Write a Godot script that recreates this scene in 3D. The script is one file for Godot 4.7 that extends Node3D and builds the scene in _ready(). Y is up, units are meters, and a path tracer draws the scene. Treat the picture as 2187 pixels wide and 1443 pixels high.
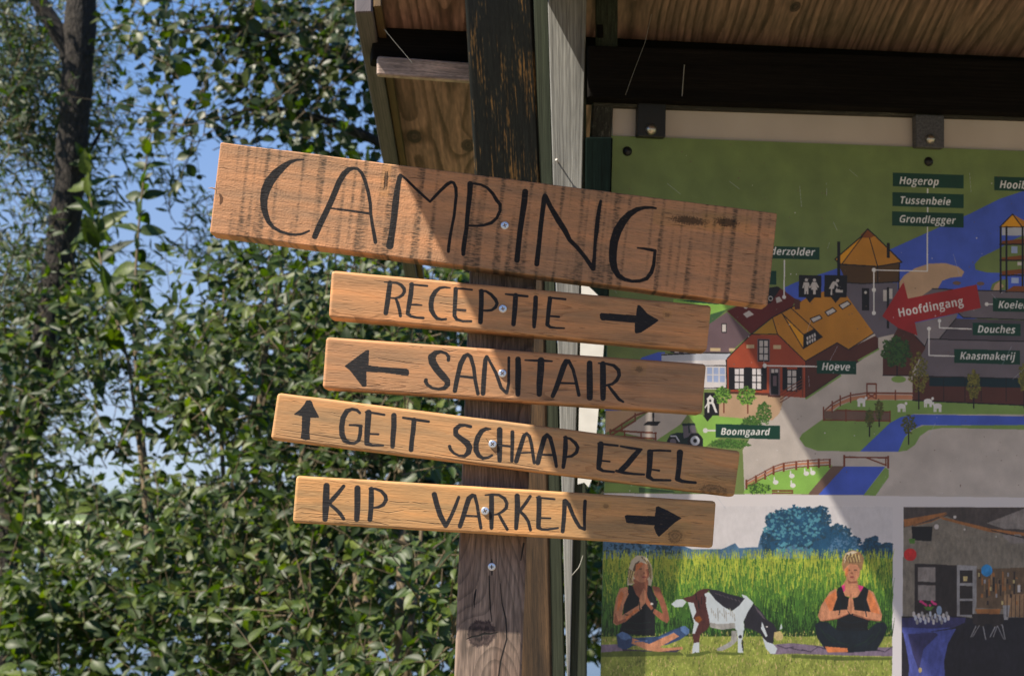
extends Node3D

# Wooden signposts in front of an open information shelter at a farm campsite, trees and water behind.

const EYE := Vector3(0, 1.6, 2.16)
const SUN := Vector3(-0.5641, 0.7897, 0.2411)
var rng := RandomNumberGenerator.new()
var lead := {}
var mats := {}

# ------------------------------------------------------------------ helpers
func numbered(called: String, parent: Node) -> String:
	if not parent.has_node(NodePath(called)):
		return called
	var key := str(parent.get_instance_id()) + called
	lead[key] = int(lead.get(key, 0)) + 1
	return "%s_%03d" % [called, int(lead[key])]

func tag(o: Node, label: String, category: String, group := "") -> Node:
	o.set_meta("label", label)
	o.set_meta("category", category)
	if group != "":
		o.set_meta("group", group)
	return o

func thing(called: String, at: Vector3, label: String, category: String, group := "") -> Node3D:
	var o := Node3D.new()
	o.name = numbered(called, self)
	add_child(o, true)
	o.position = at
	tag(o, label, category, group)
	return o

# a mesh whose points are given in the world (or in the thing's own axes when own is true)
func put(called: String, mesh: Mesh, m: Material, parent: Node, own := false) -> MeshInstance3D:
	var o := MeshInstance3D.new()
	o.name = numbered(called, parent)
	o.mesh = mesh
	o.material_override = m
	parent.add_child(o, true)
	if not own:
		var p: Node = parent
		while p is Node3D and p != self:
			o.position -= (p as Node3D).position
			p = p.get_parent()
	return o

func structure(called: String, mesh: Mesh, m: Material) -> MeshInstance3D:
	var o := put(called, mesh, m, self)
	o.set_meta("kind", "structure")
	return o

func lin(r: float, g: float, b: float) -> Color:
	return Color(r, g, b).linear_to_srgb()

func mat(c: Color, rough := 0.7, tex: Texture2D = null, height: Texture2D = null, relief := 0.0) -> StandardMaterial3D:
	var m := StandardMaterial3D.new()
	m.albedo_color = c
	m.roughness = rough
	if tex:
		m.albedo_texture = tex
	if height:
		m.heightmap_enabled = true
		m.heightmap_texture = height
		m.heightmap_scale = relief
	return m

class Geo:
	var v := PackedVector3Array()
	var n := PackedVector3Array()
	var t := PackedVector2Array()
	var i := PackedInt32Array()
	func point(p: Vector3, nn: Vector3, uv := Vector2.ZERO) -> int:
		v.append(p); n.append(nn); t.append(uv)
		return v.size() - 1
	func tri(a: int, b: int, c: int) -> void:
		var g := (v[b] - v[a]).cross(v[c] - v[a])
		if g.dot(n[a] + n[b] + n[c]) > 0.0:
			i.append_array(PackedInt32Array([a, c, b]))
		else:
			i.append_array(PackedInt32Array([a, b, c]))
	func quad(a: int, b: int, c: int, d: int) -> void:
		tri(a, b, c); tri(a, c, d)
	func done() -> ArrayMesh:
		var arr := []
		arr.resize(Mesh.ARRAY_MAX)
		arr[Mesh.ARRAY_VERTEX] = v
		arr[Mesh.ARRAY_NORMAL] = n
		arr[Mesh.ARRAY_TEX_UV] = t
		arr[Mesh.ARRAY_INDEX] = i
		var m := ArrayMesh.new()
		m.add_surface_from_arrays(Mesh.PRIMITIVE_TRIANGLES, arr)
		return m

# A board with rounded arrises: it runs from the edge a0-a1 to the edge b0-b1 (front face), is as thick as deep. uv spans the front face once.
func plank(a0: Vector3, a1: Vector3, b0: Vector3, b1: Vector3, deep: Vector3, r: float, seg := 12, wobble := 0.0, uvs := Vector2.ONE) -> ArrayMesh:
	var g := Geo.new()
	var back := deep.normalized()
	var th := deep.length()
	var wave := FastNoiseLite.new()
	wave.seed = int(a0.x * 1000) + 31
	wave.frequency = 0.13
	var us: Array[float] = []
	var inset: Array[float] = []
	var lean: Array[float] = []
	var len_u := a0.distance_to(b0)
	us = [0.0, r * 0.3 / len_u, r / len_u]
	inset = [r, r * 0.3, 0.0]
	lean = [0.8, 0.5, 0.0]
	for k in range(1, seg):
		us.append(float(k) / seg); inset.append(0.0); lean.append(0.0)
	us.append_array([1 - r / len_u, 1 - r * 0.3 / len_u, 1.0])
	inset.append_array([0.0, r * 0.3, r]); lean.append_array([0.0, -0.5, -0.8])
	var loops := []
	for s in us.size():
		var u := us[s]
		var p0 := a0.lerp(b0, u)
		var p1 := a1.lerp(b1, u)
		var across := (p1 - p0).normalized()
		var along := (b0 - a0).normalized()
		var wide := p0.distance_to(p1)
		var w0 := wave.get_noise_1d(u * 60.0) * wobble
		var w1 := wave.get_noise_1d(u * 60.0 + 300.0) * wobble
		var ins := inset[s]
		var row := PackedInt32Array()
		# corner centres: (across, back)
		var cs := [[r, r, PI, 1.5 * PI], [wide - r, r, 1.5 * PI, 2 * PI], [wide - r, th - r, 0.0, 0.5 * PI], [r, th - r, 0.5 * PI, PI]]
		for ci in 4:
			var c: Array = cs[ci]
			for k in 4:
				var an: float = lerpf(c[2], c[3], k / 3.0)
				var rr := r - ins
				var pa: float = c[0] + cos(an) * rr
				var pb: float = c[1] + sin(an) * rr
				if ci == 0 or ci == 3: pa += w0
				else: pa += w1
				var pos := p0 + across * pa + back * pb
				var nn := (across * cos(an) + back * sin(an) - along * lean[s]).normalized()
				row.append(g.point(pos, nn, Vector2(u * uvs.x, clampf(pa / wide, 0.002, 0.998) * uvs.y)))
		loops.append(row)
	for s in loops.size() - 1:
		for k in 16:
			var q := (k + 1) % 16
			g.quad(loops[s][k], loops[s][q], loops[s + 1][q], loops[s + 1][k])
	for e in 2:
		var row: PackedInt32Array = loops[0] if e == 0 else loops[-1]
		var along := (a0 - b0).normalized() * (1 if e == 0 else -1)
		var mid := Vector3.ZERO
		for k in row: mid += g.v[k] / 16.0
		var c := g.point(mid, along, g.t[row[0]])
		var ring := PackedInt32Array()
		for k in row: ring.append(g.point(g.v[k], along, g.t[k]))
		for k in 16: g.tri(c, ring[k], ring[(k + 1) % 16])
	return g.done()

# A flat convex outline with thickness: the sheet lies where pts are, its body goes deep behind it. uv by the two axes given.
func sheet(pts: Array, deep: Vector3, o: Vector3, ux: Vector3, uy: Vector3) -> ArrayMesh:
	var g := Geo.new()
	var nn := -deep.normalized()
	for side in 2:
		var ids := PackedInt32Array()
		for p in pts:
			var q: Vector3 = p + deep * side
			var d: Vector3 = q - o
			ids.append(g.point(q, nn * (1 - 2 * side), Vector2(d.dot(ux), d.dot(uy))))
		for k in range(1, ids.size() - 1):
			g.tri(ids[0], ids[k], ids[k + 1])
	var mid := Vector3.ZERO
	for p in pts: mid += p / pts.size()
	for k in pts.size():
		var p: Vector3 = pts[k]
		var q: Vector3 = pts[(k + 1) % pts.size()]
		var out := (q - p).cross(deep).normalized()
		if out.dot((p + q) / 2 - mid) < 0: out = -out
		var ids := PackedInt32Array()
		for w in [p, q, q + deep, p + deep]:
			var d: Vector3 = w - o
			ids.append(g.point(w, out, Vector2(d.dot(ux), d.dot(uy))))
		g.quad(ids[0], ids[1], ids[2], ids[3])
	return g.done()

func tube(g: Geo, path: Array, radii: Array, sides := 6) -> void:
	var last := PackedInt32Array()
	var run := 0.0
	for k in path.size():
		var p: Vector3 = path[k]
		var d: Vector3 = (path[mini(k + 1, path.size() - 1)] - path[maxi(k - 1, 0)]).normalized()
		var x := d.cross(Vector3(0.3, 0.2, 0.93)).normalized()
		var y := d.cross(x)
		if k: run += p.distance_to(path[k - 1])
		var row := PackedInt32Array()
		for s in sides + 1:
			var an := TAU * s / sides
			var nn := x * cos(an) + y * sin(an)
			row.append(g.point(p + nn * float(radii[k]), nn, Vector2(run * 3.0, float(s) / sides)))
		if k:
			for s in sides: g.quad(last[s], last[s + 1], row[s + 1], row[s])
		last = row
	var top := g.point(path[-1], (path[-1] - path[-2]).normalized())
	for s in sides: g.tri(top, last[s], last[s + 1])

# ------------------------------------------------------------------ computed textures
func noise(w: int, h: int, sx: int, sy: int, freq: float, sd: int, octaves := 3) -> PackedByteArray:
	var f := FastNoiseLite.new()
	f.seed = sd
	f.frequency = freq
	f.fractal_octaves = octaves
	f.noise_type = FastNoiseLite.TYPE_PERLIN
	var im := f.get_image(maxi(4, w / sx), maxi(4, h / sy))
	im.resize(w, h, Image.INTERPOLATE_CUBIC)
	im.convert(Image.FORMAT_L8)
	return im.get_data()

func texture(w: int, h: int, rgb8: PackedByteArray) -> ImageTexture:
	return ImageTexture.create_from_image(Image.create_from_data(w, h, false, Image.FORMAT_RGB8, rgb8))

func grey(w: int, h: int, l8: PackedByteArray) -> ImageTexture:
	return ImageTexture.create_from_image(Image.create_from_data(w, h, false, Image.FORMAT_L8, l8))

# ink: one brush stroke through x, y, width triples, laid into a coverage mask
func stroke(mask: PackedByteArray, w: int, h: int, a: Array) -> void:
	for k in range(0, a.size() - 3, 3):
		var x0: float = a[k]; var y0: float = a[k + 1]; var r0: float = a[k + 2] * 0.5
		var x1: float = a[k + 3]; var y1: float = a[k + 4]; var r1: float = a[k + 5] * 0.5
		var dx := x1 - x0; var dy := y1 - y0
		var ll := maxf(dx * dx + dy * dy, 0.001)
		var rm := maxf(r0, r1) + 1.0
		for y in range(maxi(0, int(minf(y0, y1) - rm)), mini(h - 1, int(maxf(y0, y1) + rm)) + 1):
			for x in range(maxi(0, int(minf(x0, x1) - rm)), mini(w - 1, int(maxf(x0, x1) + rm)) + 1):
				var t := clampf(((x - x0) * dx + (y - y0) * dy) / ll, 0.0, 1.0)
				var ex := x - x0 - dx * t; var ey := y - y0 - dy * t
				var c := int(255.0 * clampf(r0 + (r1 - r0) * t + 0.5 - sqrt(ex * ex + ey * ey), 0.0, 1.0))
				if c > mask[y * w + x]: mask[y * w + x] = c

func ink_area(mask: PackedByteArray, w: int, h: int, a: Array) -> void:
	for y in h:
		var xs: Array[float] = []
		var n := a.size() / 2
		for k in n:
			var x0: float = a[k * 2]; var y0: float = a[k * 2 + 1]
			var x1: float = a[(k * 2 + 2) % a.size()]; var y1: float = a[(k * 2 + 3) % a.size()]
			if (y0 <= y) != (y1 <= y):
				xs.append(x0 + (y - y0) * (x1 - x0) / (y1 - y0))
		xs.sort()
		for k in range(0, xs.size() - 1, 2):
			for x in range(maxi(0, int(xs[k])), mini(w - 1, int(xs[k + 1])) + 1):
				mask[y * w + x] = 255

# Sawn or planed softwood, grain along x, hand lettering in black paint. Returns [albedo, relief].
func lettered_wood(w: int, h: int, sd: int, rough: bool, base: Color, strokes: Array, areas: Array, knots: Array, smears: Array, splits: Array) -> Array:
	var mask := PackedByteArray()
	mask.resize(w * h)
	for s in strokes: stroke(mask, w, h, s)
	for s in areas: ink_area(mask, w, h, s)
	var broad := noise(w, h, 40, 4, 0.12, sd, 3)
	var fibre := noise(w, h, 22, 1, 0.22, sd + 1, 3)
	var fine := noise(w, h, 6, 1, 0.35, sd + 2, 2)
	var ring := noise(w, h, 48, 3, 0.035, sd + 3, 2)
	var saw := noise(w, h, 1, 34, 0.045, sd + 4, 2)
	var dash := noise(w, h, 5, 1, 0.30, sd + 9, 2)
	var patch := noise(w, h, 3, 3, 0.02, sd + 5, 3)
	var speck := noise(w, h, 1, 1, 0.23, sd + 6, 2)
	var tear := noise(w, h, 9, 2, 0.10, sd + 7, 2)
	var zone := noise(w, h, 20, 8, 0.08, sd + 8, 2)
	var col := PackedByteArray()
	col.resize(w * h * 3)
	var hgt := PackedByteArray()
	hgt.resize(w * h)
	var br := base.r * 255.0; var bg := base.g * 255.0; var bb := base.b * 255.0
	for y in h:
		var low := smoothstep(0.45, 0.95, float(y) / h)
		for x in w:
			var i := y * w + x
			var f := fibre[i] / 255.0 - 0.5
			var g := fine[i] / 255.0 - 0.5
			var b := broad[i] / 255.0 - 0.5
			var tone := 1.0 + f * 0.12 + g * 0.08 + b * 0.18
			var warm := b * 0.10
			var hh := 150.0 + g * 26.0 + f * 30.0
			if rough:
				var s := saw[i] / 255.0
				var p := patch[i] / 255.0
				var sp := speck[i] / 255.0
				var da := dash[i] / 255.0
				var stripe := smoothstep(0.46, 0.78, s * 0.8 + p * 0.2)
				var dark := stripe * (0.30 + 0.70 * smoothstep(0.42, 0.66, da * 0.8 + sp * 0.2)) + 0.22 * smoothstep(0.62, 0.80, da)
				dark = clampf(dark, 0.0, 1.0)
				tone *= 1.0 - 0.44 * dark
				warm -= 0.05 * dark
				hh += (sp - 0.5) * 44.0 - dark * 40.0 + (tear[i] / 255.0 - 0.5) * 60.0
			else:
				var q := ring[i] / 255.0 * 17.0
				var line := q - floorf(q)
				line = smoothstep(0.62, 0.95, line) * (1.0 - smoothstep(0.95, 1.0, line))
				var z := clampf(zone[i] / 255.0 * 1.5 - 0.55 + low * 0.5, 0.1, 1.0)
				tone *= 1.0 - 0.20 * line * z
				warm += 0.03 * line
				var tr := smoothstep(0.64, 0.78, tear[i] / 255.0) * z
				hh -= line * 46.0 * z + tr * 50.0
				tone *= 1.0 - 0.10 * tr
			var r := br * tone * (1.0 + warm); var gg := bg * tone; var bl := bb * tone * (1.0 - warm)
			var m := mask[i]
			if m > 0:
				var a := m / 255.0
				# brush paint skips the deepest fibres
				a *= 1.0 - 0.30 * smoothstep(0.60, 0.80, fine[i] / 255.0 * 0.6 + speck[i] / 255.0 * 0.4)
				r = lerpf(r, 22.0 + g * 12.0, a); gg = lerpf(gg, 20.0 + g * 12.0, a); bl = lerpf(bl, 24.0 + g * 12.0, a)
			col[i * 3] = clampi(int(r), 0, 255); col[i * 3 + 1] = clampi(int(gg), 0, 255); col[i * 3 + 2] = clampi(int(bl), 0, 255)
			hgt[i] = clampi(int(hh), 0, 255)
	# drying splits and torn fibres along the grain
	var crack := PackedByteArray()
	crack.resize(w * h)
	var dice := RandomNumberGenerator.new()
	dice.seed = sd
	for c in splits: stroke(crack, w, h, c)
	for k in (70 if rough else 46):
		var x := pow(dice.randf(), 1.4) * w
		var y := h * (dice.randf() if rough else 1.0 - pow(dice.randf(), 1.6))
		var a := []
		var n := dice.randi_range(3, 7)
		for q in n:
			a.append_array([x, y, (0.5 + 1.1 * dice.randf()) * sin(PI * (q + 0.5) / n)])
			x += dice.randf_range(3.0, 10.0); y += dice.randf_range(-1.1, 1.3)
		stroke(crack, w, h, a)
	for i in w * h:
		if crack[i] > 0:
			var a := crack[i] / 255.0
			for c in 3: col[i * 3 + c] = int(col[i * 3 + c] * (1.0 - 0.40 * a))
			hgt[i] = int(hgt[i] * (1.0 - 0.6 * a))
			if i >= w and crack[i - w] == 0: hgt[i - w] = mini(255, hgt[i - w] + 30)
	for k in knots + smears:
		var is_smear: bool = k.size() > 4
		for y in range(maxi(0, int(k[1] - k[3] * 2)), mini(h, int(k[1] + k[3] * 2))):
			for x in range(maxi(0, int(k[0] - k[2] * 2)), mini(w, int(k[0] + k[2] * 2))):
				var i := y * w + x
				if mask[i] > 120: continue
				var d := Vector2((x - k[0]) / k[2], (y - k[1]) / k[3]).length() + (speck[i] / 255.0 - 0.5) * (0.9 if is_smear else 0.35)
				var a := 1.0 - smoothstep(0.55 if is_smear else 0.75, 1.25 if is_smear else 1.15, d)
				var rings := 0.5 + 0.5 * sin(d * 15.0 + fibre[i] * 0.02)
				var dk := 1.0 - a * (0.50 if is_smear else 0.14 + 0.20 * rings)
				if not is_smear and d >= 0.9 and d < 1.7: dk *= 1.0 - 0.13 * rings * (1.7 - d)
				for c in 3: col[i * 3 + c] = int(col[i * 3 + c] * (dk if c < 2 else dk * 0.95))
				hgt[i] = clampi(int(hgt[i] - a * 12.0 * rings), 0, 255)
	return [texture(w, h, col), grey(w, h, hgt)]

# Weathered or painted timber, grain along x. style: 0 bare grey-brown, 1 green paint worn to the wood, 2 plywood with broad figure, 3 plain dark stain
func timber(w: int, h: int, sd: int, style: int, c0: Color, c1: Color, knots: Array, cracks: Array) -> Array:
	var broad := noise(w, h, 30, 6, 0.06, sd, 3)
	var fibre := noise(w, h, 26, 1, 0.16, sd + 1, 3)
	var fine := noise(w, h, 8, 1, 0.35, sd + 2, 2)
	var ring := noise(w, h, 120 if style == 2 else 40, 6, 0.05, sd + 3, 1)
	var worn := noise(w, h, 14, 2, 0.06, sd + 4, 4)
	var speck := noise(w, h, 1, 1, 0.3, sd + 5, 2)
	var streak := noise(w, h, 34, 1, 0.28, sd + 6, 2)
	var col := PackedByteArray()
	col.resize(w * h * 3)
	var hgt := PackedByteArray()
	hgt.resize(w * h)
	for y in h:
		for x in w:
			var i := y * w + x
			var f := fibre[i] / 255.0; var g := fine[i] / 255.0; var b := broad[i] / 255.0
			var t := 0.0
			var tone := 1.0 + (f - 0.5) * 0.5 + (g - 0.5) * 0.35
			var hh := 140.0 + (f - 0.5) * 60.0 + (g - 0.5) * 40.0
			var kd := 0.0
			var bend := 0.0
			for k in knots:
				var e := Vector2((x - k[0]) / k[2], (y - k[1]) / k[3])
				var d := e.length()
				bend += exp(-d * d * 0.22) * k[4]
				var dd := d + (speck[i] / 255.0 - 0.5) * 0.22 + (b - 0.5) * 0.5 + (worn[i] / 255.0 - 0.5) * 0.5
				if dd < 1.15:
					kd = maxf(kd, (1.0 - smoothstep(0.86, 1.1, dd)) * (0.80 + 0.20 * sin(dd * 13.0 + f * 3.0)))
				elif dd < 1.4:
					hh += 16.0
			if style == 0:
				t = smoothstep(0.3, 0.7, b)
				var q := (ring[i] / 255.0 + bend) * 14.0
				tone *= 1.0 - 0.20 * smoothstep(0.55, 1.0, q - floorf(q))
			elif style == 1:
				t = 0.75 * smoothstep(0.55, 0.72, worn[i] / 255.0 * 0.34 + streak[i] / 255.0 * 0.44 + g * 0.22)
				hh -= t * 30.0
			elif style == 2:
				var q := (ring[i] / 255.0 + bend) * 13.0
				var line := q - floorf(q)
				t = smoothstep(0.45, 0.9, line) * (1.0 - smoothstep(0.93, 1.0, line))
			else:
				t = b
			var r := lerpf(c0.r, c1.r, t) * tone * 255.0
			var gg := lerpf(c0.g, c1.g, t) * tone * 255.0
			var bl := lerpf(c0.b, c1.b, t) * tone * 255.0
			if kd > 0.0:
				r *= 1.0 - 0.62 * kd; gg *= 1.0 - 0.66 * kd; bl *= 1.0 - 0.62 * kd
				hh -= 20.0 * kd
			col[i * 3] = clampi(int(r), 0, 255); col[i * 3 + 1] = clampi(int(gg), 0, 255); col[i * 3 + 2] = clampi(int(bl), 0, 255)
			hgt[i] = clampi(int(hh), 0, 255)
	var mask := PackedByteArray()
	mask.resize(w * h)
	for c in cracks: stroke(mask, w, h, c)
	for i in w * h:
		if mask[i] > 0:
			var a := 1.0 - mask[i] / 255.0 * 0.85
			for c in 3: col[i * 3 + c] = int(col[i * 3 + c] * a)
			hgt[i] = int(hgt[i] * a)
	return [texture(w, h, col), grey(w, h, hgt)]

# ------------------------------------------------------------------ the printed panel
const PRINT := {
	"green": Color(0.486, 0.557, 0.314),
	"blue": Color(0.306, 0.408, 0.839),
	"sand": Color(0.804, 0.671, 0.549),
	"mud": Color(0.490, 0.384, 0.337),
	"grey": Color(0.808, 0.769, 0.745),
	"paddock": Color(0.533, 0.659, 0.345),
	"lime": Color(0.596, 0.796, 0.361),
	"moss": Color(0.275, 0.412, 0.259),
	"label": Color(0.071, 0.259, 0.196),
	"plum": Color(0.463, 0.384, 0.408),
	"maroon": Color(0.416, 0.157, 0.141),
	"ink": Color(0.118, 0.106, 0.118),
	"pale": Color(0.839, 0.808, 0.800),
	"paper": Color(0.910, 0.894, 0.902),
	"mist": Color(0.769, 0.792, 0.847),
	"pane_blue": Color(0.667, 0.745, 0.910),
	"cream": Color(0.839, 0.745, 0.588),
	"wall_dark": Color(0.361, 0.204, 0.165),
	"brick": Color(0.675, 0.306, 0.196),
	"roof": Color(0.792, 0.541, 0.173),
	"roof_light": Color(0.729, 0.541, 0.157),
	"yellow": Color(0.933, 0.651, 0.133),
	"rust": Color(0.549, 0.306, 0.133),
	"wall_grey": Color(0.439, 0.408, 0.455),
	"wood_dark": Color(0.353, 0.251, 0.133),
	"barn": Color(0.463, 0.431, 0.463),
	"barn_light": Color(0.557, 0.525, 0.549),
	"barn_dark": Color(0.361, 0.329, 0.361),
	"teal": Color(0.078, 0.173, 0.204),
	"red": Color(0.675, 0.173, 0.173),
	"white": Color(0.941, 0.933, 0.933),
	"tractor": Color(0.118, 0.188, 0.173),
	"fence": Color(0.502, 0.267, 0.188),
	"fence_light": Color(0.804, 0.549, 0.408),
	"leaf_dark": Color(0.243, 0.384, 0.157),
	"leaf_light": Color(0.502, 0.698, 0.259),
	"leaf_mid": Color(0.337, 0.510, 0.204),
	"leaf_deep": Color(0.173, 0.282, 0.141),
	"olive_dark": Color(0.384, 0.369, 0.157),
	"olive": Color(0.533, 0.502, 0.204),
	"olive_deep": Color(0.290, 0.329, 0.157),
	"cloud": Color(0.894, 0.878, 0.894),
	"far_blue": Color(0.329, 0.478, 0.612),
	"tree_blue": Color(0.157, 0.345, 0.486),
	"tree_blue_light": Color(0.345, 0.588, 0.667),
	"tree_dark": Color(0.173, 0.290, 0.361),
	"reed": Color(0.282, 0.455, 0.173),
	"reed_dark": Color(0.133, 0.243, 0.102),
	"reed_light": Color(0.455, 0.620, 0.220),
	"reed_tip": Color(0.714, 0.753, 0.282),
	"lawn": Color(0.580, 0.620, 0.282),
	"lawn_light": Color(0.745, 0.769, 0.408),
	"lawn_dark": Color(0.384, 0.439, 0.188),
	"straw": Color(0.808, 0.729, 0.502),
	"purple": Color(0.518, 0.455, 0.541),
	"purple_dark": Color(0.282, 0.243, 0.322),
	"hair_blond": Color(0.855, 0.800, 0.706),
	"hair_dark": Color(0.392, 0.306, 0.235),
	"hair_brown": Color(0.612, 0.478, 0.337),
	"skin": Color(0.808, 0.557, 0.424),
	"skin_dark": Color(0.627, 0.392, 0.298),
	"skin_orange": Color(0.871, 0.518, 0.322),
	"lip": Color(0.627, 0.314, 0.290),
	"cloth_black": Color(0.102, 0.110, 0.133),
	"cloth_navy": Color(0.102, 0.141, 0.180),
	"jeans": Color(0.361, 0.486, 0.675),
	"jeans_dark": Color(0.220, 0.306, 0.463),
	"goat_white": Color(0.816, 0.855, 0.886),
	"goat_grey": Color(0.659, 0.651, 0.643),
	"goat_brown": Color(0.337, 0.188, 0.180),
	"goat_black": Color(0.173, 0.165, 0.204),
	"pink": Color(0.871, 0.251, 0.525),
	"room_wall": Color(0.541, 0.502, 0.455),
	"room_ceiling": Color(0.329, 0.290, 0.275),
	"room_beam": Color(0.659, 0.439, 0.251),
	"room_grey": Color(0.573, 0.541, 0.525),
	"room_dark": Color(0.212, 0.184, 0.188),
	"room_shelf": Color(0.439, 0.353, 0.275),
	"room_shelf_light": Color(0.627, 0.494, 0.361),
	"room_floor": Color(0.157, 0.149, 0.188),
	"pale_grey": Color(0.627, 0.612, 0.620),
	"table_blue": Color(0.329, 0.361, 0.659),
	"table_blue_dark": Color(0.243, 0.235, 0.408),
	"lamp_red": Color(0.839, 0.188, 0.188),
	"lamp_blue": Color(0.212, 0.565, 0.831),
	"lamp_blue_pale": Color(0.549, 0.627, 0.745)
}
var page: Image

func fill(c: String, a: Array) -> void:
	var color: Color = PRINT[c]
	var lo := INF; var hi := -INF
	for k in range(1, a.size(), 2):
		lo = minf(lo, a[k]); hi = maxf(hi, a[k])
	var n := a.size() / 2
	for y in range(maxi(0, int(ceil(lo - 0.5))), mini(page.get_height() - 1, int(hi + 0.5)) + 1):
		var xs: Array[float] = []
		var yy := y + 0.01
		for k in n:
			var x0: float = a[k * 2]; var y0: float = a[k * 2 + 1]
			var x1: float = a[(k * 2 + 2) % a.size()]; var y1: float = a[(k * 2 + 3) % a.size()]
			if (y0 <= yy) != (y1 <= yy):
				xs.append(x0 + (yy - y0) * (x1 - x0) / (y1 - y0))
		xs.sort()
		for k in range(0, xs.size() - 1, 2):
			var l := roundi(xs[k]); var r := roundi(xs[k + 1])
			if r > l: page.fill_rect(Rect2i(l, y, r - l, 1), color)

func line(c: String, w: float, a: Array) -> void:
	for k in range(0, a.size() - 3, 2):
		var p := Vector2(a[k], a[k + 1]); var q := Vector2(a[k + 2], a[k + 3])
		var d := (q - p).normalized() * w * 0.5
		var s := Vector2(-d.y, d.x)
		p -= d * 0.5; q += d * 0.5
		fill(c, [p.x + s.x, p.y + s.y, q.x + s.x, q.y + s.y, q.x - s.x, q.y - s.y, p.x - s.x, p.y - s.y])

func oval(c: String, x: float, y: float, rx: float, ry: float) -> void:
	var a := []
	for k in 18:
		a.append(x + cos(TAU * k / 18.0) * rx); a.append(y + sin(TAU * k / 18.0) * ry)
	fill(c, a)

func blob(c0: String, c1: String, x: float, y: float, rx: float, ry: float, n: int, s: float) -> void:
	for k in n:
		var an := rng.randf() * TAU
		var d := sqrt(rng.randf()) * (0.92 + 0.12 * sin(an * 7.0))
		var px := x + cos(an) * d * rx; var py := y + sin(an) * d * ry
		var r := s * rng.randf_range(0.5, 1.1)
		var t := an + rng.randf()
		fill(c1 if rng.randf() < 0.45 else c0, [px + cos(t) * r, py + sin(t) * r * 0.7, px + cos(t + 2.0) * r, py + sin(t + 2.0) * r * 0.8, px + cos(t + 3.1) * r * 0.8, py + sin(t + 3.1) * r * 0.8, px + cos(t + 4.4) * r, py + sin(t + 4.4) * r * 0.7])

func blades(n: int, inks: Array, x0: float, y0: float, x1: float, y1: float, tall: float) -> void:
	for k in n:
		var x := rng.randf_range(x0, x1); var v := rng.randf()
		var y := lerpf(y0, y1, v)
		var pick := clampi(int(v * 4.4 + rng.randf_range(-1.1, 1.0)), 0, 3)
		var c: String = inks[3 - pick]
		if tall < 20.0: c = inks[rng.randi() % 4]
		var l := tall * rng.randf_range(0.4, 1.2)
		var lean := rng.randf_range(-0.22, 0.22) * l
		var w := rng.randf_range(0.8, 2.0)
		fill(c, [x - w, minf(y + l * 0.5, y1), x + w, minf(y + l * 0.5, y1), x + lean + w * 0.3, maxf(y - l * 0.5, y0 - 8), x + lean, maxf(y - l * 0.5, y0 - 8)])

func words(t: String, x: float, y: float, cap: float, turn: float, slant: float, c: String, from_right: int) -> void:
	var font := SystemFont.new()
	font.font_names = PackedStringArray(["Droid Sans"])
	font.font_weight = 700
	var marks := []
	var size := 1.0
	for s in ["H", t]:
		var tm := TextMesh.new()
		tm.font = font
		tm.font_size = 64
		tm.pixel_size = 0.01
		tm.depth = 0.0
		tm.curve_step = 1.0
		tm.text = s
		marks.append(tm.surface_get_arrays(0))
	var hv: PackedVector3Array = marks[0][Mesh.ARRAY_VERTEX]
	var lo := INF; var hi := -INF
	for p in hv: lo = minf(lo, p.y); hi = maxf(hi, p.y)
	size = cap / (hi - lo)
	var v: PackedVector3Array = marks[1][Mesh.ARRAY_VERTEX]
	var left := INF; var right := -INF
	for p in v: left = minf(left, p.x); right = maxf(right, p.x)
	var o := right if from_right else left
	var co := cos(deg_to_rad(turn)); var si := sin(deg_to_rad(turn))
	var idx = marks[1][Mesh.ARRAY_INDEX]
	if idx == null or idx.size() == 0: idx = PackedInt32Array(range(v.size()))
	for k in range(0, idx.size(), 3):
		var a := []
		for q in 3:
			var p: Vector3 = v[idx[k + q]]
			var px := (p.x - o) * size * 0.98 + (p.y - lo) * size * slant
			var py := -(p.y - lo) * size
			a.append(x + px * co - py * si); a.append(y + px * si + py * co)
		fill(c, a)

# fine print grain, faded patches, specks and scratches on the outdoor print
func weathering(rows: int) -> void:
	var w := page.get_width()
	var d := page.get_data()
	var big := noise(w, rows, 1, 1, 0.012, 71, 4)
	var fine := noise(w, rows, 1, 1, 0.45, 72, 1)
	for i in w * rows:
		var m := 1.0 + (big[i] / 255.0 - 0.5) * 0.16 + (fine[i] / 255.0 - 0.5) * 0.10
		for c in 3: d[i * 3 + c] = clampi(int(d[i * 3 + c] * m), 0, 255)
	page = Image.create_from_data(w, page.get_height(), false, Image.FORMAT_RGB8, d)
	for k in 260:
		var x := rng.randf() * w; var y := rng.randf() * rows
		var r := rng.randf_range(0.7, 1.9)
		oval("mud" if rng.randf() < 0.7 else "paper", x, y, r, r)
	for k in 26:
		var x := rng.randf() * w; var y := rng.randf() * rows
		line("mist", 0.8, [x, y, x + rng.randf_range(-40, 40), y + rng.randf_range(10, 60)])

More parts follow.
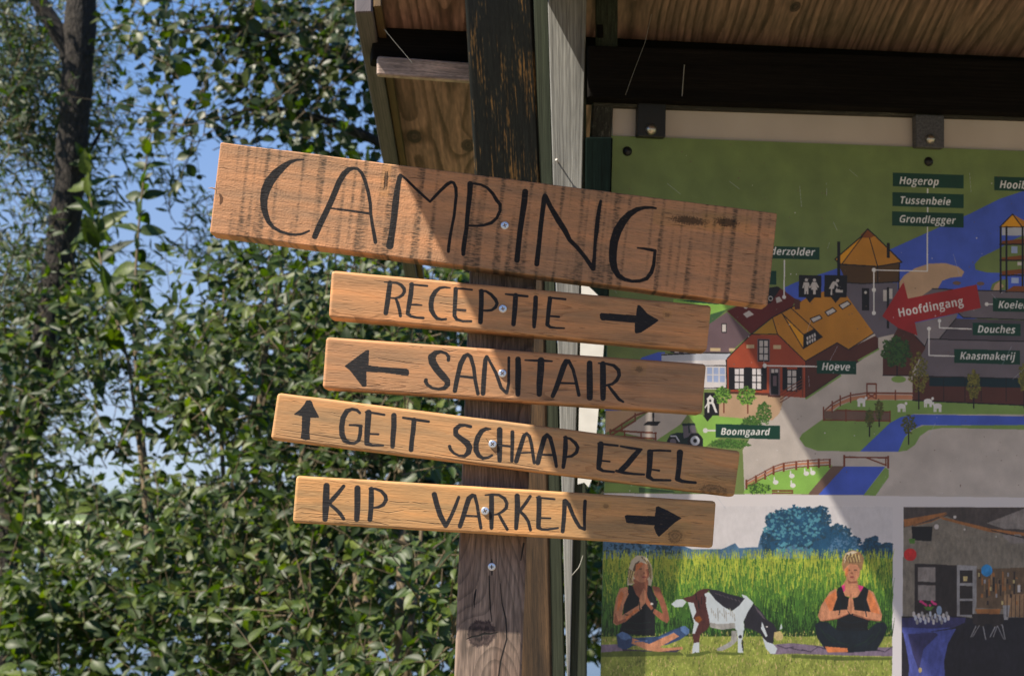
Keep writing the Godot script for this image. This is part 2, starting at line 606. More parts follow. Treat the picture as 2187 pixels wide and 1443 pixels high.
# the two printed photographs: soft focus and uneven tone of a real photo print
func photo_finish(r: Rect2i, sd: int) -> void:
	var im := page.get_region(r)
	var w := im.get_width(); var h := im.get_height()
	im.resize(w * 10 / 17, h * 10 / 17, Image.INTERPOLATE_BILINEAR)
	im.resize(w, h, Image.INTERPOLATE_CUBIC)
	im.convert(Image.FORMAT_RGB8)
	var d := im.get_data()
	var big := noise(w, h, 1, 1, 0.02, sd, 4)
	var mid := noise(w, h, 1, 2, 0.10, sd + 1, 3)
	var fine := noise(w, h, 1, 1, 0.35, sd + 2, 2)
	for i in w * h:
		var m := 1.0 + (big[i] / 255.0 - 0.5) * 0.26 + (mid[i] / 255.0 - 0.5) * 0.26 + (fine[i] / 255.0 - 0.5) * 0.20
		if d[i * 3] + d[i * 3 + 1] + d[i * 3 + 2] > 600: m = 1.0 + (m - 1.0) * 0.2
		for c in 3: d[i * 3 + c] = clampi(int(d[i * 3 + c] * m), 0, 255)
	page.blit_rect(Image.create_from_data(w, h, false, Image.FORMAT_RGB8, d), Rect2i(0, 0, w, h), r.position)

func print_page() -> ImageTexture:
	page = Image.create(1330, 1577, false, Image.FORMAT_RGB8)
	page.fill(PRINT.paper)
	# land, river and paths
	fill("green", [17, -13, 1330, -9, 1330, 1018, -10, 995])
	fill("blue", [1318, 93, 1267, 115, 1191, 141, 1099, 187, 995, 233, 858, 295, 686, 358, 572, 397, 540, 412, 548, 439, 694, 490, 858, 526, 1024, 504, 1318, 459])
	fill("sand", [883, 389, 899, 369, 932, 348, 974, 334, 1024, 331, 1065, 341, 1082, 355, 1074, 369, 1040, 373, 1015, 382, 1003, 402, 982, 420, 908, 447, 881, 447])
	fill("green", [1114, 332, 1132, 312, 1166, 296, 1200, 279, 1234, 258, 1318, 220, 1318, 359, 1191, 356, 1149, 355, 1116, 348])
	fill("green", [1162, 406, 1168, 388, 1191, 376, 1217, 373, 1217, 405])
	fill("sand", [1170, 406, 1177, 390, 1191, 380, 1204, 394, 1187, 408])
	oval("mud", 1059, 388, 12.6, 5.5)
	oval("mud", 1132, 388, 11.8, 5.5)
	fill("grey", [827, 508, 1330, 649, 1330, 1015, 423, 1005, 417, 873, 492, 755, 603, 679, 714, 606])
	fill("blue", [90, 652, 125, 616, 170, 601, 191, 601, 191, 664])
	fill("blue", [10, 760, 66, 765, 17, 790])
	fill("sand", [14, 766, 147, 765, 37, 818, 14, 834])
	fill("grey", [70, 818, 147, 767, 262, 766, 236, 802, 168, 848, 75, 828])
	fill("paddock", [158, 853, 236, 802, 251, 817, 210, 857])
	fill("lime", [257, 774, 419, 777, 430, 782, 414, 798, 338, 847, 304, 867, 288, 829, 277, 801])
	fill("sand", [348, 715, 541, 718, 525, 769, 504, 789, 419, 784, 348, 779])
	fill("paddock", [14, 969, 262, 968, 236, 996, 14, 991])
	fill("moss", [116, 979, 215, 989, 220, 994, 116, 994])
	fill("paddock", [584, 840, 593, 826, 654, 784, 704, 746, 747, 729, 923, 727, 1320, 740, 1320, 765, 929, 767, 892, 776, 860, 793, 769, 876, 636, 874, 601, 862])
	fill("blue", [929, 768, 1320, 771, 1320, 796, 951, 799, 921, 813, 900, 834, 881, 876, 765, 876, 856, 793, 889, 776])
	fill("paddock", [1320, 795, 1320, 810, 1016, 806, 973, 813, 947, 830, 932, 855, 907, 872, 880, 876, 900, 834, 929, 810, 958, 800])
	fill("blue", [719, 918, 841, 919, 776, 1000, 640, 1000])
	fill("mud", [668, 918, 719, 918, 640, 1000, 590, 998])
	fill("paddock", [841, 921, 852, 927, 852, 948, 812, 1002, 776, 1000])
	fill("lime", [419, 996, 430, 970, 456, 958, 509, 937, 575, 924, 637, 916, 683, 916, 610, 998])
	# farm buildings left of the tower
	fill("lime", [215, 452, 394, 451, 408, 462, 325, 495, 215, 490])
	fill("label", [215, 453, 349, 455, 348, 464, 283, 460])
	fill("moss", [325, 491, 371, 478, 317, 524, 283, 522])
	fill("plum", [317, 521, 371, 485, 439, 547, 376, 601, 215, 604, 215, 556])
	fill("maroon", [371, 482, 419, 459, 471, 433, 520, 409, 574, 445, 563, 467, 505, 497, 442, 546])
	fill("ink", [471, 425, 497, 413, 520, 409, 528, 415, 499, 457, 471, 463])
	oval("pale", 499, 444, 7.2, 7.2)
	oval("ink", 499, 444, 4.7, 4.7)
	fill("pale", [517, 457, 514, 442, 525, 438, 534, 450])
	fill("pale", [418, 489, 436, 479, 450, 490, 429, 500])
	fill("pale", [356, 518, 369, 518, 369, 542, 356, 542])
	line("ink", 2.4, [356, 518, 369, 518, 369, 542, 356, 542, 356, 518])
	fill("cream", [322, 587, 352, 587, 352, 596, 322, 596])
	fill("cream", [377, 587, 395, 587, 395, 595, 377, 595])
	fill("paper", [181, 605, 382, 601, 371, 619, 368, 702, 181, 704])
	fill("mist", [181, 608, 382, 601, 371, 619, 181, 627])
	line("ink", 3.8, [181, 608, 300, 601, 382, 600])
	line("ink", 2.7, [181, 638, 368, 636])
	line("ink", 2.7, [181, 701, 368, 699])
	fill("pane_blue", [313, 642, 328, 642, 328, 661, 313, 661])
	fill("pane_blue", [313, 664, 328, 664, 328, 683, 313, 683])
	fill("pane_blue", [332, 642, 346, 642, 346, 661, 332, 661])
	fill("pane_blue", [332, 664, 346, 664, 346, 683, 332, 683])
	fill("pane_blue", [350, 641, 365, 642, 365, 661, 350, 661])
	fill("pane_blue", [350, 663, 365, 664, 365, 683, 350, 683])
	fill("ink", [207, 586, 218, 586, 218, 602, 207, 602])
	fill("pale", [219, 586, 231, 586, 231, 602, 219, 602])
	fill("ink", [232, 586, 243, 586, 243, 602, 232, 602])
	fill("pale", [245, 585, 256, 586, 256, 602, 245, 602])
	fill("wall_dark", [603, 621, 696, 567, 731, 583, 820, 540, 820, 579, 603, 724])
	fill("brick", [371, 616, 442, 546, 520, 545, 602, 619, 603, 724, 371, 711])
	fill("roof", [505, 499, 537, 479, 563, 467, 589, 450, 612, 436, 655, 421, 725, 421, 829, 523, 731, 585, 697, 566, 602, 620, 520, 547])
	fill("roof_light", [444, 548, 505, 499, 520, 547])
	fill("yellow", [548, 503, 597, 545, 594, 581])
	fill("ink", [597, 545, 629, 528, 653, 551, 597, 585])
	fill("pale", [605, 552, 611, 549, 611, 559, 607, 561])
	fill("pale", [605, 564, 611, 562, 611, 571, 607, 574])
	fill("pale", [613, 548, 618, 546, 618, 555, 614, 558])
	fill("pale", [613, 561, 618, 558, 618, 568, 614, 570])
	fill("pale", [620, 545, 625, 542, 626, 552, 621, 554])
	fill("pale", [620, 557, 625, 555, 626, 564, 621, 567])
	fill("pale", [627, 541, 632, 539, 633, 549, 628, 551])
	fill("pale", [627, 554, 632, 551, 633, 561, 628, 563])
	line("ink", 2.5, [531, 484, 597, 545, 629, 528])
	line("ink", 2.5, [560, 470, 629, 528, 653, 551])
	line("ink", 2.5, [534, 487, 596, 585])
	line("ink", 2.5, [597, 545, 597, 584])
	line("ink", 2.7, [371, 616, 442, 546, 520, 545, 602, 620, 697, 566, 731, 585, 829, 523, 725, 421])
	line("ink", 2.4, [505, 499, 520, 546])
	line("ink", 2.8, [439, 548, 505, 497, 563, 467, 589, 450])
	line("ink", 3.3, [369, 619, 371, 711])
	line("ink", 2.4, [603, 620, 603, 724, 820, 579])
	fill("pale", [616, 499, 644, 488, 652, 497, 626, 510])
	line("ink", 2.8, [616, 499, 644, 488, 652, 497, 626, 510, 616, 499])
	fill("pale", [660, 479, 684, 466, 695, 476, 670, 490])
	line("ink", 2.8, [660, 479, 684, 466, 695, 476, 670, 490, 660, 479])
	fill("pale", [702, 459, 728, 446, 738, 455, 713, 470])
	line("ink", 2.8, [702, 459, 728, 446, 738, 455, 713, 470, 702, 459])
	fill("wall_dark", [568, 442, 586, 446, 586, 472, 571, 474])
	fill("plum", [460, 559, 497, 559, 497, 624, 460, 623])
	fill("ink", [463, 561, 494, 561, 494, 623, 463, 622])
	fill("pale", [466, 564, 477, 564, 477, 581, 466, 581])
	fill("pale", [466, 583, 477, 583, 477, 600, 466, 600])
	fill("pale", [466, 603, 477, 603, 477, 619, 466, 619])
	fill("pale", [480, 564, 491, 564, 491, 580, 480, 580])
	fill("pale", [480, 583, 491, 583, 491, 600, 480, 600])
	fill("pale", [480, 602, 491, 603, 491, 619, 480, 619])
	fill("cream", [428, 576, 451, 576, 451, 586, 428, 585])
	fill("cream", [507, 575, 530, 576, 530, 587, 507, 586])
	fill("ink", [376, 640, 391, 641, 391, 704, 376, 704])
	fill("ink", [423, 640, 442, 640, 442, 704, 423, 704])
	fill("ink", [474, 639, 488, 639, 488, 703, 474, 703])
	fill("ink", [534, 638, 547, 639, 547, 703, 534, 702])
	fill("ink", [578, 638, 592, 638, 592, 702, 578, 702])
	fill("ink", [391, 641, 423, 642, 423, 704, 391, 703])
	fill("paper", [394, 644, 406, 645, 406, 661, 394, 661])
	fill("paper", [394, 664, 406, 664, 406, 681, 394, 681])
	fill("paper", [394, 684, 406, 684, 406, 701, 394, 700])
	fill("paper", [408, 644, 420, 644, 420, 661, 408, 661])
	fill("paper", [408, 664, 420, 664, 420, 681, 408, 681])
	fill("paper", [408, 683, 420, 684, 420, 700, 408, 700])
	fill("ink", [442, 641, 474, 642, 474, 705, 442, 704])
	fill("paper", [445, 644, 456, 644, 456, 661, 445, 661])
	fill("paper", [445, 664, 456, 664, 456, 681, 445, 681])
	fill("paper", [445, 684, 456, 684, 456, 701, 445, 701])
	fill("paper", [459, 644, 471, 644, 471, 661, 459, 661])
	fill("paper", [459, 664, 471, 664, 471, 681, 459, 681])
	fill("paper", [459, 684, 471, 684, 471, 701, 459, 701])
	fill("ink", [546, 644, 578, 644, 578, 707, 546, 707])
	fill("pale", [549, 647, 560, 647, 560, 664, 549, 664])
	fill("pale", [549, 667, 560, 667, 560, 684, 549, 684])
	fill("pale", [549, 686, 560, 687, 560, 704, 549, 704])
	fill("pale", [563, 646, 575, 647, 575, 664, 563, 664])
	fill("pale", [563, 666, 575, 667, 575, 684, 563, 684])
	fill("pale", [563, 686, 575, 686, 575, 704, 563, 703])
	fill("plum", [495, 641, 527, 641, 527, 719, 495, 718])
	fill("ink", [500, 642, 522, 642, 522, 716, 500, 715])
	fill("pale", [501, 644, 510, 644, 510, 655, 501, 654])
	fill("pale", [512, 644, 521, 644, 521, 654, 512, 654])
	fill("plum", [506, 663, 517, 663, 517, 692, 506, 692])
	fill("wall_dark", [371, 708, 497, 712, 497, 719, 371, 714])
	fill("wall_dark", [491, 717, 528, 718, 528, 724, 491, 722])
	line("fence", 2.5, [528, 738, 597, 696])
	line("fence", 2.5, [528, 729, 597, 687])
	line("fence", 2.5, [528, 720, 597, 678])
	line("fence", 2.5, [528, 710, 597, 670])
	line("fence", 3.3, [594, 630, 594, 721])
	line("paddock", 5.0, [603, 727, 708, 659])
	line("paddock", 4.5, [760, 616, 822, 582])
	# tower
	fill("wall_grey", [725, 394, 879, 391, 879, 536, 817, 550, 725, 431])
	fill("wood_dark", [700, 340, 884, 336, 884, 388, 776, 396, 725, 394])
	fill("roof", [690, 329, 772, 259, 809, 258, 892, 332, 817, 346, 706, 343])
	fill("yellow", [690, 327, 772, 262, 712, 339])
	fill("rust", [767, 257, 788, 238, 812, 257, 796, 265, 772, 264])
	line("ink", 2.7, [772, 262, 712, 340])
	line("ink", 2.7, [794, 264, 818, 345])
	line("ink", 3.5, [690, 328, 772, 259, 788, 239, 811, 258, 892, 332, 818, 346, 706, 342, 690, 328])
	line("ink", 3.1, [818, 346, 819, 392])
	line("ink", 3.5, [884, 336, 879, 536])
	line("ink", 3.1, [725, 394, 776, 396, 884, 388])
	fill("ink", [697, 278, 706, 278, 706, 395, 697, 395])
	fill("ink", [846, 278, 855, 278, 855, 321, 846, 321])
	fill("ink", [771, 409, 793, 409, 793, 473, 771, 473])
	oval("pale", 782, 421, 4.3, 4.3)
	fill("pale", [835, 413, 846, 413, 846, 445, 835, 444])
	fill("pale", [853, 409, 863, 409, 863, 438, 853, 438])
	fill("ink", [846, 405, 853, 405, 853, 523, 846, 522])
	# grey barns on the right
	fill("barn", [984, 406, 1340, 410, 1340, 491, 1079, 487, 1064, 475, 931, 503, 908, 457])
	fill("barn_light", [929, 506, 1062, 476, 1056, 493, 1006, 552, 968, 551, 959, 570, 934, 545])
	fill("barn_dark", [1057, 490, 1340, 493, 1340, 554, 1005, 551])
	fill("barn", [970, 551, 1340, 554, 1340, 662, 968, 658, 931, 655, 956, 579])
	fill("wall_dark", [924, 657, 1340, 661, 1340, 741, 924, 728])
	fill("wall_dark", [871, 535, 893, 499, 937, 546, 964, 575, 924, 642, 924, 657, 834, 657, 834, 601])
	fill("teal", [975, 660, 1340, 662, 1340, 688, 975, 686])
	line("ink", 3.0, [984, 406, 1340, 410])
	line("ink", 2.7, [1064, 475, 1079, 487, 1340, 491])
	line("ink", 2.7, [1005, 551, 1057, 490])
	line("ink", 3.0, [970, 551, 1340, 554])
	line("ink", 3.0, [934, 545, 961, 572, 970, 551])
	line("ink", 2.4, [968, 658, 1340, 662])
	line("ink", 3.6, [924, 728, 1340, 741])
	line("ink", 2.4, [834, 657, 924, 657])
	line("ink", 2.7, [1019, 660, 1019, 730])
	line("ink", 2.7, [1084, 659, 1084, 730])
	line("ink", 2.7, [1134, 658, 1134, 729])
	line("ink", 2.7, [1211, 658, 1211, 728])
	# hay tower at the right edge
	fill("roof", [1191, 222, 1231, 184, 1301, 219])
	fill("yellow", [1193, 221, 1231, 185, 1260, 219])
	line("ink", 3.2, [1191, 223, 1231, 184, 1260, 220, 1301, 220])
	line("ink", 3.2, [1191, 223, 1301, 221])
	fill("mist", [1198, 224, 1299, 221, 1299, 245, 1198, 247])
	fill("rust", [1198, 263, 1297, 251, 1297, 266, 1198, 275])
	fill("rust", [1198, 311, 1297, 298, 1297, 314, 1198, 322])
	fill("rust", [1198, 350, 1297, 338, 1297, 354, 1198, 362])
	line("ink", 4.0, [1191, 273, 1301, 270])
	line("ink", 4.0, [1191, 319, 1301, 317])
	line("ink", 4.0, [1191, 363, 1301, 360])
	line("ink", 5.5, [1194, 222, 1194, 412])
	line("ink", 5.5, [1212, 221, 1212, 411])
	line("ink", 5.6, [1262, 220, 1262, 410])
	line("ink", 5.6, [1297, 219, 1297, 409])
	fill("pane_blue", [1227, 278, 1246, 278, 1246, 298, 1227, 298])
	fill("pane_blue", [1227, 369, 1250, 369, 1250, 385, 1227, 385])
	fill("pale", [1246, 323, 1259, 323, 1259, 333, 1246, 333])
	fill("rust", [1208, 409, 1234, 393, 1301, 391, 1301, 409])
	# red arrow to the entrance
	fill("red", [832, 488, 897, 388, 910, 436, 1120, 391, 1133, 458, 931, 504, 939, 541, 879, 520])
	words("Hoofdingang", 884, 489, 24.3, -11.0, 0.0, "white", 0)
	# labels, leader lines and picture signs
	line("white", 3.9, [807, 356, 807, 479])
	oval("white", 807, 356, 6.2, 6.2)
	oval("white", 807, 413, 6.2, 6.2)
	oval("white", 807, 479, 6.2, 6.2)
	line("white", 3.9, [807, 356, 969, 356, 970, 118])
	fill("label", [864, 76, 1080, 75, 1080, 115, 864, 115])
	words("Hogerop", 884, 108, 21.9, 0, 0.2, "white", 0)
	fill("label", [863, 132, 1080, 131, 1080, 171, 863, 172])
	words("Tussenbeie", 884, 164, 21.1, 0, 0.2, "white", 0)
	fill("label", [862, 187, 1080, 187, 1080, 228, 862, 228])
	words("Grondlegger", 883, 218, 21.1, 0, 0.2, "white", 0)
	fill("label", [1174, 77, 1352, 76, 1352, 116, 1174, 117])
	words("Hooiberg", 1191, 110, 22.2, 0, 0.2, "white", 0)
	fill("label", [388, 295, 644, 296, 644, 331, 388, 330])
	words("Vergaderzolder", 628, 320, 21.0, 0, 0.2, "white", 1)
	line("white", 3.9, [540, 334, 539, 439])
	oval("white", 539, 439, 5.8, 5.8)
	fill("label", [444, 366, 516, 366, 516, 405, 444, 404])
	fill("label", [1170, 428, 1340, 429, 1340, 468, 1170, 467])
	words("Koeienstal", 1187, 458, 21.1, 0, 0.2, "white", 0)
	line("white", 3.6, [1151, 447, 1169, 447])
	oval("white", 1151, 447, 6.0, 6.0)
	fill("label", [1108, 501, 1256, 503, 1256, 538, 1108, 537])
	words("Douches", 1123, 530, 21.0, 0, 0.2, "white", 0)
	line("white", 3.6, [1006, 498, 1006, 518, 1104, 520])
	oval("white", 1006, 498, 5.4, 5.4)
	fill("label", [1051, 578, 1254, 580, 1254, 621, 1051, 618])
	words("Kaasmakerij", 1069, 608, 21.0, 0, 0.2, "white", 0)
	line("white", 3.6, [974, 521, 974, 598, 1051, 599])
	oval("white", 974, 521, 6.0, 6.0)
	fill("label", [636, 617, 754, 618, 754, 656, 636, 654])
	words("Hoeve", 651, 645, 21.1, 0, 0.2, "white", 0)
	line("white", 3.9, [482, 634, 636, 635])
	oval("white", 482, 634, 6.3, 6.3)
	oval("pale", 426, 468, 6.6, 6.6)
	fill("ink", [583, 376, 650, 376, 649, 439, 629, 439, 615, 454, 603, 439, 582, 438])
	fill("ink", [659, 374, 727, 374, 725, 437, 706, 437, 692, 453, 679, 437, 658, 437])
	oval("pale", 605, 389, 4.7, 4.7)
	fill("pale", [597, 396, 612, 395, 616, 411, 612, 412, 611, 402, 611, 430, 606, 430, 605, 414, 604, 430, 599, 430, 599, 403, 597, 413, 593, 412])
	oval("pale", 629, 389, 4.7, 4.7)
	fill("pale", [622, 395, 635, 395, 643, 409, 638, 411, 635, 403, 638, 417, 633, 417, 633, 430, 625, 430, 625, 417, 619, 417, 622, 404, 619, 412, 615, 410])
	oval("pale", 698, 389, 4.7, 4.7)
	fill("pale", [684, 392, 694, 392, 701, 405, 697, 407, 690, 400, 687, 413, 682, 413, 682, 431, 677, 431, 678, 413, 672, 413, 679, 398])
	fill("pale", [692, 416, 695, 409, 699, 414, 705, 413, 705, 416, 714, 416, 714, 423, 692, 422])
	fill("ink", [305, 713, 348, 713, 348, 777, 305, 776])
	fill("ink", [301, 776, 314, 794, 330, 776])
	fill("white", [311, 730, 322, 719, 334, 730, 332, 733, 332, 740, 335, 745, 343, 768, 337, 769, 327, 745, 320, 745, 319, 769, 314, 769, 314, 748, 307, 758, 306, 753, 313, 742, 313, 733])
	oval("ink", 322, 735, 3.5, 3.5)
	fill("label", [338, 800, 527, 804, 527, 843, 338, 838])
	words("Boomgaard", 353, 831, 19.3, 0, 0.2, "white", 0)
	line("white", 4.6, [308, 819, 338, 819])
	oval("white", 308, 819, 7.1, 7.1)
	# tractor, pens, sheep and rabbits
	fill("tractor", [197, 847, 207, 831, 223, 826, 244, 826, 262, 827, 288, 827, 301, 842, 301, 864, 194, 863])
	fill("wall_grey", [242, 805, 278, 803, 282, 829, 245, 842])
	fill("tractor", [240, 800, 276, 798, 279, 804, 242, 807])
	fill("tractor", [258, 804, 262, 804, 263, 827, 259, 827])
	oval("ink", 278, 848, 22.3, 22.3)
	oval("mist", 278, 848, 13.7, 13.7)
	oval("ink", 278, 848, 5.6, 5.6)
	oval("ink", 214, 851, 16.1, 16.1)
	oval("wall_grey", 214, 851, 9.1, 9.1)
	line("mist", 4.0, [207, 835, 223, 836, 232, 850])
	fill("ink", [129, 805, 140, 795, 179, 794, 168, 807])
	fill("ink", [154, 771, 160, 771, 159, 797, 155, 797])
	line("fence", 5.0, [32, 826, 106, 778, 142, 767])
	line("fence", 5.0, [34, 836, 106, 793])
	line("fence", 5.0, [32, 821, 166, 827])
	line("fence", 5.0, [32, 836, 166, 843])
	line("fence", 4.5, [34, 818, 34, 838])
	line("fence", 4.5, [67, 801, 67, 821])
	line("fence", 4.5, [105, 773, 105, 793])
	line("fence", 4.5, [75, 821, 75, 841])
	line("fence", 4.5, [122, 825, 122, 845])
	line("fence", 4.5, [164, 827, 164, 848])
	line("fence", 3.1, [427, 963, 456, 947, 483, 933, 508, 920, 538, 910, 575, 905, 637, 900, 675, 899])
	line("fence_light", 6.1, [427, 971, 456, 955, 483, 941, 508, 928, 538, 918, 575, 913, 637, 909, 675, 907])
	line("fence", 3.1, [427, 979, 456, 963, 483, 949, 508, 936, 538, 927, 575, 921, 637, 917, 675, 915])
	line("fence", 5.1, [428, 958, 428, 981])
	line("fence", 5.1, [456, 946, 456, 969])
	line("fence", 5.1, [483, 932, 483, 955])
	line("fence", 5.1, [508, 919, 508, 942])
	line("fence", 5.1, [538, 910, 538, 933])
	line("fence", 5.1, [575, 905, 575, 928])
	line("fence", 5.1, [610, 901, 610, 924])
	line("fence", 5.1, [642, 898, 642, 921])
	line("fence", 5.1, [675, 898, 675, 921])
	line("fence", 4.1, [504, 988, 565, 988])
	line("fence", 4.1, [504, 995, 565, 994])
	oval("white", 514, 964, 8.2, 6.6)
	oval("white", 510, 955, 2.0, 6.6)
	oval("white", 562, 946, 8.2, 6.6)
	oval("white", 558, 937, 2.0, 6.6)
	oval("white", 565, 973, 8.2, 6.6)
	oval("white", 560, 964, 2.0, 6.6)
	oval("white", 605, 939, 8.2, 6.7)
	oval("white", 600, 930, 2.0, 6.6)
	oval("white", 624, 937, 8.2, 6.7)
	oval("white", 619, 928, 2.0, 6.7)
	line("fence", 4.1, [658, 761, 683, 740, 708, 726, 737, 715, 787, 708, 925, 708])
	line("fence", 4.1, [656, 778, 697, 758, 856, 762])
	line("fence", 4.1, [656, 786, 856, 788])
	line("fence", 4.1, [683, 747, 737, 724, 870, 719, 925, 720])
	fill("fence_light", [658, 764, 708, 733, 737, 720, 787, 713, 923, 713, 923, 725, 747, 729, 704, 743, 665, 771])
	fill("mud", [658, 761, 726, 760, 856, 764, 856, 786, 726, 786, 658, 783])
	line("fence", 4.4, [656, 750, 656, 788])
	line("fence", 4.5, [682, 733, 682, 764])
	line("fence", 4.5, [706, 717, 706, 746])
	line("fence", 4.5, [737, 708, 737, 736])
	line("fence", 4.5, [872, 700, 872, 727])
	line("fence", 4.5, [723, 756, 723, 789])
	line("fence", 4.5, [856, 759, 856, 790])
	line("fence", 4.5, [786, 725, 786, 682, 814, 682, 814, 723])
	line("fence", 3.1, [786, 709, 814, 725])
	line("fence", 3.1, [814, 709, 786, 725])
	line("fence", 5.1, [718, 918, 718, 887])
	line("fence", 5.2, [850, 922, 850, 889])
	line("fence", 4.5, [717, 892, 850, 893])
	line("fence", 4.1, [784, 893, 845, 915])
	line("fence", 3.1, [843, 890, 843, 917])
	oval("white", 769, 730, 13.1, 7.6)
	oval("white", 783, 723, 4.5, 4.5)
	line("white", 3.1, [760, 730, 760, 747])
	line("white", 3.1, [764, 730, 764, 747])
	line("white", 3.1, [775, 730, 775, 747])
	line("white", 3.1, [779, 730, 779, 747])
	oval("white", 890, 745, 13.1, 7.6)
	oval("white", 904, 737, 4.5, 4.5)
	line("white", 3.1, [881, 745, 881, 761])
	line("white", 3.1, [885, 745, 885, 761])
	line("white", 3.1, [896, 744, 896, 761])
	line("white", 3.1, [901, 744, 901, 761])
	oval("white", 971, 730, 13.1, 7.6)
	oval("white", 985, 722, 4.5, 4.5)
	line("white", 3.1, [961, 730, 961, 747])
	line("white", 3.1, [966, 730, 966, 747])
	line("white", 3.1, [977, 730, 977, 746])
	line("white", 3.1, [981, 730, 981, 746])
	oval("white", 1000, 743, 13.2, 7.6)
	oval("white", 986, 736, 4.5, 4.5)
	line("white", 3.1, [990, 744, 990, 760])
	line("white", 3.1, [995, 744, 995, 760])
	line("white", 3.1, [1006, 743, 1006, 760])
	line("white", 3.1, [1010, 743, 1010, 760])
	# printed trees
	line("fence", 3.3, [362, 739, 362, 769])
	blob("leaf_dark", "leaf_light", 358, 719, 26, 25, 420, 3.6)
	line("fence", 3.3, [432, 739, 432, 770])
	blob("leaf_dark", "leaf_light", 428, 720, 29, 27, 420, 3.6)
	blob("leaf_dark", "leaf_mid", 480, 769, 23, 33, 260, 4.1)
	blob("leaf_dark", "leaf_mid", 443, 798, 31, 23, 240, 4.1)
	blob("leaf_dark", "leaf_mid", 380, 856, 63, 14, 360, 4.1)
	blob("leaf_dark", "leaf_light", 463, 982, 38, 16, 300, 4.1)
	fill("label", [338, 800, 527, 804, 527, 843, 338, 838])
	words("Boomgaard", 353, 831, 19.3, 0, 0.2, "white", 0)
	line("ink", 3.6, [877, 630, 877, 666])
	oval("paddock", 882, 668, 22.4, 9.5)
	blob("leaf_dark", "leaf_deep", 875, 589, 48, 46, 520, 5.4)
	line("ink", 3.6, [943, 649, 943, 753])
	blob("olive_dark", "olive", 943, 649, 31, 61, 420, 3.9)
	line("ink", 3.6, [1111, 681, 1111, 749])
	blob("olive_dark", "olive", 1111, 681, 22, 44, 420, 3.9)
	line("ink", 3.6, [1267, 658, 1267, 746])
	blob("olive_dark", "olive", 1267, 658, 18, 45, 420, 3.9)
	line("ink", 3.1, [794, 780, 794, 833])
	blob("olive_dark", "olive_deep", 794, 780, 14, 29, 200, 3.8)
	line("ink", 3.1, [823, 756, 823, 805])
	blob("olive_dark", "olive_deep", 823, 756, 14, 31, 200, 3.8)
	line("ink", 3.1, [912, 796, 912, 855])
	blob("olive_dark", "olive_deep", 912, 796, 23, 29, 200, 3.8)
	# white sheet under the map with two photographs
	fill("paper", [-10, 995, 1330, 1007, 1330, 1632, -10, 1605])
	# left photograph: reeds and lawn
	fill("cloud", [9, 1029, 864, 1034, 861, 1623, 3, 1605])
	fill("far_blue", [-25, 1134, 26, 1129, 99, 1135, 173, 1139, 246, 1144, 269, 1153, 358, 1152, 395, 1136, 406, 1150, 462, 1147, 470, 1114, 481, 1116, 487, 1147, 515, 1162, 515, 1187, -25, 1184])
	fill("tree_blue", [476, 1179, 479, 1154, 491, 1114, 502, 1075, 524, 1060, 570, 1049, 623, 1046, 653, 1050, 661, 1079, 691, 1100, 710, 1097, 729, 1119, 760, 1144, 794, 1135, 814, 1137, 864, 1148, 864, 1189, 476, 1187])
	blob("tree_blue", "tree_dark", 502, 1075, 22, 22, 170, 4.3)
	blob("tree_blue", "tree_dark", 532, 1057, 25, 20, 170, 4.3)
	blob("tree_blue", "tree_dark", 570, 1048, 25, 14, 170, 4.3)
	blob("tree_blue", "tree_dark", 611, 1048, 25, 15, 170, 4.4)
	blob("tree_blue", "tree_dark", 649, 1046, 22, 16, 170, 4.4)
	blob("tree_blue", "tree_dark", 661, 1071, 18, 22, 170, 4.4)
	blob("tree_blue", "tree_dark", 487, 1129, 18, 33, 170, 4.3)
	blob("tree_blue", "tree_dark", 695, 1097, 22, 16, 170, 4.4)
	blob("tree_blue", "tree_dark", 722, 1108, 18, 18, 170, 4.4)
	blob("tree_blue", "tree_dark", 748, 1133, 22, 15, 170, 4.4)
	blob("tree_blue", "tree_dark", 798, 1134, 22, 13, 170, 4.4)
	blob("tree_blue", "tree_dark", 810, 1126, 9, 9, 170, 4.4)
	blob("tree_blue", "tree_dark", 848, 1145, 18, 9, 170, 4.4)
	blob("tree_dark", "tree_blue", 570, 1100, 94, 65, 900, 5.1)
	blob("tree_blue", "tree_blue_light", 570, 1089, 91, 58, 500, 7.2)
	blob("tree_blue", "far_blue", 718, 1144, 47, 36, 260, 6.6)
	blob("far_blue", "tree_blue_light", 570, 1165, 65, 22, 220, 8.0)
	blob("tree_dark", "tree_blue", 814, 1159, 47, 22, 200, 6.6)
	blob("tree_dark", "far_blue", 118, 1156, 118, 25, 320, 7.1)
	fill("reed", [5, 1178, 864, 1182, 862, 1410, 3, 1399])
	blades(5200, ["reed_dark", "reed", "reed_light", "reed_tip"], 6, 1162, 862, 1410, 46)
	fill("lawn", [3, 1394, 862, 1405, 861, 1623, 3, 1605])
	blades(5200, ["lawn", "lawn_light", "lawn_dark", "straw"], 5, 1386, 861, 1623, 9)
	fill("purple", [505, 1424, 561, 1420, 657, 1431, 863, 1437, 863, 1462, 731, 1458, 561, 1450, 505, 1452])
	line("purple_dark", 2.4, [519, 1426, 544, 1435, 567, 1431])
	line("purple_dark", 2.4, [555, 1433, 581, 1440, 603, 1442])
	line("purple_dark", 2.4, [592, 1439, 617, 1446, 640, 1432])
	line("purple_dark", 2.4, [629, 1428, 654, 1436, 677, 1443])
	line("purple_dark", 2.4, [666, 1434, 691, 1442, 714, 1433])
	line("purple_dark", 2.4, [702, 1441, 728, 1447, 751, 1445])
	line("purple_dark", 2.4, [739, 1429, 765, 1438, 788, 1434])
	line("purple_dark", 2.4, [777, 1436, 802, 1443, 825, 1446])
	line("purple_dark", 2.5, [814, 1442, 840, 1449, 863, 1435])
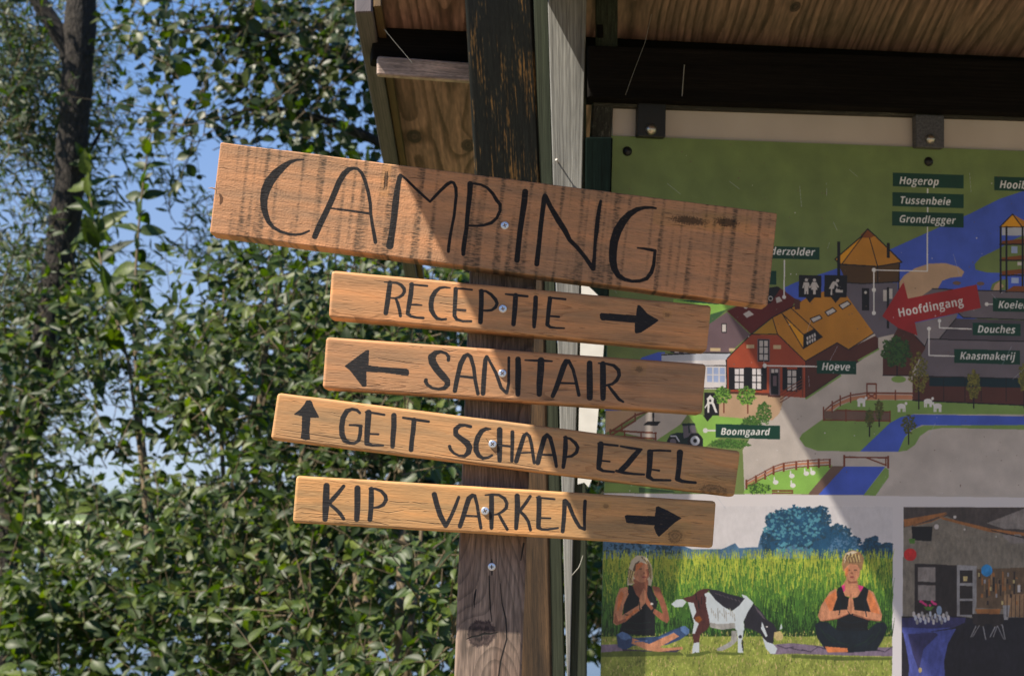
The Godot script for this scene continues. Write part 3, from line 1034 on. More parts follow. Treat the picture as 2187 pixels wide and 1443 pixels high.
	fill("purple", [8, 1418, 66, 1416, 76, 1440, 8, 1444])
	# left photograph: woman with blond hair sitting cross-legged
	fill("hair_blond", [82, 1252, 85, 1212, 94, 1183, 109, 1170, 124, 1169, 141, 1178, 153, 1198, 156, 1231, 151, 1256, 139, 1250, 100, 1249, 88, 1254])
	fill("skin_dark", [100, 1235, 142, 1238, 145, 1269, 99, 1268])
	fill("skin_dark", [96, 1254, 142, 1252, 148, 1280, 122, 1306, 99, 1280])
	fill("skin", [100, 1214, 105, 1193, 122, 1185, 139, 1192, 146, 1210, 145, 1228, 135, 1243, 122, 1246, 107, 1238, 101, 1228])
	fill("hair_blond", [100, 1216, 103, 1195, 119, 1182, 134, 1181, 148, 1198, 139, 1194, 124, 1189, 112, 1195])
	fill("hair_dark", [99, 1207, 105, 1192, 119, 1183, 112, 1195, 105, 1212, 101, 1230])
	oval("hair_dark", 119, 1207, 6.1, 1.9)
	oval("hair_dark", 139, 1209, 4.3, 1.9)
	oval("lip", 131, 1230, 6.6, 2.1)
	oval("skin_dark", 131, 1219, 3.1, 2.4)
	fill("skin_dark", [135, 1207, 146, 1210, 145, 1228, 135, 1243, 139, 1226])
	fill("cloth_black", [86, 1252, 97, 1254, 107, 1278, 122, 1294, 139, 1278, 141, 1252, 151, 1257, 169, 1300, 162, 1337, 162, 1395, 60, 1387, 72, 1332, 73, 1301, 85, 1278])
	fill("skin", [61, 1261, 83, 1256, 86, 1278, 73, 1306, 68, 1336, 119, 1306, 125, 1318, 76, 1355, 51, 1364, 42, 1357, 44, 1324, 51, 1287])
	fill("skin_dark", [49, 1329, 44, 1355, 54, 1363, 76, 1354, 100, 1337, 76, 1346, 56, 1353])
	fill("skin_dark", [153, 1254, 175, 1259, 187, 1288, 197, 1316, 204, 1350, 197, 1360, 177, 1349, 156, 1330, 160, 1318, 185, 1333, 173, 1297, 160, 1278])
	fill("skin", [114, 1308, 119, 1283, 129, 1261, 135, 1268, 137, 1299, 122, 1317])
	fill("skin_dark", [137, 1269, 141, 1287, 158, 1318, 151, 1323, 135, 1303])
	oval("pale", 153, 1305, 4.7, 3.3)
	fill("jeans_dark", [51, 1390, 68, 1381, 85, 1388, 100, 1400, 173, 1396, 214, 1378, 246, 1368, 260, 1376, 260, 1390, 233, 1407, 197, 1420, 148, 1422, 100, 1421, 76, 1434, 56, 1424])
	fill("jeans", [54, 1389, 68, 1381, 84, 1388, 95, 1400, 83, 1407, 64, 1402])
	fill("jeans", [236, 1370, 248, 1367, 261, 1377, 261, 1389, 251, 1393, 236, 1381])
	fill("skin", [97, 1400, 146, 1417, 187, 1430, 241, 1426, 243, 1433, 173, 1440, 139, 1434, 95, 1415])
	fill("skin", [146, 1417, 216, 1386, 232, 1397, 173, 1428])
	fill("purple_dark", [66, 1430, 139, 1435, 173, 1440, 236, 1434, 221, 1444, 76, 1442])
	line("hair_dark", 2.4, [88, 1207, 85, 1226, 88, 1247])
	line("straw", 2.4, [90, 1208, 86, 1227, 90, 1247])
	line("straw", 2.4, [92, 1209, 88, 1228, 92, 1247])
	line("hair_dark", 2.4, [93, 1210, 89, 1230, 93, 1247])
	line("straw", 2.4, [95, 1211, 91, 1231, 95, 1247])
	line("straw", 2.4, [97, 1212, 92, 1233, 97, 1247])
	line("hair_dark", 2.4, [99, 1213, 93, 1234, 98, 1247])
	line("straw", 2.4, [101, 1214, 95, 1236, 100, 1247])
	line("straw", 2.4, [103, 1214, 96, 1237, 102, 1247])
	line("hair_dark", 2.4, [124, 1174, 141, 1193, 148, 1231])
	line("straw", 2.4, [128, 1177, 143, 1196, 149, 1232])
	line("hair_dark", 2.4, [132, 1180, 145, 1200, 150, 1234])
	line("straw", 2.4, [136, 1183, 148, 1203, 150, 1235])
	line("hair_dark", 2.4, [140, 1185, 150, 1206, 151, 1236])
	line("straw", 2.4, [145, 1188, 152, 1210, 152, 1238])
	line("tractor", 2.4, [76, 1334, 100, 1339, 119, 1332])
	line("tractor", 2.4, [80, 1355, 112, 1360, 148, 1356])
	line("tractor", 2.4, [71, 1374, 105, 1379, 153, 1375])
	line("tractor", 2.4, [117, 1299, 119, 1325])
	line("tractor", 2.4, [148, 1269, 158, 1297])
	line("jeans_dark", 2.4, [59, 1400, 76, 1409, 90, 1402])
	line("jeans", 2.4, [173, 1401, 197, 1394, 216, 1385])
	line("jeans", 2.4, [105, 1410, 139, 1408])
	fill("skin_orange", [57, 1282, 66, 1268, 73, 1277, 64, 1306, 57, 1324, 53, 1322])
	fill("skin_orange", [76, 1343, 109, 1318, 117, 1320, 80, 1349])
	fill("skin_orange", [107, 1195, 122, 1187, 129, 1193, 117, 1207, 107, 1214])
	fill("lawn_dark", [1, 1439, 76, 1435, 236, 1442, 246, 1450, 76, 1452, 1, 1451])
	# left photograph: goat
	fill("goat_white", [209, 1306, 224, 1294, 242, 1292, 253, 1301, 242, 1314, 220, 1316])
	fill("goat_grey", [384, 1382, 399, 1384, 402, 1411, 384, 1427, 356, 1440, 342, 1440, 342, 1432, 367, 1421, 383, 1411])
	fill("goat_brown", [242, 1290, 271, 1283, 288, 1269, 303, 1264, 320, 1265, 310, 1278, 310, 1304, 320, 1326, 323, 1344, 318, 1373, 310, 1381, 294, 1391, 289, 1417, 274, 1417, 270, 1387, 276, 1362, 271, 1344, 267, 1318, 257, 1301])
	fill("goat_white", [257, 1301, 274, 1303, 282, 1329, 273, 1347, 289, 1362, 277, 1391, 270, 1389, 275, 1360, 267, 1334])
	fill("rust", [278, 1344, 291, 1340, 299, 1351, 288, 1360, 279, 1355])
	fill("goat_white", [306, 1278, 318, 1273, 337, 1293, 361, 1315, 386, 1328, 420, 1294, 413, 1280, 428, 1285, 449, 1305, 434, 1331, 420, 1356, 422, 1382, 399, 1383, 394, 1376, 356, 1377, 322, 1373, 318, 1344, 310, 1311])
	fill("goat_grey", [322, 1373, 320, 1359, 348, 1364, 394, 1361, 395, 1376, 356, 1380])
	fill("goat_black", [316, 1265, 346, 1269, 375, 1279, 405, 1286, 423, 1292, 407, 1312, 386, 1327, 361, 1315, 337, 1295, 322, 1276])
	fill("goat_white", [397, 1363, 421, 1363, 418, 1400, 413, 1418, 419, 1445, 403, 1446, 403, 1409])
	fill("goat_black", [414, 1409, 417, 1411, 420, 1440, 416, 1439])
	oval("goat_black", 410, 1400, 5.1, 4.4)
	fill("goat_black", [449, 1307, 470, 1327, 489, 1353, 508, 1365, 519, 1385, 509, 1394, 507, 1422, 485, 1416, 470, 1393, 447, 1381, 423, 1375, 421, 1356, 432, 1331])
	fill("goat_white", [475, 1402, 489, 1416, 507, 1422, 519, 1435, 513, 1450, 499, 1450, 485, 1434])
	fill("straw", [510, 1389, 527, 1385, 537, 1398, 533, 1411, 516, 1413, 509, 1403])
	fill("goat_white", [473, 1359, 477, 1364, 490, 1399, 485, 1403, 471, 1379])
	fill("goat_white", [525, 1383, 531, 1363, 534, 1378])
	fill("goat_white", [275, 1416, 290, 1414, 290, 1449, 269, 1448, 271, 1426])
	fill("goat_black", [272, 1448, 279, 1441, 285, 1449])
	line("goat_grey", 2.4, [325, 1319, 327, 1333])
	line("goat_grey", 2.4, [331, 1326, 333, 1341])
	line("goat_grey", 2.4, [337, 1333, 339, 1348])
	line("goat_grey", 2.4, [344, 1319, 345, 1355])
	line("goat_grey", 2.4, [350, 1326, 351, 1333])
	line("goat_grey", 2.4, [356, 1333, 358, 1341])
	line("goat_grey", 2.4, [362, 1319, 364, 1348])
	line("goat_grey", 2.4, [368, 1326, 370, 1356])
	line("goat_grey", 2.4, [374, 1334, 376, 1334])
	line("goat_grey", 2.4, [380, 1319, 382, 1341])
	line("goat_grey", 2.4, [386, 1326, 388, 1348])
	line("goat_grey", 2.4, [392, 1334, 394, 1356])
	line("ink", 2.4, [280, 1276, 282, 1294])
	line("goat_brown", 2.4, [284, 1287, 286, 1307])
	line("ink", 2.4, [288, 1298, 289, 1320])
	line("goat_brown", 2.4, [292, 1276, 293, 1294])
	line("ink", 2.4, [297, 1287, 297, 1307])
	line("goat_brown", 2.4, [301, 1298, 301, 1320])
	line("ink", 2.4, [305, 1276, 305, 1295])
	line("goat_brown", 2.4, [309, 1287, 308, 1307])
	line("barn_dark", 2.4, [337, 1277, 344, 1280])
	line("barn_dark", 2.4, [348, 1280, 355, 1284])
	line("barn_dark", 2.4, [359, 1283, 366, 1288])
	line("barn_dark", 2.4, [371, 1287, 377, 1292])
	line("barn_dark", 2.4, [382, 1290, 388, 1295])
	line("barn_dark", 2.4, [394, 1294, 399, 1299])
	line("barn_dark", 2.4, [405, 1297, 410, 1303])
	fill("barn_dark", [451, 1311, 470, 1331, 485, 1353, 477, 1349, 458, 1327])
	oval("pale", 488, 1373, 2.9, 2.2)
	fill("lawn_dark", [252, 1448, 318, 1438, 325, 1445, 291, 1453, 252, 1455])
	fill("lawn_dark", [340, 1442, 405, 1445, 428, 1449, 394, 1453, 344, 1449])
	# left photograph: woman with hair tied up
	fill("hair_brown", [711, 1198, 714, 1177, 728, 1162, 745, 1157, 765, 1163, 778, 1180, 771, 1214, 759, 1216, 720, 1213, 715, 1219])
	fill("hair_blond", [720, 1168, 742, 1159, 759, 1163, 742, 1169, 725, 1179, 718, 1196])
	fill("skin", [725, 1239, 757, 1242, 760, 1261, 775, 1264, 757, 1295, 720, 1288, 710, 1261])
	fill("pink", [710, 1258, 720, 1255, 720, 1272, 715, 1277])
	fill("pink", [759, 1256, 776, 1261, 769, 1278, 761, 1267])
	fill("skin", [717, 1209, 731, 1192, 754, 1195, 766, 1209, 764, 1231, 754, 1245, 738, 1248, 725, 1240])
	fill("hair_brown", [716, 1215, 718, 1198, 731, 1189, 754, 1192, 766, 1204, 767, 1215, 757, 1199, 734, 1196, 722, 1207])
	oval("hair_dark", 731, 1214, 5.4, 1.9)
	oval("hair_dark", 751, 1214, 5.4, 1.9)
	oval("skin_dark", 741, 1223, 3.8, 2.7)
	oval("lip", 741, 1234, 7.1, 2.4)
	fill("skin_dark", [727, 1240, 738, 1248, 754, 1245, 757, 1243, 757, 1252, 731, 1251])
	fill("cloth_black", [698, 1266, 710, 1260, 720, 1288, 742, 1297, 759, 1290, 777, 1261, 791, 1270, 788, 1299, 798, 1335, 788, 1378, 794, 1397, 691, 1396, 697, 1356, 680, 1327, 691, 1299])
	fill("skin", [674, 1277, 694, 1265, 697, 1293, 683, 1330, 725, 1326, 732, 1338, 697, 1351, 646, 1358, 639, 1344, 649, 1314])
	fill("skin_orange", [658, 1298, 694, 1271, 695, 1293, 683, 1330, 674, 1330])
	fill("skin", [791, 1270, 806, 1278, 820, 1311, 832, 1343, 829, 1360, 788, 1353, 742, 1338, 748, 1328, 797, 1334, 785, 1299])
	fill("skin_orange", [791, 1274, 802, 1283, 817, 1316, 825, 1341, 798, 1334, 787, 1299])
	fill("skin", [727, 1329, 731, 1299, 738, 1280, 745, 1299, 749, 1330, 738, 1341])
	line("skin_dark", 2.4, [738, 1283, 738, 1337])
	fill("cloth_navy", [630, 1368, 646, 1360, 671, 1363, 694, 1385, 788, 1387, 817, 1365, 840, 1365, 848, 1379, 834, 1414, 814, 1445, 731, 1450, 660, 1438, 637, 1405])
	fill("skin_orange", [660, 1431, 694, 1434, 728, 1437, 729, 1449, 668, 1448])
	line("straw", 2.4, [717, 1183, 722, 1166, 731, 1190])
	line("hair_dark", 2.4, [722, 1182, 727, 1169, 735, 1194])
	line("straw", 2.4, [728, 1180, 732, 1171, 739, 1190])
	line("hair_dark", 2.4, [734, 1178, 737, 1166, 744, 1194])
	line("straw", 2.4, [739, 1177, 742, 1169, 748, 1190])
	line("hair_dark", 2.4, [745, 1178, 747, 1171, 752, 1194])
	line("straw", 2.4, [751, 1180, 751, 1166, 757, 1190])
	line("hair_dark", 2.4, [757, 1182, 756, 1169, 761, 1194])
	line("straw", 2.4, [762, 1183, 761, 1171, 765, 1190])
	line("cloth_navy", 2.7, [702, 1277, 708, 1315, 702, 1342])
	line("cloth_navy", 2.7, [782, 1278, 779, 1316, 785, 1348])
	line("cloth_navy", 2.7, [708, 1358, 742, 1364, 782, 1359])
	line("cloth_navy", 2.7, [702, 1377, 737, 1383, 777, 1381])
	line("tractor", 3.2, [646, 1379, 668, 1407, 691, 1423])
	line("tractor", 3.3, [828, 1382, 811, 1411, 788, 1427])
	line("tractor", 3.3, [668, 1396, 697, 1418, 731, 1429])
	line("tractor", 3.3, [805, 1398, 782, 1419, 748, 1432])
	fill("skin_dark", [646, 1358, 697, 1351, 731, 1337, 731, 1340, 697, 1354, 651, 1360])
	fill("skin_dark", [829, 1360, 788, 1353, 745, 1340, 745, 1343, 788, 1357, 822, 1362])
	fill("skin_orange", [720, 1212, 728, 1204, 731, 1217, 725, 1234, 720, 1228])
	fill("lawn_dark", [561, 1453, 731, 1462, 863, 1465, 860, 1473, 702, 1472, 561, 1462])
	# right photograph: room with high table
	fill("room_wall", [897, 1034, 1330, 1036, 1330, 1617, 891, 1609])
	fill("room_ceiling", [897, 1034, 1330, 1036, 1330, 1159, 1240, 1123, 1165, 1102, 1076, 1081, 1028, 1060, 987, 1074, 897, 1093])
	fill("room_beam", [897, 1070, 1028, 1049, 1016, 1058, 928, 1086, 899, 1091])
	fill("room_beam", [1002, 1060, 1165, 1097, 1267, 1109, 1267, 1118, 1158, 1106, 1016, 1070])
	fill("room_grey", [1150, 1081, 1267, 1039, 1330, 1039, 1330, 1102, 1202, 1097])
	fill("room_grey", [1199, 1116, 1255, 1113, 1274, 1138, 1225, 1141])
	fill("ink", [921, 1091, 985, 1091, 981, 1133, 924, 1129])
	fill("leaf_mid", [913, 1126, 932, 1126, 930, 1140, 915, 1138])
	oval("lamp_red", 917, 1171, 19.5, 18.1)
	oval("pale", 997, 1091, 7.0, 7.7)
	fill("room_dark", [930, 1197, 996, 1199, 1061, 1203, 1061, 1350, 930, 1342])
	fill("room_grey", [940, 1206, 994, 1208, 994, 1251, 940, 1248])
	fill("room_grey", [940, 1258, 994, 1260, 994, 1304, 940, 1302])
	fill("pale_grey", [1059, 1201, 1120, 1205, 1120, 1305, 1111, 1352, 1059, 1349])
	fill("room_dark", [1068, 1217, 1107, 1218, 1107, 1254, 1068, 1254])
	fill("room_dark", [1068, 1261, 1107, 1263, 1107, 1298, 1068, 1299])
	fill("room_dark", [1068, 1305, 1107, 1306, 1107, 1345, 1068, 1346])
	fill("straw", [1078, 1235, 1092, 1235, 1091, 1249, 1079, 1249])
	fill("room_shelf", [1120, 1214, 1330, 1208, 1330, 1335, 1120, 1326])
	fill("room_dark", [1128, 1221, 1132, 1221, 1132, 1242, 1128, 1242])
	fill("room_beam", [1135, 1239, 1139, 1239, 1139, 1260, 1135, 1260])
	fill("room_shelf_light", [1142, 1256, 1146, 1256, 1146, 1279, 1142, 1279])
	fill("room_dark", [1149, 1274, 1154, 1274, 1154, 1297, 1149, 1297])
	fill("room_beam", [1156, 1291, 1161, 1291, 1161, 1242, 1156, 1242])
	fill("room_shelf_light", [1163, 1221, 1168, 1221, 1168, 1261, 1163, 1261])
	fill("room_dark", [1170, 1239, 1175, 1239, 1175, 1279, 1170, 1279])
	fill("room_beam", [1177, 1257, 1182, 1257, 1182, 1297, 1177, 1297])
	fill("room_shelf_light", [1185, 1274, 1189, 1274, 1189, 1243, 1185, 1243])
	fill("room_dark", [1192, 1292, 1196, 1292, 1196, 1261, 1192, 1261])
	fill("room_beam", [1199, 1222, 1203, 1222, 1203, 1279, 1199, 1279])
	fill("room_shelf_light", [1206, 1239, 1210, 1239, 1210, 1298, 1206, 1297])
	fill("room_dark", [1213, 1257, 1217, 1257, 1217, 1243, 1213, 1243])
	fill("room_beam", [1220, 1274, 1225, 1274, 1225, 1261, 1220, 1261])
	fill("room_shelf_light", [1227, 1292, 1232, 1292, 1232, 1279, 1227, 1279])
	fill("room_dark", [1234, 1222, 1239, 1222, 1239, 1298, 1234, 1298])
	fill("room_beam", [1241, 1239, 1246, 1239, 1246, 1243, 1241, 1243])
	fill("room_shelf_light", [1249, 1257, 1253, 1257, 1253, 1261, 1249, 1261])
	fill("room_dark", [1256, 1275, 1260, 1275, 1260, 1280, 1256, 1280])
	fill("room_beam", [1263, 1292, 1267, 1292, 1267, 1298, 1263, 1298])
	fill("room_shelf_light", [1270, 1222, 1275, 1222, 1275, 1243, 1270, 1243])
	fill("room_dark", [1277, 1240, 1282, 1240, 1282, 1262, 1277, 1261])
	fill("room_beam", [1284, 1257, 1289, 1257, 1289, 1280, 1284, 1280])
	fill("room_shelf_light", [1291, 1275, 1296, 1275, 1296, 1298, 1291, 1298])
	fill("room_dark", [1299, 1293, 1303, 1293, 1303, 1243, 1299, 1243])
	fill("room_beam", [1306, 1222, 1310, 1222, 1310, 1262, 1306, 1262])
	oval("lamp_blue", 1151, 1218, 17.5, 17.5)
	fill("room_shelf_light", [1204, 1288, 1330, 1288, 1330, 1356, 1206, 1353])
	fill("pale", [1246, 1261, 1255, 1261, 1255, 1282, 1246, 1282])
	fill("room_floor", [891, 1348, 1059, 1349, 1113, 1356, 1330, 1355, 1330, 1617, 891, 1609])
	fill("room_beam", [1115, 1330, 1195, 1330, 1191, 1344, 1124, 1347])
	fill("room_dark", [1105, 1343, 1210, 1345, 1202, 1373, 1109, 1372])
	fill("pale_grey", [1201, 1320, 1223, 1320, 1217, 1362, 1204, 1362])
	line("pale_grey", 3.5, [1102, 1410, 1120, 1375, 1139, 1375, 1148, 1418])
	line("pale_grey", 3.5, [1161, 1411, 1180, 1376, 1199, 1376, 1208, 1418])
	fill("table_blue_dark", [892, 1353, 980, 1349, 1087, 1354, 1083, 1368, 1042, 1385, 980, 1392, 892, 1393])
	fill("table_blue", [892, 1379, 980, 1384, 1046, 1381, 1031, 1385, 980, 1393, 892, 1395])
	fill("table_blue", [895, 1395, 980, 1394, 1057, 1385, 1031, 1430, 1020, 1479, 1028, 1612, 910, 1609, 913, 1488, 904, 1435])
	fill("table_blue_dark", [910, 1399, 991, 1395, 1002, 1402, 957, 1443, 943, 1505, 924, 1453])
	oval("pale", 928, 1342, 4.5, 8.4)
	oval("mist", 933, 1353, 4.5, 8.4)
	oval("pale_grey", 938, 1364, 4.5, 8.4)
	oval("pale", 943, 1347, 4.5, 8.4)
	oval("mist", 948, 1359, 4.5, 8.4)
	oval("pale_grey", 953, 1342, 4.5, 8.4)
	oval("pale", 958, 1353, 4.5, 8.4)
	oval("mist", 963, 1364, 4.5, 8.4)
	oval("pale_grey", 968, 1348, 4.5, 8.4)
	oval("pale", 973, 1359, 4.5, 8.4)
	oval("mist", 978, 1342, 4.5, 8.4)
	oval("pale_grey", 983, 1353, 4.5, 8.4)
	oval("pale", 988, 1365, 4.5, 8.4)
	oval("mist", 993, 1348, 4.5, 8.4)
	oval("pale_grey", 998, 1359, 4.5, 8.4)
	oval("pale", 1003, 1342, 4.5, 8.4)
	oval("mist", 1008, 1354, 4.5, 8.4)
	oval("pale_grey", 1013, 1365, 4.5, 8.4)
	oval("pale", 1018, 1348, 4.5, 8.4)
	oval("mist", 1023, 1359, 4.5, 8.4)
	oval("pale_grey", 1028, 1343, 4.5, 8.4)
	oval("pale", 1033, 1354, 4.5, 8.4)
	oval("lamp_blue_pale", 1005, 1332, 8.4, 14.0)
	oval("pink", 948, 1306, 4.2, 3.5)
	oval("pink", 957, 1311, 4.2, 3.5)
	oval("pink", 966, 1317, 4.2, 3.5)
	oval("pink", 954, 1308, 4.2, 3.5)
	oval("pink", 963, 1314, 4.2, 3.5)
	oval("pink", 951, 1306, 4.2, 3.5)
	oval("pink", 989, 1312, 4.2, 3.5)
	oval("pink", 977, 1317, 4.2, 3.5)
	oval("pink", 986, 1309, 4.2, 3.5)
	oval("pink", 995, 1314, 4.2, 3.5)
	oval("pink", 983, 1306, 4.2, 3.5)
	oval("pink", 992, 1312, 4.2, 3.5)
	fill("leaf_mid", [957, 1321, 991, 1321, 980, 1332, 967, 1332])
	fill("room_dark", [1117, 1372, 1146, 1370, 1145, 1379, 1118, 1380])
	fill("room_dark", [1165, 1372, 1195, 1371, 1193, 1380, 1167, 1381])
	line("pale_grey", 2.5, [1107, 1410, 1128, 1377])
	line("pale_grey", 2.5, [1171, 1411, 1184, 1378, 1204, 1418])
	fill("straw", [1124, 1225, 1130, 1225, 1130, 1236, 1124, 1236])
	fill("room_beam", [1133, 1286, 1139, 1286, 1139, 1297, 1133, 1297])
	fill("pale_grey", [1142, 1245, 1148, 1245, 1148, 1256, 1142, 1256])
	fill("room_dark", [1151, 1306, 1157, 1306, 1157, 1318, 1151, 1317])
	fill("straw", [1160, 1265, 1166, 1266, 1166, 1277, 1160, 1277])
	fill("room_beam", [1169, 1225, 1175, 1225, 1175, 1236, 1169, 1236])
	fill("pale_grey", [1178, 1286, 1184, 1286, 1184, 1297, 1178, 1297])
	fill("room_dark", [1187, 1245, 1193, 1246, 1193, 1257, 1187, 1257])
	fill("straw", [1196, 1307, 1202, 1307, 1202, 1318, 1196, 1318])
	fill("room_beam", [1205, 1266, 1211, 1266, 1211, 1277, 1205, 1277])
	fill("pale_grey", [1214, 1225, 1220, 1225, 1220, 1237, 1214, 1236])
	fill("room_dark", [1223, 1286, 1229, 1287, 1229, 1298, 1223, 1298])
	fill("straw", [1232, 1246, 1238, 1246, 1238, 1257, 1232, 1257])
	fill("room_beam", [1241, 1307, 1247, 1307, 1247, 1318, 1241, 1318])
	line("room_dark", 2.4, [1214, 1290, 1214, 1353])
	line("room_dark", 2.4, [1227, 1290, 1227, 1354])
	line("room_dark", 2.4, [1240, 1290, 1240, 1354])
	line("room_dark", 2.4, [1253, 1291, 1253, 1354])
	line("room_dark", 2.4, [1266, 1291, 1266, 1354])
	line("room_dark", 2.4, [1279, 1291, 1279, 1354])
	line("room_dark", 2.4, [1293, 1291, 1293, 1354])
	line("room_dark", 2.4, [1306, 1291, 1306, 1354])
	line("room_dark", 2.4, [1319, 1291, 1319, 1355])
	oval("straw", 947, 1503, 5.6, 7.7)
	line("room_beam", 2.4, [1028, 1053, 1009, 1065, 980, 1077, 928, 1088])
	line("room_dark", 2.8, [1165, 1102, 1263, 1123])
	oval("pale", 1053, 1063, 4.9, 4.9)
	oval("pale", 1083, 1099, 3.1, 3.1)
	oval("pale", 1180, 1120, 2.5, 2.5)
	weathering(1000)
	photo_finish(Rect2i(8, 1031, 854, 535), 17)
	photo_finish(Rect2i(893, 1034, 374, 539), 29)
	return ImageTexture.create_from_image(page)

# ------------------------------------------------------------------ leaves and plants
func leaf_mesh(long: float, wide: float, fold: float, curl: float, tip := 0.55) -> ArrayMesh:
	var st := SurfaceTool.new()
	st.begin(Mesh.PRIMITIVE_TRIANGLES)
	st.set_smooth_group(0)
	var rows := 5
	var g := []
	for k in rows + 1:
		var u := float(k) / rows
		var half := wide * 0.5 * pow(sin(PI * pow(u, 0.72 if tip > 0.5 else 1.0) * 0.97 + 0.04), 0.85)
		if k == rows: half = wide * 0.02
		var z := long * u
		var y := -curl * long * u * u
		var lift := fold * half
		g.append([Vector3(-half, y + lift, z), Vector3(-half * 0.5, y + lift * 0.35, z), Vector3(0, y, z), Vector3(half * 0.5, y + lift * 0.35, z), Vector3(half, y + lift, z)])
	for k in rows:
		for c in 4:
			for p in [g[k][c], g[k + 1][c], g[k + 1][c + 1], g[k][c], g[k + 1][c + 1], g[k][c + 1]]:
				st.set_uv(Vector2(p.x / wide + 0.5, p.z / long))
				st.add_vertex(p)
	st.index()
	st.generate_normals()
	return st.commit()

func leaf_texture(sd: int) -> ImageTexture:
	var w := 64; var h := 128
	var im := Image.create(w, h, false, Image.FORMAT_RGB8)
	var f := FastNoiseLite.new()
	f.seed = sd
	f.frequency = 0.06
	for y in h:
		for x in w:
			var u := absf(x / 31.5 - 1.0)
			var vein := 1.0 - smoothstep(0.0, 0.07, u)
			var s := fposmod(y / 128.0 * 7.0 - u * 1.6, 1.0)
			vein = maxf(vein, 0.55 * (1.0 - smoothstep(0.0, 0.12, absf(s - 0.5) * 1.2)))
			var t := 0.80 + f.get_noise_2d(x, y) * 0.22
			im.set_pixel(x, y, Color(minf(1, t + vein * 0.22), minf(1, t + vein * 0.18), minf(1, t + vein * 0.16)))
	return ImageTexture.create_from_image(im)

func leaf_material(c: Color, tex: Texture2D, rough: float) -> StandardMaterial3D:
	var m := mat(c, rough, tex)
	m.metallic_specular = 0.45
	m.backlight_enabled = true
	m.backlight = Color(0.92, 1.0, 0.22)
	m.vertex_color_use_as_albedo = true
	return m

class Growth:
	var leaves: Array[Transform3D] = []
	var wood := Geo.new()

func leaf_at(gr: Growth, p: Vector3, along: Vector3, up: Vector3, s: float) -> void:
	var z := along.normalized()
	var y := (up - z * up.dot(z)).normalized()
	if y.length() < 0.5: y = Vector3.UP
	var x := y.cross(z)
	gr.leaves.append(Transform3D(Basis(x * s, y * s, z * s), p))

func rnd3() -> Vector3:
	return Vector3(rng.randfn(), rng.randfn(), rng.randfn())

# a leafy twig with leaves in opposite (or alternate) pairs
func twig(gr: Growth, start: Vector3, dir: Vector3, long: float, pairs: int, size: float, droop: float, thick: float, alternate := false) -> void:
	var path := []
	var radii := []
	var p := start
	var d := dir.normalized()
	var steps := maxi(3, pairs)
	var turn := rng.randf() * TAU
	for k in steps + 1:
		path.append(p)
		var u := float(k) / steps
		radii.append(thick * (1.0 - 0.75 * u))
		if k >= 1:
			var side := d.cross(Vector3.UP + rnd3() * 0.1).normalized()
			var other := side.cross(d).normalized()
			var an := turn + k * (2.4 if alternate else PI / 2)
			var rad := side * cos(an) + other * sin(an) * 0.7
			var s := size * (1.0 - 0.45 * u) * rng.randf_range(0.55, 1.25)
			for q in (1 if alternate else 2):
				var sd := rad * (1 if q == 0 else -1)
				var ax := d * (0.35 + 0.5 * u) + sd * 0.9 + Vector3.DOWN * droop * rng.randf_range(0.2, 1.3) + rnd3() * 0.15
				var up := Vector3.UP * 0.35 + SUN * 0.75 + d * 0.15 + Vector3(-0.1, 0, 0.85) + sd * 0.3 + rnd3() * 0.45
				leaf_at(gr, p + sd * thick, ax, up, s)
		if k == steps:
			for q in 2: leaf_at(gr, p, d + rnd3() * 0.35, Vector3.UP + SUN * 0.4 + rnd3() * 0.4, size * 0.5)
		d = (d + rnd3() * 0.10 + Vector3.UP * 0.04 - Vector3.UP * droop * 0.08).normalized()
		p += d * long / steps
	tube(gr.wood, path, radii, 4)

func in_view(p: Vector3) -> bool:
	var d := EYE.z - p.z
	var x := p.x / d * 3600.0 + 1093.5
	var y := 1080.0 - (p.y - EYE.y) / d * 3600.0
	return x > -40 and x < 2230 and y > -40 and y < 1480

# the leaves of a plant: the nearest in view one by one, the rest as one mass
func foliage(root: Node3D, gr: Growth, meshes: Array, tints: Array, singles: int, kind: String) -> void:
	var order := []
	for k in gr.leaves.size():
		var t: Transform3D = gr.leaves[k]
		var d: float = EYE.distance_to(t.origin)
		order.append([d if in_view(t.origin) else d + 1000.0, k])
	order.sort_custom(func(a, b): return a[0] < b[0])
	var mass := {}
	for q in order.size():
		var t: Transform3D = gr.leaves[order[q][1]]
		var variant := rng.randi() % meshes.size()
		if q < singles and order[q][0] < 900.0:
			var o := MeshInstance3D.new()
			o.name = numbered("leaf", root)
			o.mesh = meshes[variant]
			o.material_override = mats[kind][rng.randi() % mats[kind].size()]
			o.transform = Transform3D(t.basis, t.origin - root.position)
			root.add_child(o, true)
		else:
			if not mass.has(variant): mass[variant] = []
			mass[variant].append(t)
	for variant in mass:
		var mm := MultiMesh.new()
		mm.transform_format = MultiMesh.TRANSFORM_3D
		mm.use_colors = true
		mm.mesh = meshes[variant]
		mm.instance_count = mass[variant].size()
		for k in mass[variant].size():
			var t: Transform3D = mass[variant][k]
			mm.set_instance_transform(k, Transform3D(t.basis, t.origin - root.position))
			var c: Color = tints[rng.randi() % tints.size()]
			mm.set_instance_color(k, c * rng.randf_range(0.8, 1.2))
		var mi := MultiMeshInstance3D.new()
		mi.name = numbered("foliage", root)
		mi.multimesh = mm
		mi.material_override = mats[kind + "_mass"]
		mi.set_meta("kind", "stuff")
		root.add_child(mi, true)

func twigs_of(root: Node3D, gr: Growth, m: Material) -> void:
	if gr.wood.v.size() == 0: return
	var o := put("twigs", gr.wood.done(), m, root)
	o.set_meta("kind", "stuff")

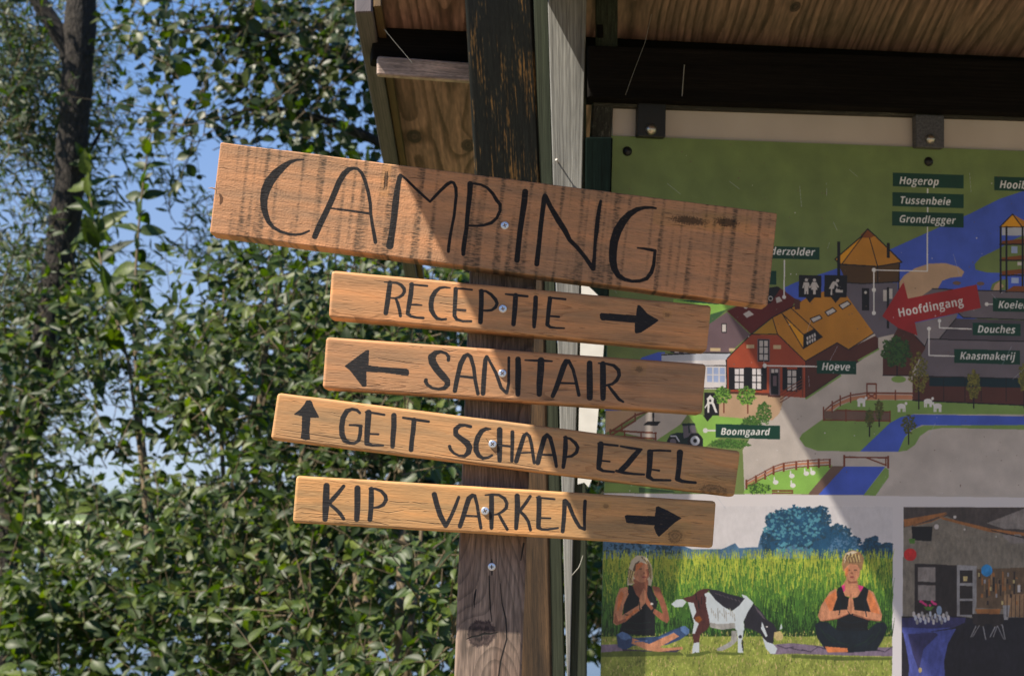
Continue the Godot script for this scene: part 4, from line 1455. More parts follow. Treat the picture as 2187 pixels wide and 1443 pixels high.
func stem(called: String, root: Node, path: Array, r0: float, r1: float, m: Material, sides := 8) -> MeshInstance3D:
	var g := Geo.new()
	var fine := []
	var radii := []
	var steps := (path.size() - 1) * 4
	for k in steps + 1:
		var u := float(k) / steps * (path.size() - 1)
		var a := mini(int(u), path.size() - 2)
		var p: Vector3 = (path[a] as Vector3).cubic_interpolate(path[a + 1], path[maxi(a - 1, 0)], path[mini(a + 2, path.size() - 1)], u - a)
		fine.append(p)
		radii.append(lerpf(r0, r1, float(k) / steps) * (1.0 + 0.06 * sin(k * 2.1)))
	tube(g, fine, radii, sides)
	return put(called, g.done(), m, root)

# clumps: [x, y, z, rx, ry, rz, twigs]
func crown(gr: Growth, clumps: Array, size: float, pairs: int, long: float, droop: float, lift: float, alternate := false) -> void:
	for c in clumps:
		var mid := Vector3(c[0], c[1], c[2])
		for k in int(c[6]):
			var q := rnd3().normalized() * pow(rng.randf(), 0.45)
			var p := mid + Vector3(q.x * c[3], q.y * c[4], q.z * c[5])
			var d := Vector3(q.x, q.y * 0.6, q.z) * 0.8 + Vector3.UP * lift + rnd3() * 0.35
			twig(gr, p, d, long * rng.randf_range(0.6, 1.25), pairs, size * rng.randf_range(0.8, 1.15), droop, 0.0028, alternate)

# ------------------------------------------------------------------ screws
func screw_mesh(r: float, dome: float) -> ArrayMesh:
	var g := Geo.new()
	var n := 48
	var rim := PackedInt32Array(); var top := PackedInt32Array(); var lip := PackedInt32Array(); var floor_ring := PackedInt32Array(); var skirt := PackedInt32Array()
	for k in n:
		var an := TAU * k / n
		var d := Vector3(cos(an), sin(an), 0)
		var c := maxf(absf(cos(an)), absf(sin(an)))
		var s := minf(absf(cos(an)), absf(sin(an)))
		var arm := 0.62 * r
		var half := 0.14 * r
		var inner := minf(arm / c, half / maxf(s, 0.0001)) if s * arm > half * c else arm / c
		inner = clampf(inner, 0.0, 0.62 * r)
		rim.append(g.point(d * r, (d + Vector3(0, 0, 0.5)).normalized()))
		skirt.append(g.point(d * r * 1.0 - Vector3(0, 0, 0.003), d))
		top.append(g.point(d * r * 0.86 + Vector3(0, 0, dome), (d * 0.25 + Vector3(0, 0, 1)).normalized()))
		lip.append(g.point(d * inner + Vector3(0, 0, dome * 1.15), Vector3(0, 0, 1)))
		floor_ring.append(g.point(d * inner * 0.7 - Vector3(0, 0, r * 0.45), (-d + Vector3(0, 0, 0.3)).normalized()))
	for k in n:
		var q := (k + 1) % n
		g.quad(skirt[k], skirt[q], rim[q], rim[k])
		g.quad(rim[k], rim[q], top[q], top[k])
		g.quad(top[k], top[q], lip[q], lip[k])
		g.quad(lip[k], lip[q], floor_ring[q], floor_ring[k])
	var c := g.point(Vector3(0, 0, -r * 0.5), Vector3(0, 0, 1))
	for k in n: g.tri(c, floor_ring[k], floor_ring[(k + 1) % n])
	return g.done()

func dome_mesh(r: float, tall: float) -> ArrayMesh:
	var g := Geo.new()
	var rows := []
	for j in 6:
		var a := PI / 2 * j / 5.0
		var row := PackedInt32Array()
		for k in 24:
			var d := Vector3(cos(TAU * k / 24.0), sin(TAU * k / 24.0), 0)
			row.append(g.point(d * r * cos(a) + Vector3(0, 0, tall * sin(a)), (d * cos(a) + Vector3(0, 0, sin(a))).normalized()))
		rows.append(row)
	for j in 5:
		for k in 24: g.quad(rows[j][k], rows[j][(k + 1) % 24], rows[j + 1][(k + 1) % 24], rows[j + 1][k])
	return g.done()

# ------------------------------------------------------------------ the place
func _ready() -> void:
	rng.seed = 20240
	view()
	ground()
	shelter()
	panel()
	signpost()
	plants()
	cobwebs()

func view() -> void:
	var cam := Camera3D.new()
	cam.name = "camera"
	var att := CameraAttributesPhysical.new()
	att.frustum_focal_length = 40.0
	att.frustum_focus_distance = 2.17
	att.exposure_aperture = 8.0
	att.frustum_near = 0.05
	att.frustum_far = 4000.0
	cam.attributes = att
	cam.projection = Camera3D.PROJECTION_FRUSTUM
	cam.near = 0.05
	cam.far = 4000.0
	cam.size = 2.0 * 0.05 * 721.5 / 3600.0
	cam.frustum_offset = Vector2(0, 0.05 * 358.5 / 3600.0)
	cam.position = EYE
	add_child(cam)
	cam.current = true
	var we := WorldEnvironment.new()
	we.name = "environment"
	var env := Environment.new()
	env.background_mode = Environment.BG_SKY
	var sky := Sky.new()
	var sm := ProceduralSkyMaterial.new()
	sm.sky_top_color = lin(0.042, 0.140, 0.365)
	sm.sky_horizon_color = lin(0.295, 0.35, 0.415)
	sm.sky_curve = 0.13
	sm.ground_bottom_color = lin(0.10, 0.10, 0.07)
	sm.ground_horizon_color = lin(0.16, 0.17, 0.13)
	sky.sky_material = sm
	env.sky = sky
	env.tonemap_mode = Environment.TONE_MAPPER_LINEAR
	env.tonemap_exposure = 2.08
	env.sdfgi_enabled = true
	env.ssao_enabled = true
	env.ssil_enabled = true
	we.environment = env
	add_child(we)
	var sun := DirectionalLight3D.new()
	sun.name = "sun"
	sun.light_energy = 1.6
	sun.light_color = Color(1.0, 0.96, 0.89)
	sun.light_angular_distance = 0.5
	sun.shadow_enabled = true
	add_child(sun)
	sun.look_at_from_position(SUN * 10.0, Vector3.ZERO)

func flat(x0: float, z0: float, x1: float, z1: float, y: float, scale: float) -> ArrayMesh:
	var g := Geo.new()
	var id := []
	for p in [[x0, z0], [x1, z0], [x1, z1], [x0, z1]]:
		id.append(g.point(Vector3(p[0], y, p[1]), Vector3.UP, Vector2(p[0], p[1]) * scale))
	g.quad(id[0], id[1], id[2], id[3])
	return g.done()

func mottled(a: Color, b: Color, freq: float, sd: int) -> NoiseTexture2D:
	var t := NoiseTexture2D.new()
	t.width = 256; t.height = 256; t.seamless = true
	var f := FastNoiseLite.new()
	f.seed = sd; f.frequency = freq; f.fractal_octaves = 4
	t.noise = f
	var gr := Gradient.new()
	gr.set_color(0, a); gr.set_color(1, b)
	t.color_ramp = gr
	return t

func ground() -> void:
	structure("ground", flat(-2500, -3200, 2500, 60, 0.0, 0.25), mat(Color.WHITE, 0.95, mottled(lin(0.05, 0.075, 0.02), lin(0.14, 0.17, 0.05), 0.05, 3)))
	structure("path", flat(-6, -1.6, 9, 14, 0.004, 0.8), mat(Color.WHITE, 0.95, mottled(lin(0.14, 0.102, 0.058), lin(0.22, 0.165, 0.098), 0.09, 5)))
	var water := mat(lin(0.02, 0.035, 0.04), 0.06)
	structure("water", flat(-140, -62, 120, -13.5, 0.004, 1.0), water)
	structure("meadow", flat(-400, -210, 400, -70, 0.004, 0.05), mat(Color.WHITE, 0.95, mottled(lin(0.10, 0.15, 0.03), lin(0.20, 0.24, 0.06), 0.05, 8)))
	structure("sand_track", flat(-400, -175, 400, -150, 0.008, 0.05), mat(lin(0.52, 0.50, 0.44), 0.95))
	# reeds on the far bank and the line of far trees
	var g := Geo.new()
	for k in 420:
		var x := -95.0 + k * 0.42 + rng.randf() * 0.3
		var y := rng.randf_range(0.5, 1.3)
		var z := -66.0 - rng.randf() * 4.0
		var a := g.point(Vector3(x - 0.25, 0, z), Vector3(0, 0.3, 1)); var b := g.point(Vector3(x + 0.25, 0, z), Vector3(0, 0.3, 1)); var c := g.point(Vector3(x + rng.randf_range(-0.3, 0.3), y, z), Vector3(0, 0.3, 1)); var d := g.point(Vector3(x, y * 0.6, z - 0.4), Vector3(0, 0.3, -1))
		g.tri(a, b, c); g.tri(a, d, c)
	var reeds := put("reeds", g.done(), mat(lin(0.13, 0.17, 0.04), 0.9), self)
	tag(reeds, "strip of reeds along the far bank, seen through gaps in the leaves", "reeds")
	reeds.set_meta("kind", "stuff")
	var ball := SphereMesh.new()
	ball.radius = 1.0; ball.height = 2.0; ball.radial_segments = 10; ball.rings = 6
	var mm := MultiMesh.new()
	mm.transform_format = MultiMesh.TRANSFORM_3D
	mm.mesh = ball
	mm.instance_count = 900
	for k in 900:
		var s := rng.randf_range(0.8, 2.4)
		mm.set_instance_transform(k, Transform3D(Basis.from_euler(rnd3()) * Basis.from_scale(Vector3(s, s * 0.8, s)), Vector3(rng.randf_range(-190, 150), rng.randf_range(0.3, 3.4) + 1.4 * sin(k * 0.37), -330 - rng.randf() * 25)))
	var far := MultiMeshInstance3D.new()
	far.name = "far_trees"
	far.multimesh = mm
	far.material_override = mat(Color.WHITE, 0.95, mottled(lin(0.03, 0.055, 0.02), lin(0.06, 0.09, 0.03), 0.1, 9))
	tag(far, "dark line of far trees on the horizon", "trees")
	far.set_meta("kind", "stuff")
	add_child(far, true)

func shelter() -> void:
	var root := thing("shelter", Vector3(-0.0144, 0, -0.6427), "open wooden information shelter with plywood ceiling and dark green posts", "shelter")
	var t := timber(1000, 150, 11, 1, Color(0.082, 0.088, 0.082), Color(0.42, 0.30, 0.16), [], [])
	var painted := mat(Color.WHITE, 0.62, t[0], t[1], 0.06)
	painted.metallic_specular = 0.22
	painted.roughness = 0.85
	t = timber(700, 90, 12, 3, Color(0.20, 0.225, 0.185), Color(0.25, 0.27, 0.22), [], [])
	var olive := mat(Color.WHITE, 0.7, t[0], t[1], 0.04)
	t = timber(700, 160, 13, 3, Color(0.085, 0.08, 0.075), Color(0.12, 0.11, 0.10), [], [])
	var dark := mat(Color.WHITE, 0.85, t[0], t[1], 0.05)
	dark.metallic_specular = 0.15
	olive.metallic_specular = 0.25
	t = timber(600, 70, 14, 3, Color(0.62, 0.55, 0.51), Color(0.74, 0.64, 0.58), [], [])
	var pale := mat(Color.WHITE, 0.8, t[0], t[1], 0.04)
	t = timber(800, 110, 15, 3, Color(0.43, 0.43, 0.42), Color(0.56, 0.56, 0.545), [], [])
	var weathered := mat(Color.WHITE, 0.55, t[0], t[1], 0.04)
	t = timber(700, 80, 16, 3, Color(0.32, 0.295, 0.305), Color(0.39, 0.355, 0.36), [], [])
	var barge := mat(Color.WHITE, 0.75, t[0], t[1], 0.04)
	t = timber(700, 80, 17, 1, Color(0.33, 0.25, 0.14), Color(0.44, 0.32, 0.17), [], [])
	var oiled := mat(Color.WHITE, 0.75, t[0], t[1], 0.04)
	var white_paint := mat(Color.WHITE, 0.6, mottled(lin(0.70, 0.69, 0.65), lin(0.84, 0.83, 0.79), 0.03, 4))
	put("post", plank(Vector3(-0.0806, 2.4825, -0.627), Vector3(0.0321, 2.4825, -0.627), Vector3(-0.0557, 2.0335, -0.627), Vector3(0.0531, 2.0335, -0.627), Vector3(0, 0, -0.078), 0.006, 12, 0, Vector2(0.9, 1)), painted, root)
	t = timber(900, 120, 19, 0, Color(0.24, 0.185, 0.13), Color(0.33, 0.25, 0.17), [], [])
	var bare := mat(Color.WHITE, 0.85, t[0], t[1], 0.06)
	put("lower_post", plank(Vector3(-0.0557, 2.0328, -0.627), Vector3(0.0531, 2.0328, -0.627), Vector3(0.0128, 0.0052, -0.627), Vector3(0.0941, 0.0052, -0.627), Vector3(0, 0, -0.078), 0.006, 20, 0, Vector2(2, 1)), bare, root)
	put("post_cladding", plank(Vector3(0.0337, 2.4833, -0.6294), Vector3(0.06, 2.4833, -0.6294), Vector3(0.0957, 0.0038, -0.6294), Vector3(0.1205, 0.0038, -0.6294), Vector3(0, 0, -0.066), 0.003, 20, 0, Vector2(2, 1)), olive, root)
	var strip := put("tapered_strip", plank(Vector3(0.0583, 2.4643, -0.618), Vector3(0.1239, 2.4643, -0.618), Vector3(0.0922, 1.2759, -0.618), Vector3(0.0945, 1.2759, -0.618), Vector3(0, 0, -0.0072), 0.002, 12, 0, Vector2(1, 1)), weathered, root)
	var g := Geo.new()
	tube(g, [Vector3(0.076, 2.1666, -0.6192), Vector3(0.0734, 2.167, -0.606), Vector3(0.073, 2.1672, -0.6048)], [0.0012, 0.0012, 0.0026], 8)
	put("nail", g.done(), mat(lin(0.55, 0.52, 0.48), 0.4), strip)
	put("stile", plank(Vector3(0.1117, 2.4661, -0.624), Vector3(0.1226, 2.4661, -0.624), Vector3(0.0947, 1.2752, -0.624), Vector3(0.1241, 1.2752, -0.624), Vector3(0, 0, -0.03), 0.003, 10, 0, Vector2.ONE), olive, root)
	t = timber(300, 60, 18, 3, Color(0.045, 0.08, 0.075), Color(0.06, 0.10, 0.09), [], [])
	var dark_green := mat(Color.WHITE, 0.9, t[0], t[1], 0.03)
	dark_green.metallic_specular = 0.15
	put("stile_board", plank(Vector3(0.1208, 2.2083, -0.6192), Vector3(0.1664, 2.2083, -0.6192), Vector3(0.12, 1.9242, -0.6192), Vector3(0.1594, 1.9242, -0.6192), Vector3(0, 0, -0.012), 0.003, 6, 0, Vector2.ONE), dark_green, root)
	put("white_stile", sheet([Vector3(0.1145, 1.9693, -0.6156), Vector3(0.1245, 1.9631, -0.6156), Vector3(0.1392, 1.9493, -0.6156), Vector3(0.1569, 1.93, -0.6156), Vector3(0.1476, 1.8159, -0.6156), Vector3(0.133, 1.6463, -0.6156), Vector3(0.1261, 1.6308, -0.6156), Vector3(0.1191, 1.6385, -0.6156), Vector3(0.1083, 1.6355, -0.6156)], Vector3(0, 0, -0.0024), Vector3.ZERO, Vector3(3, 0, 0), Vector3(0, 3, 0)), white_paint, root)
	var bracket := put("bracket", plank(Vector3(0.1395, 2.4755, -0.654), Vector3(0.177, 2.4755, -0.654), Vector3(0.1395, 2.3418, -0.654), Vector3(0.1763, 2.3418, -0.654), Vector3(0, 0, -0.006), 0.002, 4, 0, Vector2.ONE), olive, root)
	put("slot", plank(Vector3(0.1417, 2.4024, -0.6498), Vector3(0.1518, 2.4024, -0.6498), Vector3(0.1424, 2.3805, -0.6498), Vector3(0.1526, 2.3805, -0.6498), Vector3(0, 0, -0.0024), 0.001, 2, 0, Vector2.ONE), dark, bracket)
	t = timber(900, 600, 21, 2, Color(0.58, 0.445, 0.40), Color(0.39, 0.285, 0.245), [[333.4, 50.2, 15.9, 8.1, 0.1], [364.2, 121.2, 16.4, 8.8, 0.1], [49.5, 502.1, 10.7, 5.9, 0.05]], [])
	var ply := mat(Color.WHITE, 0.8, t[0], t[1], 0.02)
	put("ceiling_panel", sheet([Vector3(-0.258, 2.4423, -0.63), Vector3(1.92, 2.515, -0.63), Vector3(1.92, 2.251, -1.95), Vector3(-0.258, 2.2419, -1.632)], Vector3(0, 0.018, 0), Vector3(-0.27, 2.4419, -0.63), Vector3(0, 0, -0.6667), Vector3(1.1111, 0, 0)), ply, root)
	put("roof_covering", sheet([Vector3(-0.258, 2.4623, -0.63), Vector3(1.92, 2.535, -0.63), Vector3(1.92, 2.271, -1.95), Vector3(-0.258, 2.2619, -1.632)], Vector3(0, 0.05, 0), Vector3.ZERO, Vector3(1, 0, 0), Vector3(0, 0, 1)), dark, root)
	put("front_ceiling_panel", sheet([Vector3(0.0562, 2.458, -0.636), Vector3(-0.9578, 2.458, 0.9), Vector3(3, 2.458, 0.9), Vector3(3, 2.458, -0.636)], Vector3(0, 0.02, 0), Vector3(-0.27, 2.4419, -0.63), Vector3(0, 0, -0.6667), Vector3(1.1111, 0, 0)), ply, root)
	put("barge_board", plank(Vector3(-0.261, 2.4152, -0.63), Vector3(-0.231, 2.4162, -0.63), Vector3(-0.261, 2.144, -1.986), Vector3(-0.231, 2.145, -1.986), Vector3(0, 0.042, 0), 0.003, 8, 0, Vector2.ONE), barge, root)
	put("inner_board", plank(Vector3(-0.2298, 2.4252, -0.63), Vector3(-0.216, 2.4257, -0.63), Vector3(-0.2298, 2.154, -1.986), Vector3(-0.216, 2.1545, -1.986), Vector3(0, 0.0176, 0), 0.002, 8, 0, Vector2.ONE), oiled, root)
	put("beam", plank(Vector3(-0.24, 2.44, -0.7339), Vector3(-0.24, 2.3656, -0.7339), Vector3(1.2263, 2.44, -0.9788), Vector3(1.2263, 2.3656, -0.9788), Vector3(-0.0079, 0, -0.0473), 0.004, 8, 0, Vector2.ONE), dark, root)
	put("batten", plank(Vector3(-0.2303, 2.3704, -0.7235), Vector3(-0.2303, 2.3374, -0.7235), Vector3(0.0053, 2.3632, -0.7629), Vector3(0.0053, 2.3302, -0.7629), Vector3(-0.003, 0, -0.0178), 0.004, 8, 0, Vector2.ONE), pale, root)
	put("header_board", plank(Vector3(0.125, 2.3566, -0.6082), Vector3(0.1265, 2.2706, -0.6085), Vector3(1.1136, 2.3676, -0.7737), Vector3(1.1136, 2.2764, -0.7737), Vector3(-0.0089, 0, -0.0533), 0.003, 8, 0, Vector2.ONE), dark, root)

func panel() -> void:
	var root := thing("information_panel", Vector3(0.1618, 0, -0.66), "large printed site map and photo panel under the shelter roof", "information panel")
	root.rotation.y = 0.1658
	var t := timber(700, 60, 31, 1, Color(0.20, 0.195, 0.165), Color(0.40, 0.385, 0.34), [], [])
	var mossy := mat(Color.WHITE, 0.9, t[0], t[1], 0.08)
	var cream := mat(Color.WHITE, 0.6, mottled(lin(0.56, 0.47, 0.40), lin(0.66, 0.56, 0.48), 0.02, 6))
	var black := mat(lin(0.012, 0.012, 0.013), 0.5)
	var lead_grey := mat(Color.WHITE, 0.5, mottled(lin(0.05, 0.048, 0.055), lin(0.13, 0.125, 0.13), 0.04, 7))
	var steel := mat(lin(0.62, 0.56, 0.45), 0.32)
	steel.metallic = 0.9
	put("backing_board", plank(Vector3(0.0072, 2.2807, -0.0024), Vector3(0.0072, 1.1047, -0.0024), Vector3(0.852, 2.2807, -0.0024), Vector3(0.852, 1.1047, -0.0024), Vector3(0, 0, -0.012), 0.001, 4, 0.0, Vector2.ONE), cream, root, true)
	var ink := mat(Color.WHITE, 0.42, print_page())
	put("printed_sheet", sheet([Vector3(0.0039, 2.2189, 0.0024), Vector3(0.78, 2.2189, 0.0024), Vector3(0.78, 1.2727, 0.0024), Vector3(-0.0147, 1.2727, 0.0024)], Vector3(0, 0, -0.0035), Vector3(-0.018, 2.2189, 0.0024), Vector3(1.2531, 0, 0), Vector3(0, -1.0569, 0)), ink, root, true)
	put("top_rail", plank(Vector3(-0.0282, 2.2822, 0.012), Vector3(-0.0282, 2.2651, 0.012), Vector3(0.852, 2.2897, 0.012), Vector3(0.852, 2.2723, 0.012), Vector3(0, 0, -0.02), 0.003, 8, 0.0, Vector2(2, 1)), mossy, root, true)
	put("left_rail", plank(Vector3(-0.0276, 2.2798, 0.009), Vector3(0.0076, 2.2812, 0.009), Vector3(-0.0324, 2.2095, 0.009), Vector3(0.0028, 2.2107, 0.009), Vector3(0, 0, -0.015), 0.003, 4, 0.0, Vector2.ONE), mossy, root, true)
	var clip := put("clip", plank(Vector3(0.0463, 2.2744, 0.018), Vector3(0.0945, 2.2747, 0.018), Vector3(0.0455, 2.2166, 0.018), Vector3(0.0937, 2.216, 0.018), Vector3(0, 0, -0.018), 0.002, 3, 0.0, Vector2.ONE), black, root, true)
	var clip_two := put("clip", plank(Vector3(0.536, 2.2713, 0.018), Vector3(0.5879, 2.2717, 0.018), Vector3(0.5368, 2.2159, 0.018), Vector3(0.5879, 2.2153, 0.018), Vector3(0, 0, -0.018), 0.002, 3, 0.0, Vector2.ONE), lead_grey, root, true)
	put("bolt", dome_mesh(0.0097, 0.006), steel, clip, true).position = Vector3(0.0684, 2.2281, 0.0192)
	put("bolt", dome_mesh(0.0086, 0.006), steel, clip_two, true).position = Vector3(0.5618, 2.2294, 0.0192)
	put("fixing_screw", dome_mesh(0.0081, 0.004), black, root, true).position = Vector3(0.0314, 2.1935, 0.003)
	put("fixing_screw", dome_mesh(0.0081, 0.004), black, root, true).position = Vector3(0.5654, 2.1942, 0.003)

func signpost() -> void:
	var post := thing("signpost", Vector3(-0.0573, 0, -0.048), "weathered grey-brown square post with a large oval knot, carrying five boards", "post")
	var t := timber(1440, 150, 41, 0, Color(0.445, 0.365, 0.315), Color(0.54, 0.465, 0.41), [[780.4763, 55.7618, 26.0, 37.0, 0.16]], [[671.6, 68.7, 2, 703.5, 71.1, 2.6, 733.6, 74.5, 2.6, 757.5, 78.7, 1.4], [685.8, 93.9, 1, 723.8, 100.1, 2, 753, 109.7, 3, 791.1, 113.5, 3, 808.8, 108.5, 3, 832.7, 101.7, 3, 860.1, 98.8, 3, 911.4, 97.9, 2], [791.1, 24, 1, 786.7, 36.3, 3, 784.9, 50.8, 2.4, 780.5, 63, 4.4, 781.4, 77.7, 2.4, 777.8, 93.1, 1], [774.3, 55.5, 1, 792.9, 58.4, 1.6], [640.7, 73.6, 2, 648.6, 73.9, 3, 669, 74.8, 2.5], [697.3, 40.7, 2, 707.9, 39, 5, 720.3, 37.5, 3, 730.9, 39, 1], [610.6, 143.1, 4, 641.5, 138.2, 2]])
	put("shaft", plank(Vector3(-0.0532, 1.9731, -0.042), Vector3(0.0346, 1.9731, -0.042), Vector3(-0.1279, -0.0176, -0.042), Vector3(-0.0387, -0.0176, -0.042), Vector3(0, 0, -0.087), 0.004, 30, 0.0006, Vector2(2, 1)), mat(Color.WHITE, 0.8, t[0], t[1], 0.05), post)
	var zinc := mat(lin(0.72, 0.75, 0.82), 0.33)
	zinc.metallic = 0.75
	var head := screw_mesh(0.0052, 0.0012)
	put("screw", head, zinc, post, true).position = Vector3(0.0308, 1.5205, 0.0069)
	var board_0 := thing("sign_board", Vector3(-0.0235, 1.9633, -0.009), "largest board at the top, rough-sawn and dark-streaked, lettered CAMPING", "sign", "hand-lettered wooden direction boards on the post")
	t = lettered_wood(1380, 224, 50, true, Color(0.735, 0.545, 0.405), [
		[207.5, 16.4, 3.9, 191.3, 19.1, 5.8, 175.3, 26.7, 10, 160.1, 40.4, 15.8, 143.7, 59.2, 21.5, 131, 80.1, 23.4, 123.6, 102.9, 22.4, 122, 124.9, 18.6, 125.4, 146.3, 15.8, 131.5, 162.3, 13.9, 140, 177.9, 11, 152.4, 189.7, 8.1, 171.9, 198.1, 7.2, 192.5, 201.3, 6.2, 209.3, 201.1, 5.8, 225.6, 196.7, 5.8, 241.4, 187.4, 4.7],
		[257, 198.8, 13.9, 264.8, 171.8, 14.8, 276.3, 140.2, 14.2, 285, 114, 14.2, 292.3, 89.6, 14.2, 300.6, 60.1, 14.2, 310, 38.9, 14.2, 320.3, 26.7, 11.9, 331.6, 21.9, 8.1, 341.7, 21.8, 6.6, 352.8, 30.1, 7.8, 363.2, 47.1, 8.5, 374.9, 75.7, 8.5, 383.2, 103.1, 8.1, 386.7, 126, 7.4, 394.1, 153.5, 8.1, 402.1, 179.2, 9.1, 406.3, 193.7, 9.1],
		[286.4, 125.5, 4.3, 318.4, 125.6, 5.1, 348.7, 125.9, 5.5, 385.9, 126.5, 5.8],
		[442.3, 197.6, 18.6, 443.7, 173.2, 15.8, 444.8, 131.3, 15.8, 444.4, 91.3, 16.7, 444.6, 64.5, 14.2, 445.7, 44.4, 12.3, 447.3, 29.1, 11.9, 448.5, 24.8, 9.1, 452.7, 25.1, 5.3, 465.5, 33.5, 5.8, 489.6, 52.1, 6.2, 511.6, 67.7, 6.2, 528.1, 78.9, 5.5, 536.8, 67, 7, 550, 49.5, 7.4, 564.8, 31.8, 8.5, 574.1, 25.1, 7.4, 581, 26.4, 6.6, 587.4, 38.1, 8.1, 590.3, 56, 7.8, 590.5, 79.3, 7, 590.8, 104.3, 7, 588.6, 129.5, 6.6, 586.7, 156.4, 7.4, 586, 179.9, 7.8, 586.6, 193.1, 7.4],
		[621.2, 23.8, 13.9, 622.8, 45.2, 12.9, 622.9, 75.2, 11.6, 623.3, 108.4, 10.4, 624.4, 133.3, 10, 623.1, 158.4, 11.2, 622.6, 183.5, 11.2, 623.6, 195, 9.1],
		[617.8, 23.4, 5.1, 631.1, 21.7, 5.5, 648, 22.1, 5.8, 663.8, 27.6, 6.6, 678.7, 39.8, 7.8, 690.5, 55, 8.9, 699.9, 63.7, 8.1, 701.3, 78.5, 7.4, 695.4, 97.6, 7, 683.4, 110.8, 7.8, 665.8, 118.8, 6.2, 649.3, 122.6, 5.5, 627.7, 124.5, 4.7],
		[757.6, 25.7, 14.5, 758.2, 51, 15.2, 756.8, 88.7, 13.4, 755.6, 120.8, 13, 755.7, 154.7, 12.6, 756.1, 192.2, 13.4],
		[805.4, 195.2, 12.4, 805.4, 148.3, 11.3, 804.9, 101.4, 11.3, 805.4, 63.8, 11.3, 806, 35.5, 12.4, 806.9, 29.8, 11.3, 808.3, 30.5, 11.3, 823.4, 54, 11.3, 845.7, 83.1, 13.9, 865.5, 106.8, 13, 879.3, 127.6, 10.4, 900.2, 143.7, 10, 919.3, 161.9, 9.6, 934.6, 178.7, 10.4, 943.4, 189.7, 10, 944.3, 188.7, 11.3, 943.8, 158.8, 8.3, 942.1, 127.1, 7.8, 942.2, 93.4, 11.3, 941.9, 65.3, 10, 943, 40.8, 9.1, 944.6, 24.6, 6.5],
		[1081.3, 24.9, 4.4, 1071.8, 24.6, 6.1, 1053, 26.9, 7.4, 1034.7, 33.9, 11.3, 1017.2, 48.3, 15.2, 1004, 66.8, 18.8, 993.3, 90.6, 21, 987.8, 117.5, 20.4, 987.8, 143.8, 19.5, 990.1, 164.1, 18.2, 995.9, 182.1, 16, 1007.1, 197.5, 12.4, 1023.2, 204.8, 9.1, 1042.5, 207, 7.4, 1061.2, 204, 7.8, 1077.4, 196, 9.1, 1087.1, 179.8, 9.6, 1090.7, 160.6, 8.3, 1090.5, 141.9, 7.8, 1090.4, 127, 7.8],
		[1046.8, 125.6, 3.5, 1061.9, 125, 5.7, 1077.3, 125.8, 7, 1090.7, 126.9, 7.4],
	], [], [], [[1165.8, 43.8, 43.7, 10.3, 1], [1257.7, 36.8, 29.9, 10.3, 1], [415, 41.6, 5.8, 20.7, 1]], [[-8.5, 76.7, 1.1, 3, 103, 1.6, 5, 127.5, 1.1], [411.2, 20.9, 1.1, 412.8, 42.5, 2.2, 413.9, 60.1, 1.3], [416.9, 20.2, 1.1, 418.5, 41.8, 1.6, 420.5, 57, 1.1], [1285.6, 219.7, 1.1, 1333.5, 221.5, 1.6, 1369.5, 220.8, 1.1]])
	put("board", plank(Vector3(-0.3741, 2.0662, 0), Vector3(-0.3879, 1.9498, 0), Vector3(0.3405, 1.975, 0), Vector3(0.3279, 1.8562, 0), Vector3(0, 0, -0.0432), 0.0022, 40, 0.0007), mat(Color.WHITE, 0.85, t[0], t[1], 0.15), board_0)
	var screw_0 := put("screw", head, zinc, board_0, true)
	screw_0.position = Vector3(0.0142, -0.0041, 0.0099)
	screw_0.rotation = Vector3(0, 0, 0.25)
	var g := Geo.new()
	tube(g, [Vector3(-0.3785, 2.0051, 0.0024), Vector3(-0.384, 2.0065, 0.0048), Vector3(-0.3886, 2.0057, 0.006)], [0.0012, 0.0008, 0.0003], 5)
	put("splinter", g.done(), mat(lin(0.5, 0.3, 0.16), 0.8), board_0)
	var board_1 := thing("sign_board", Vector3(0.0098, 1.8505, -0.009), "short planed board directly under the largest one, lettered RECEPTIE with arrow pointing right", "sign", "hand-lettered wooden direction boards on the post")
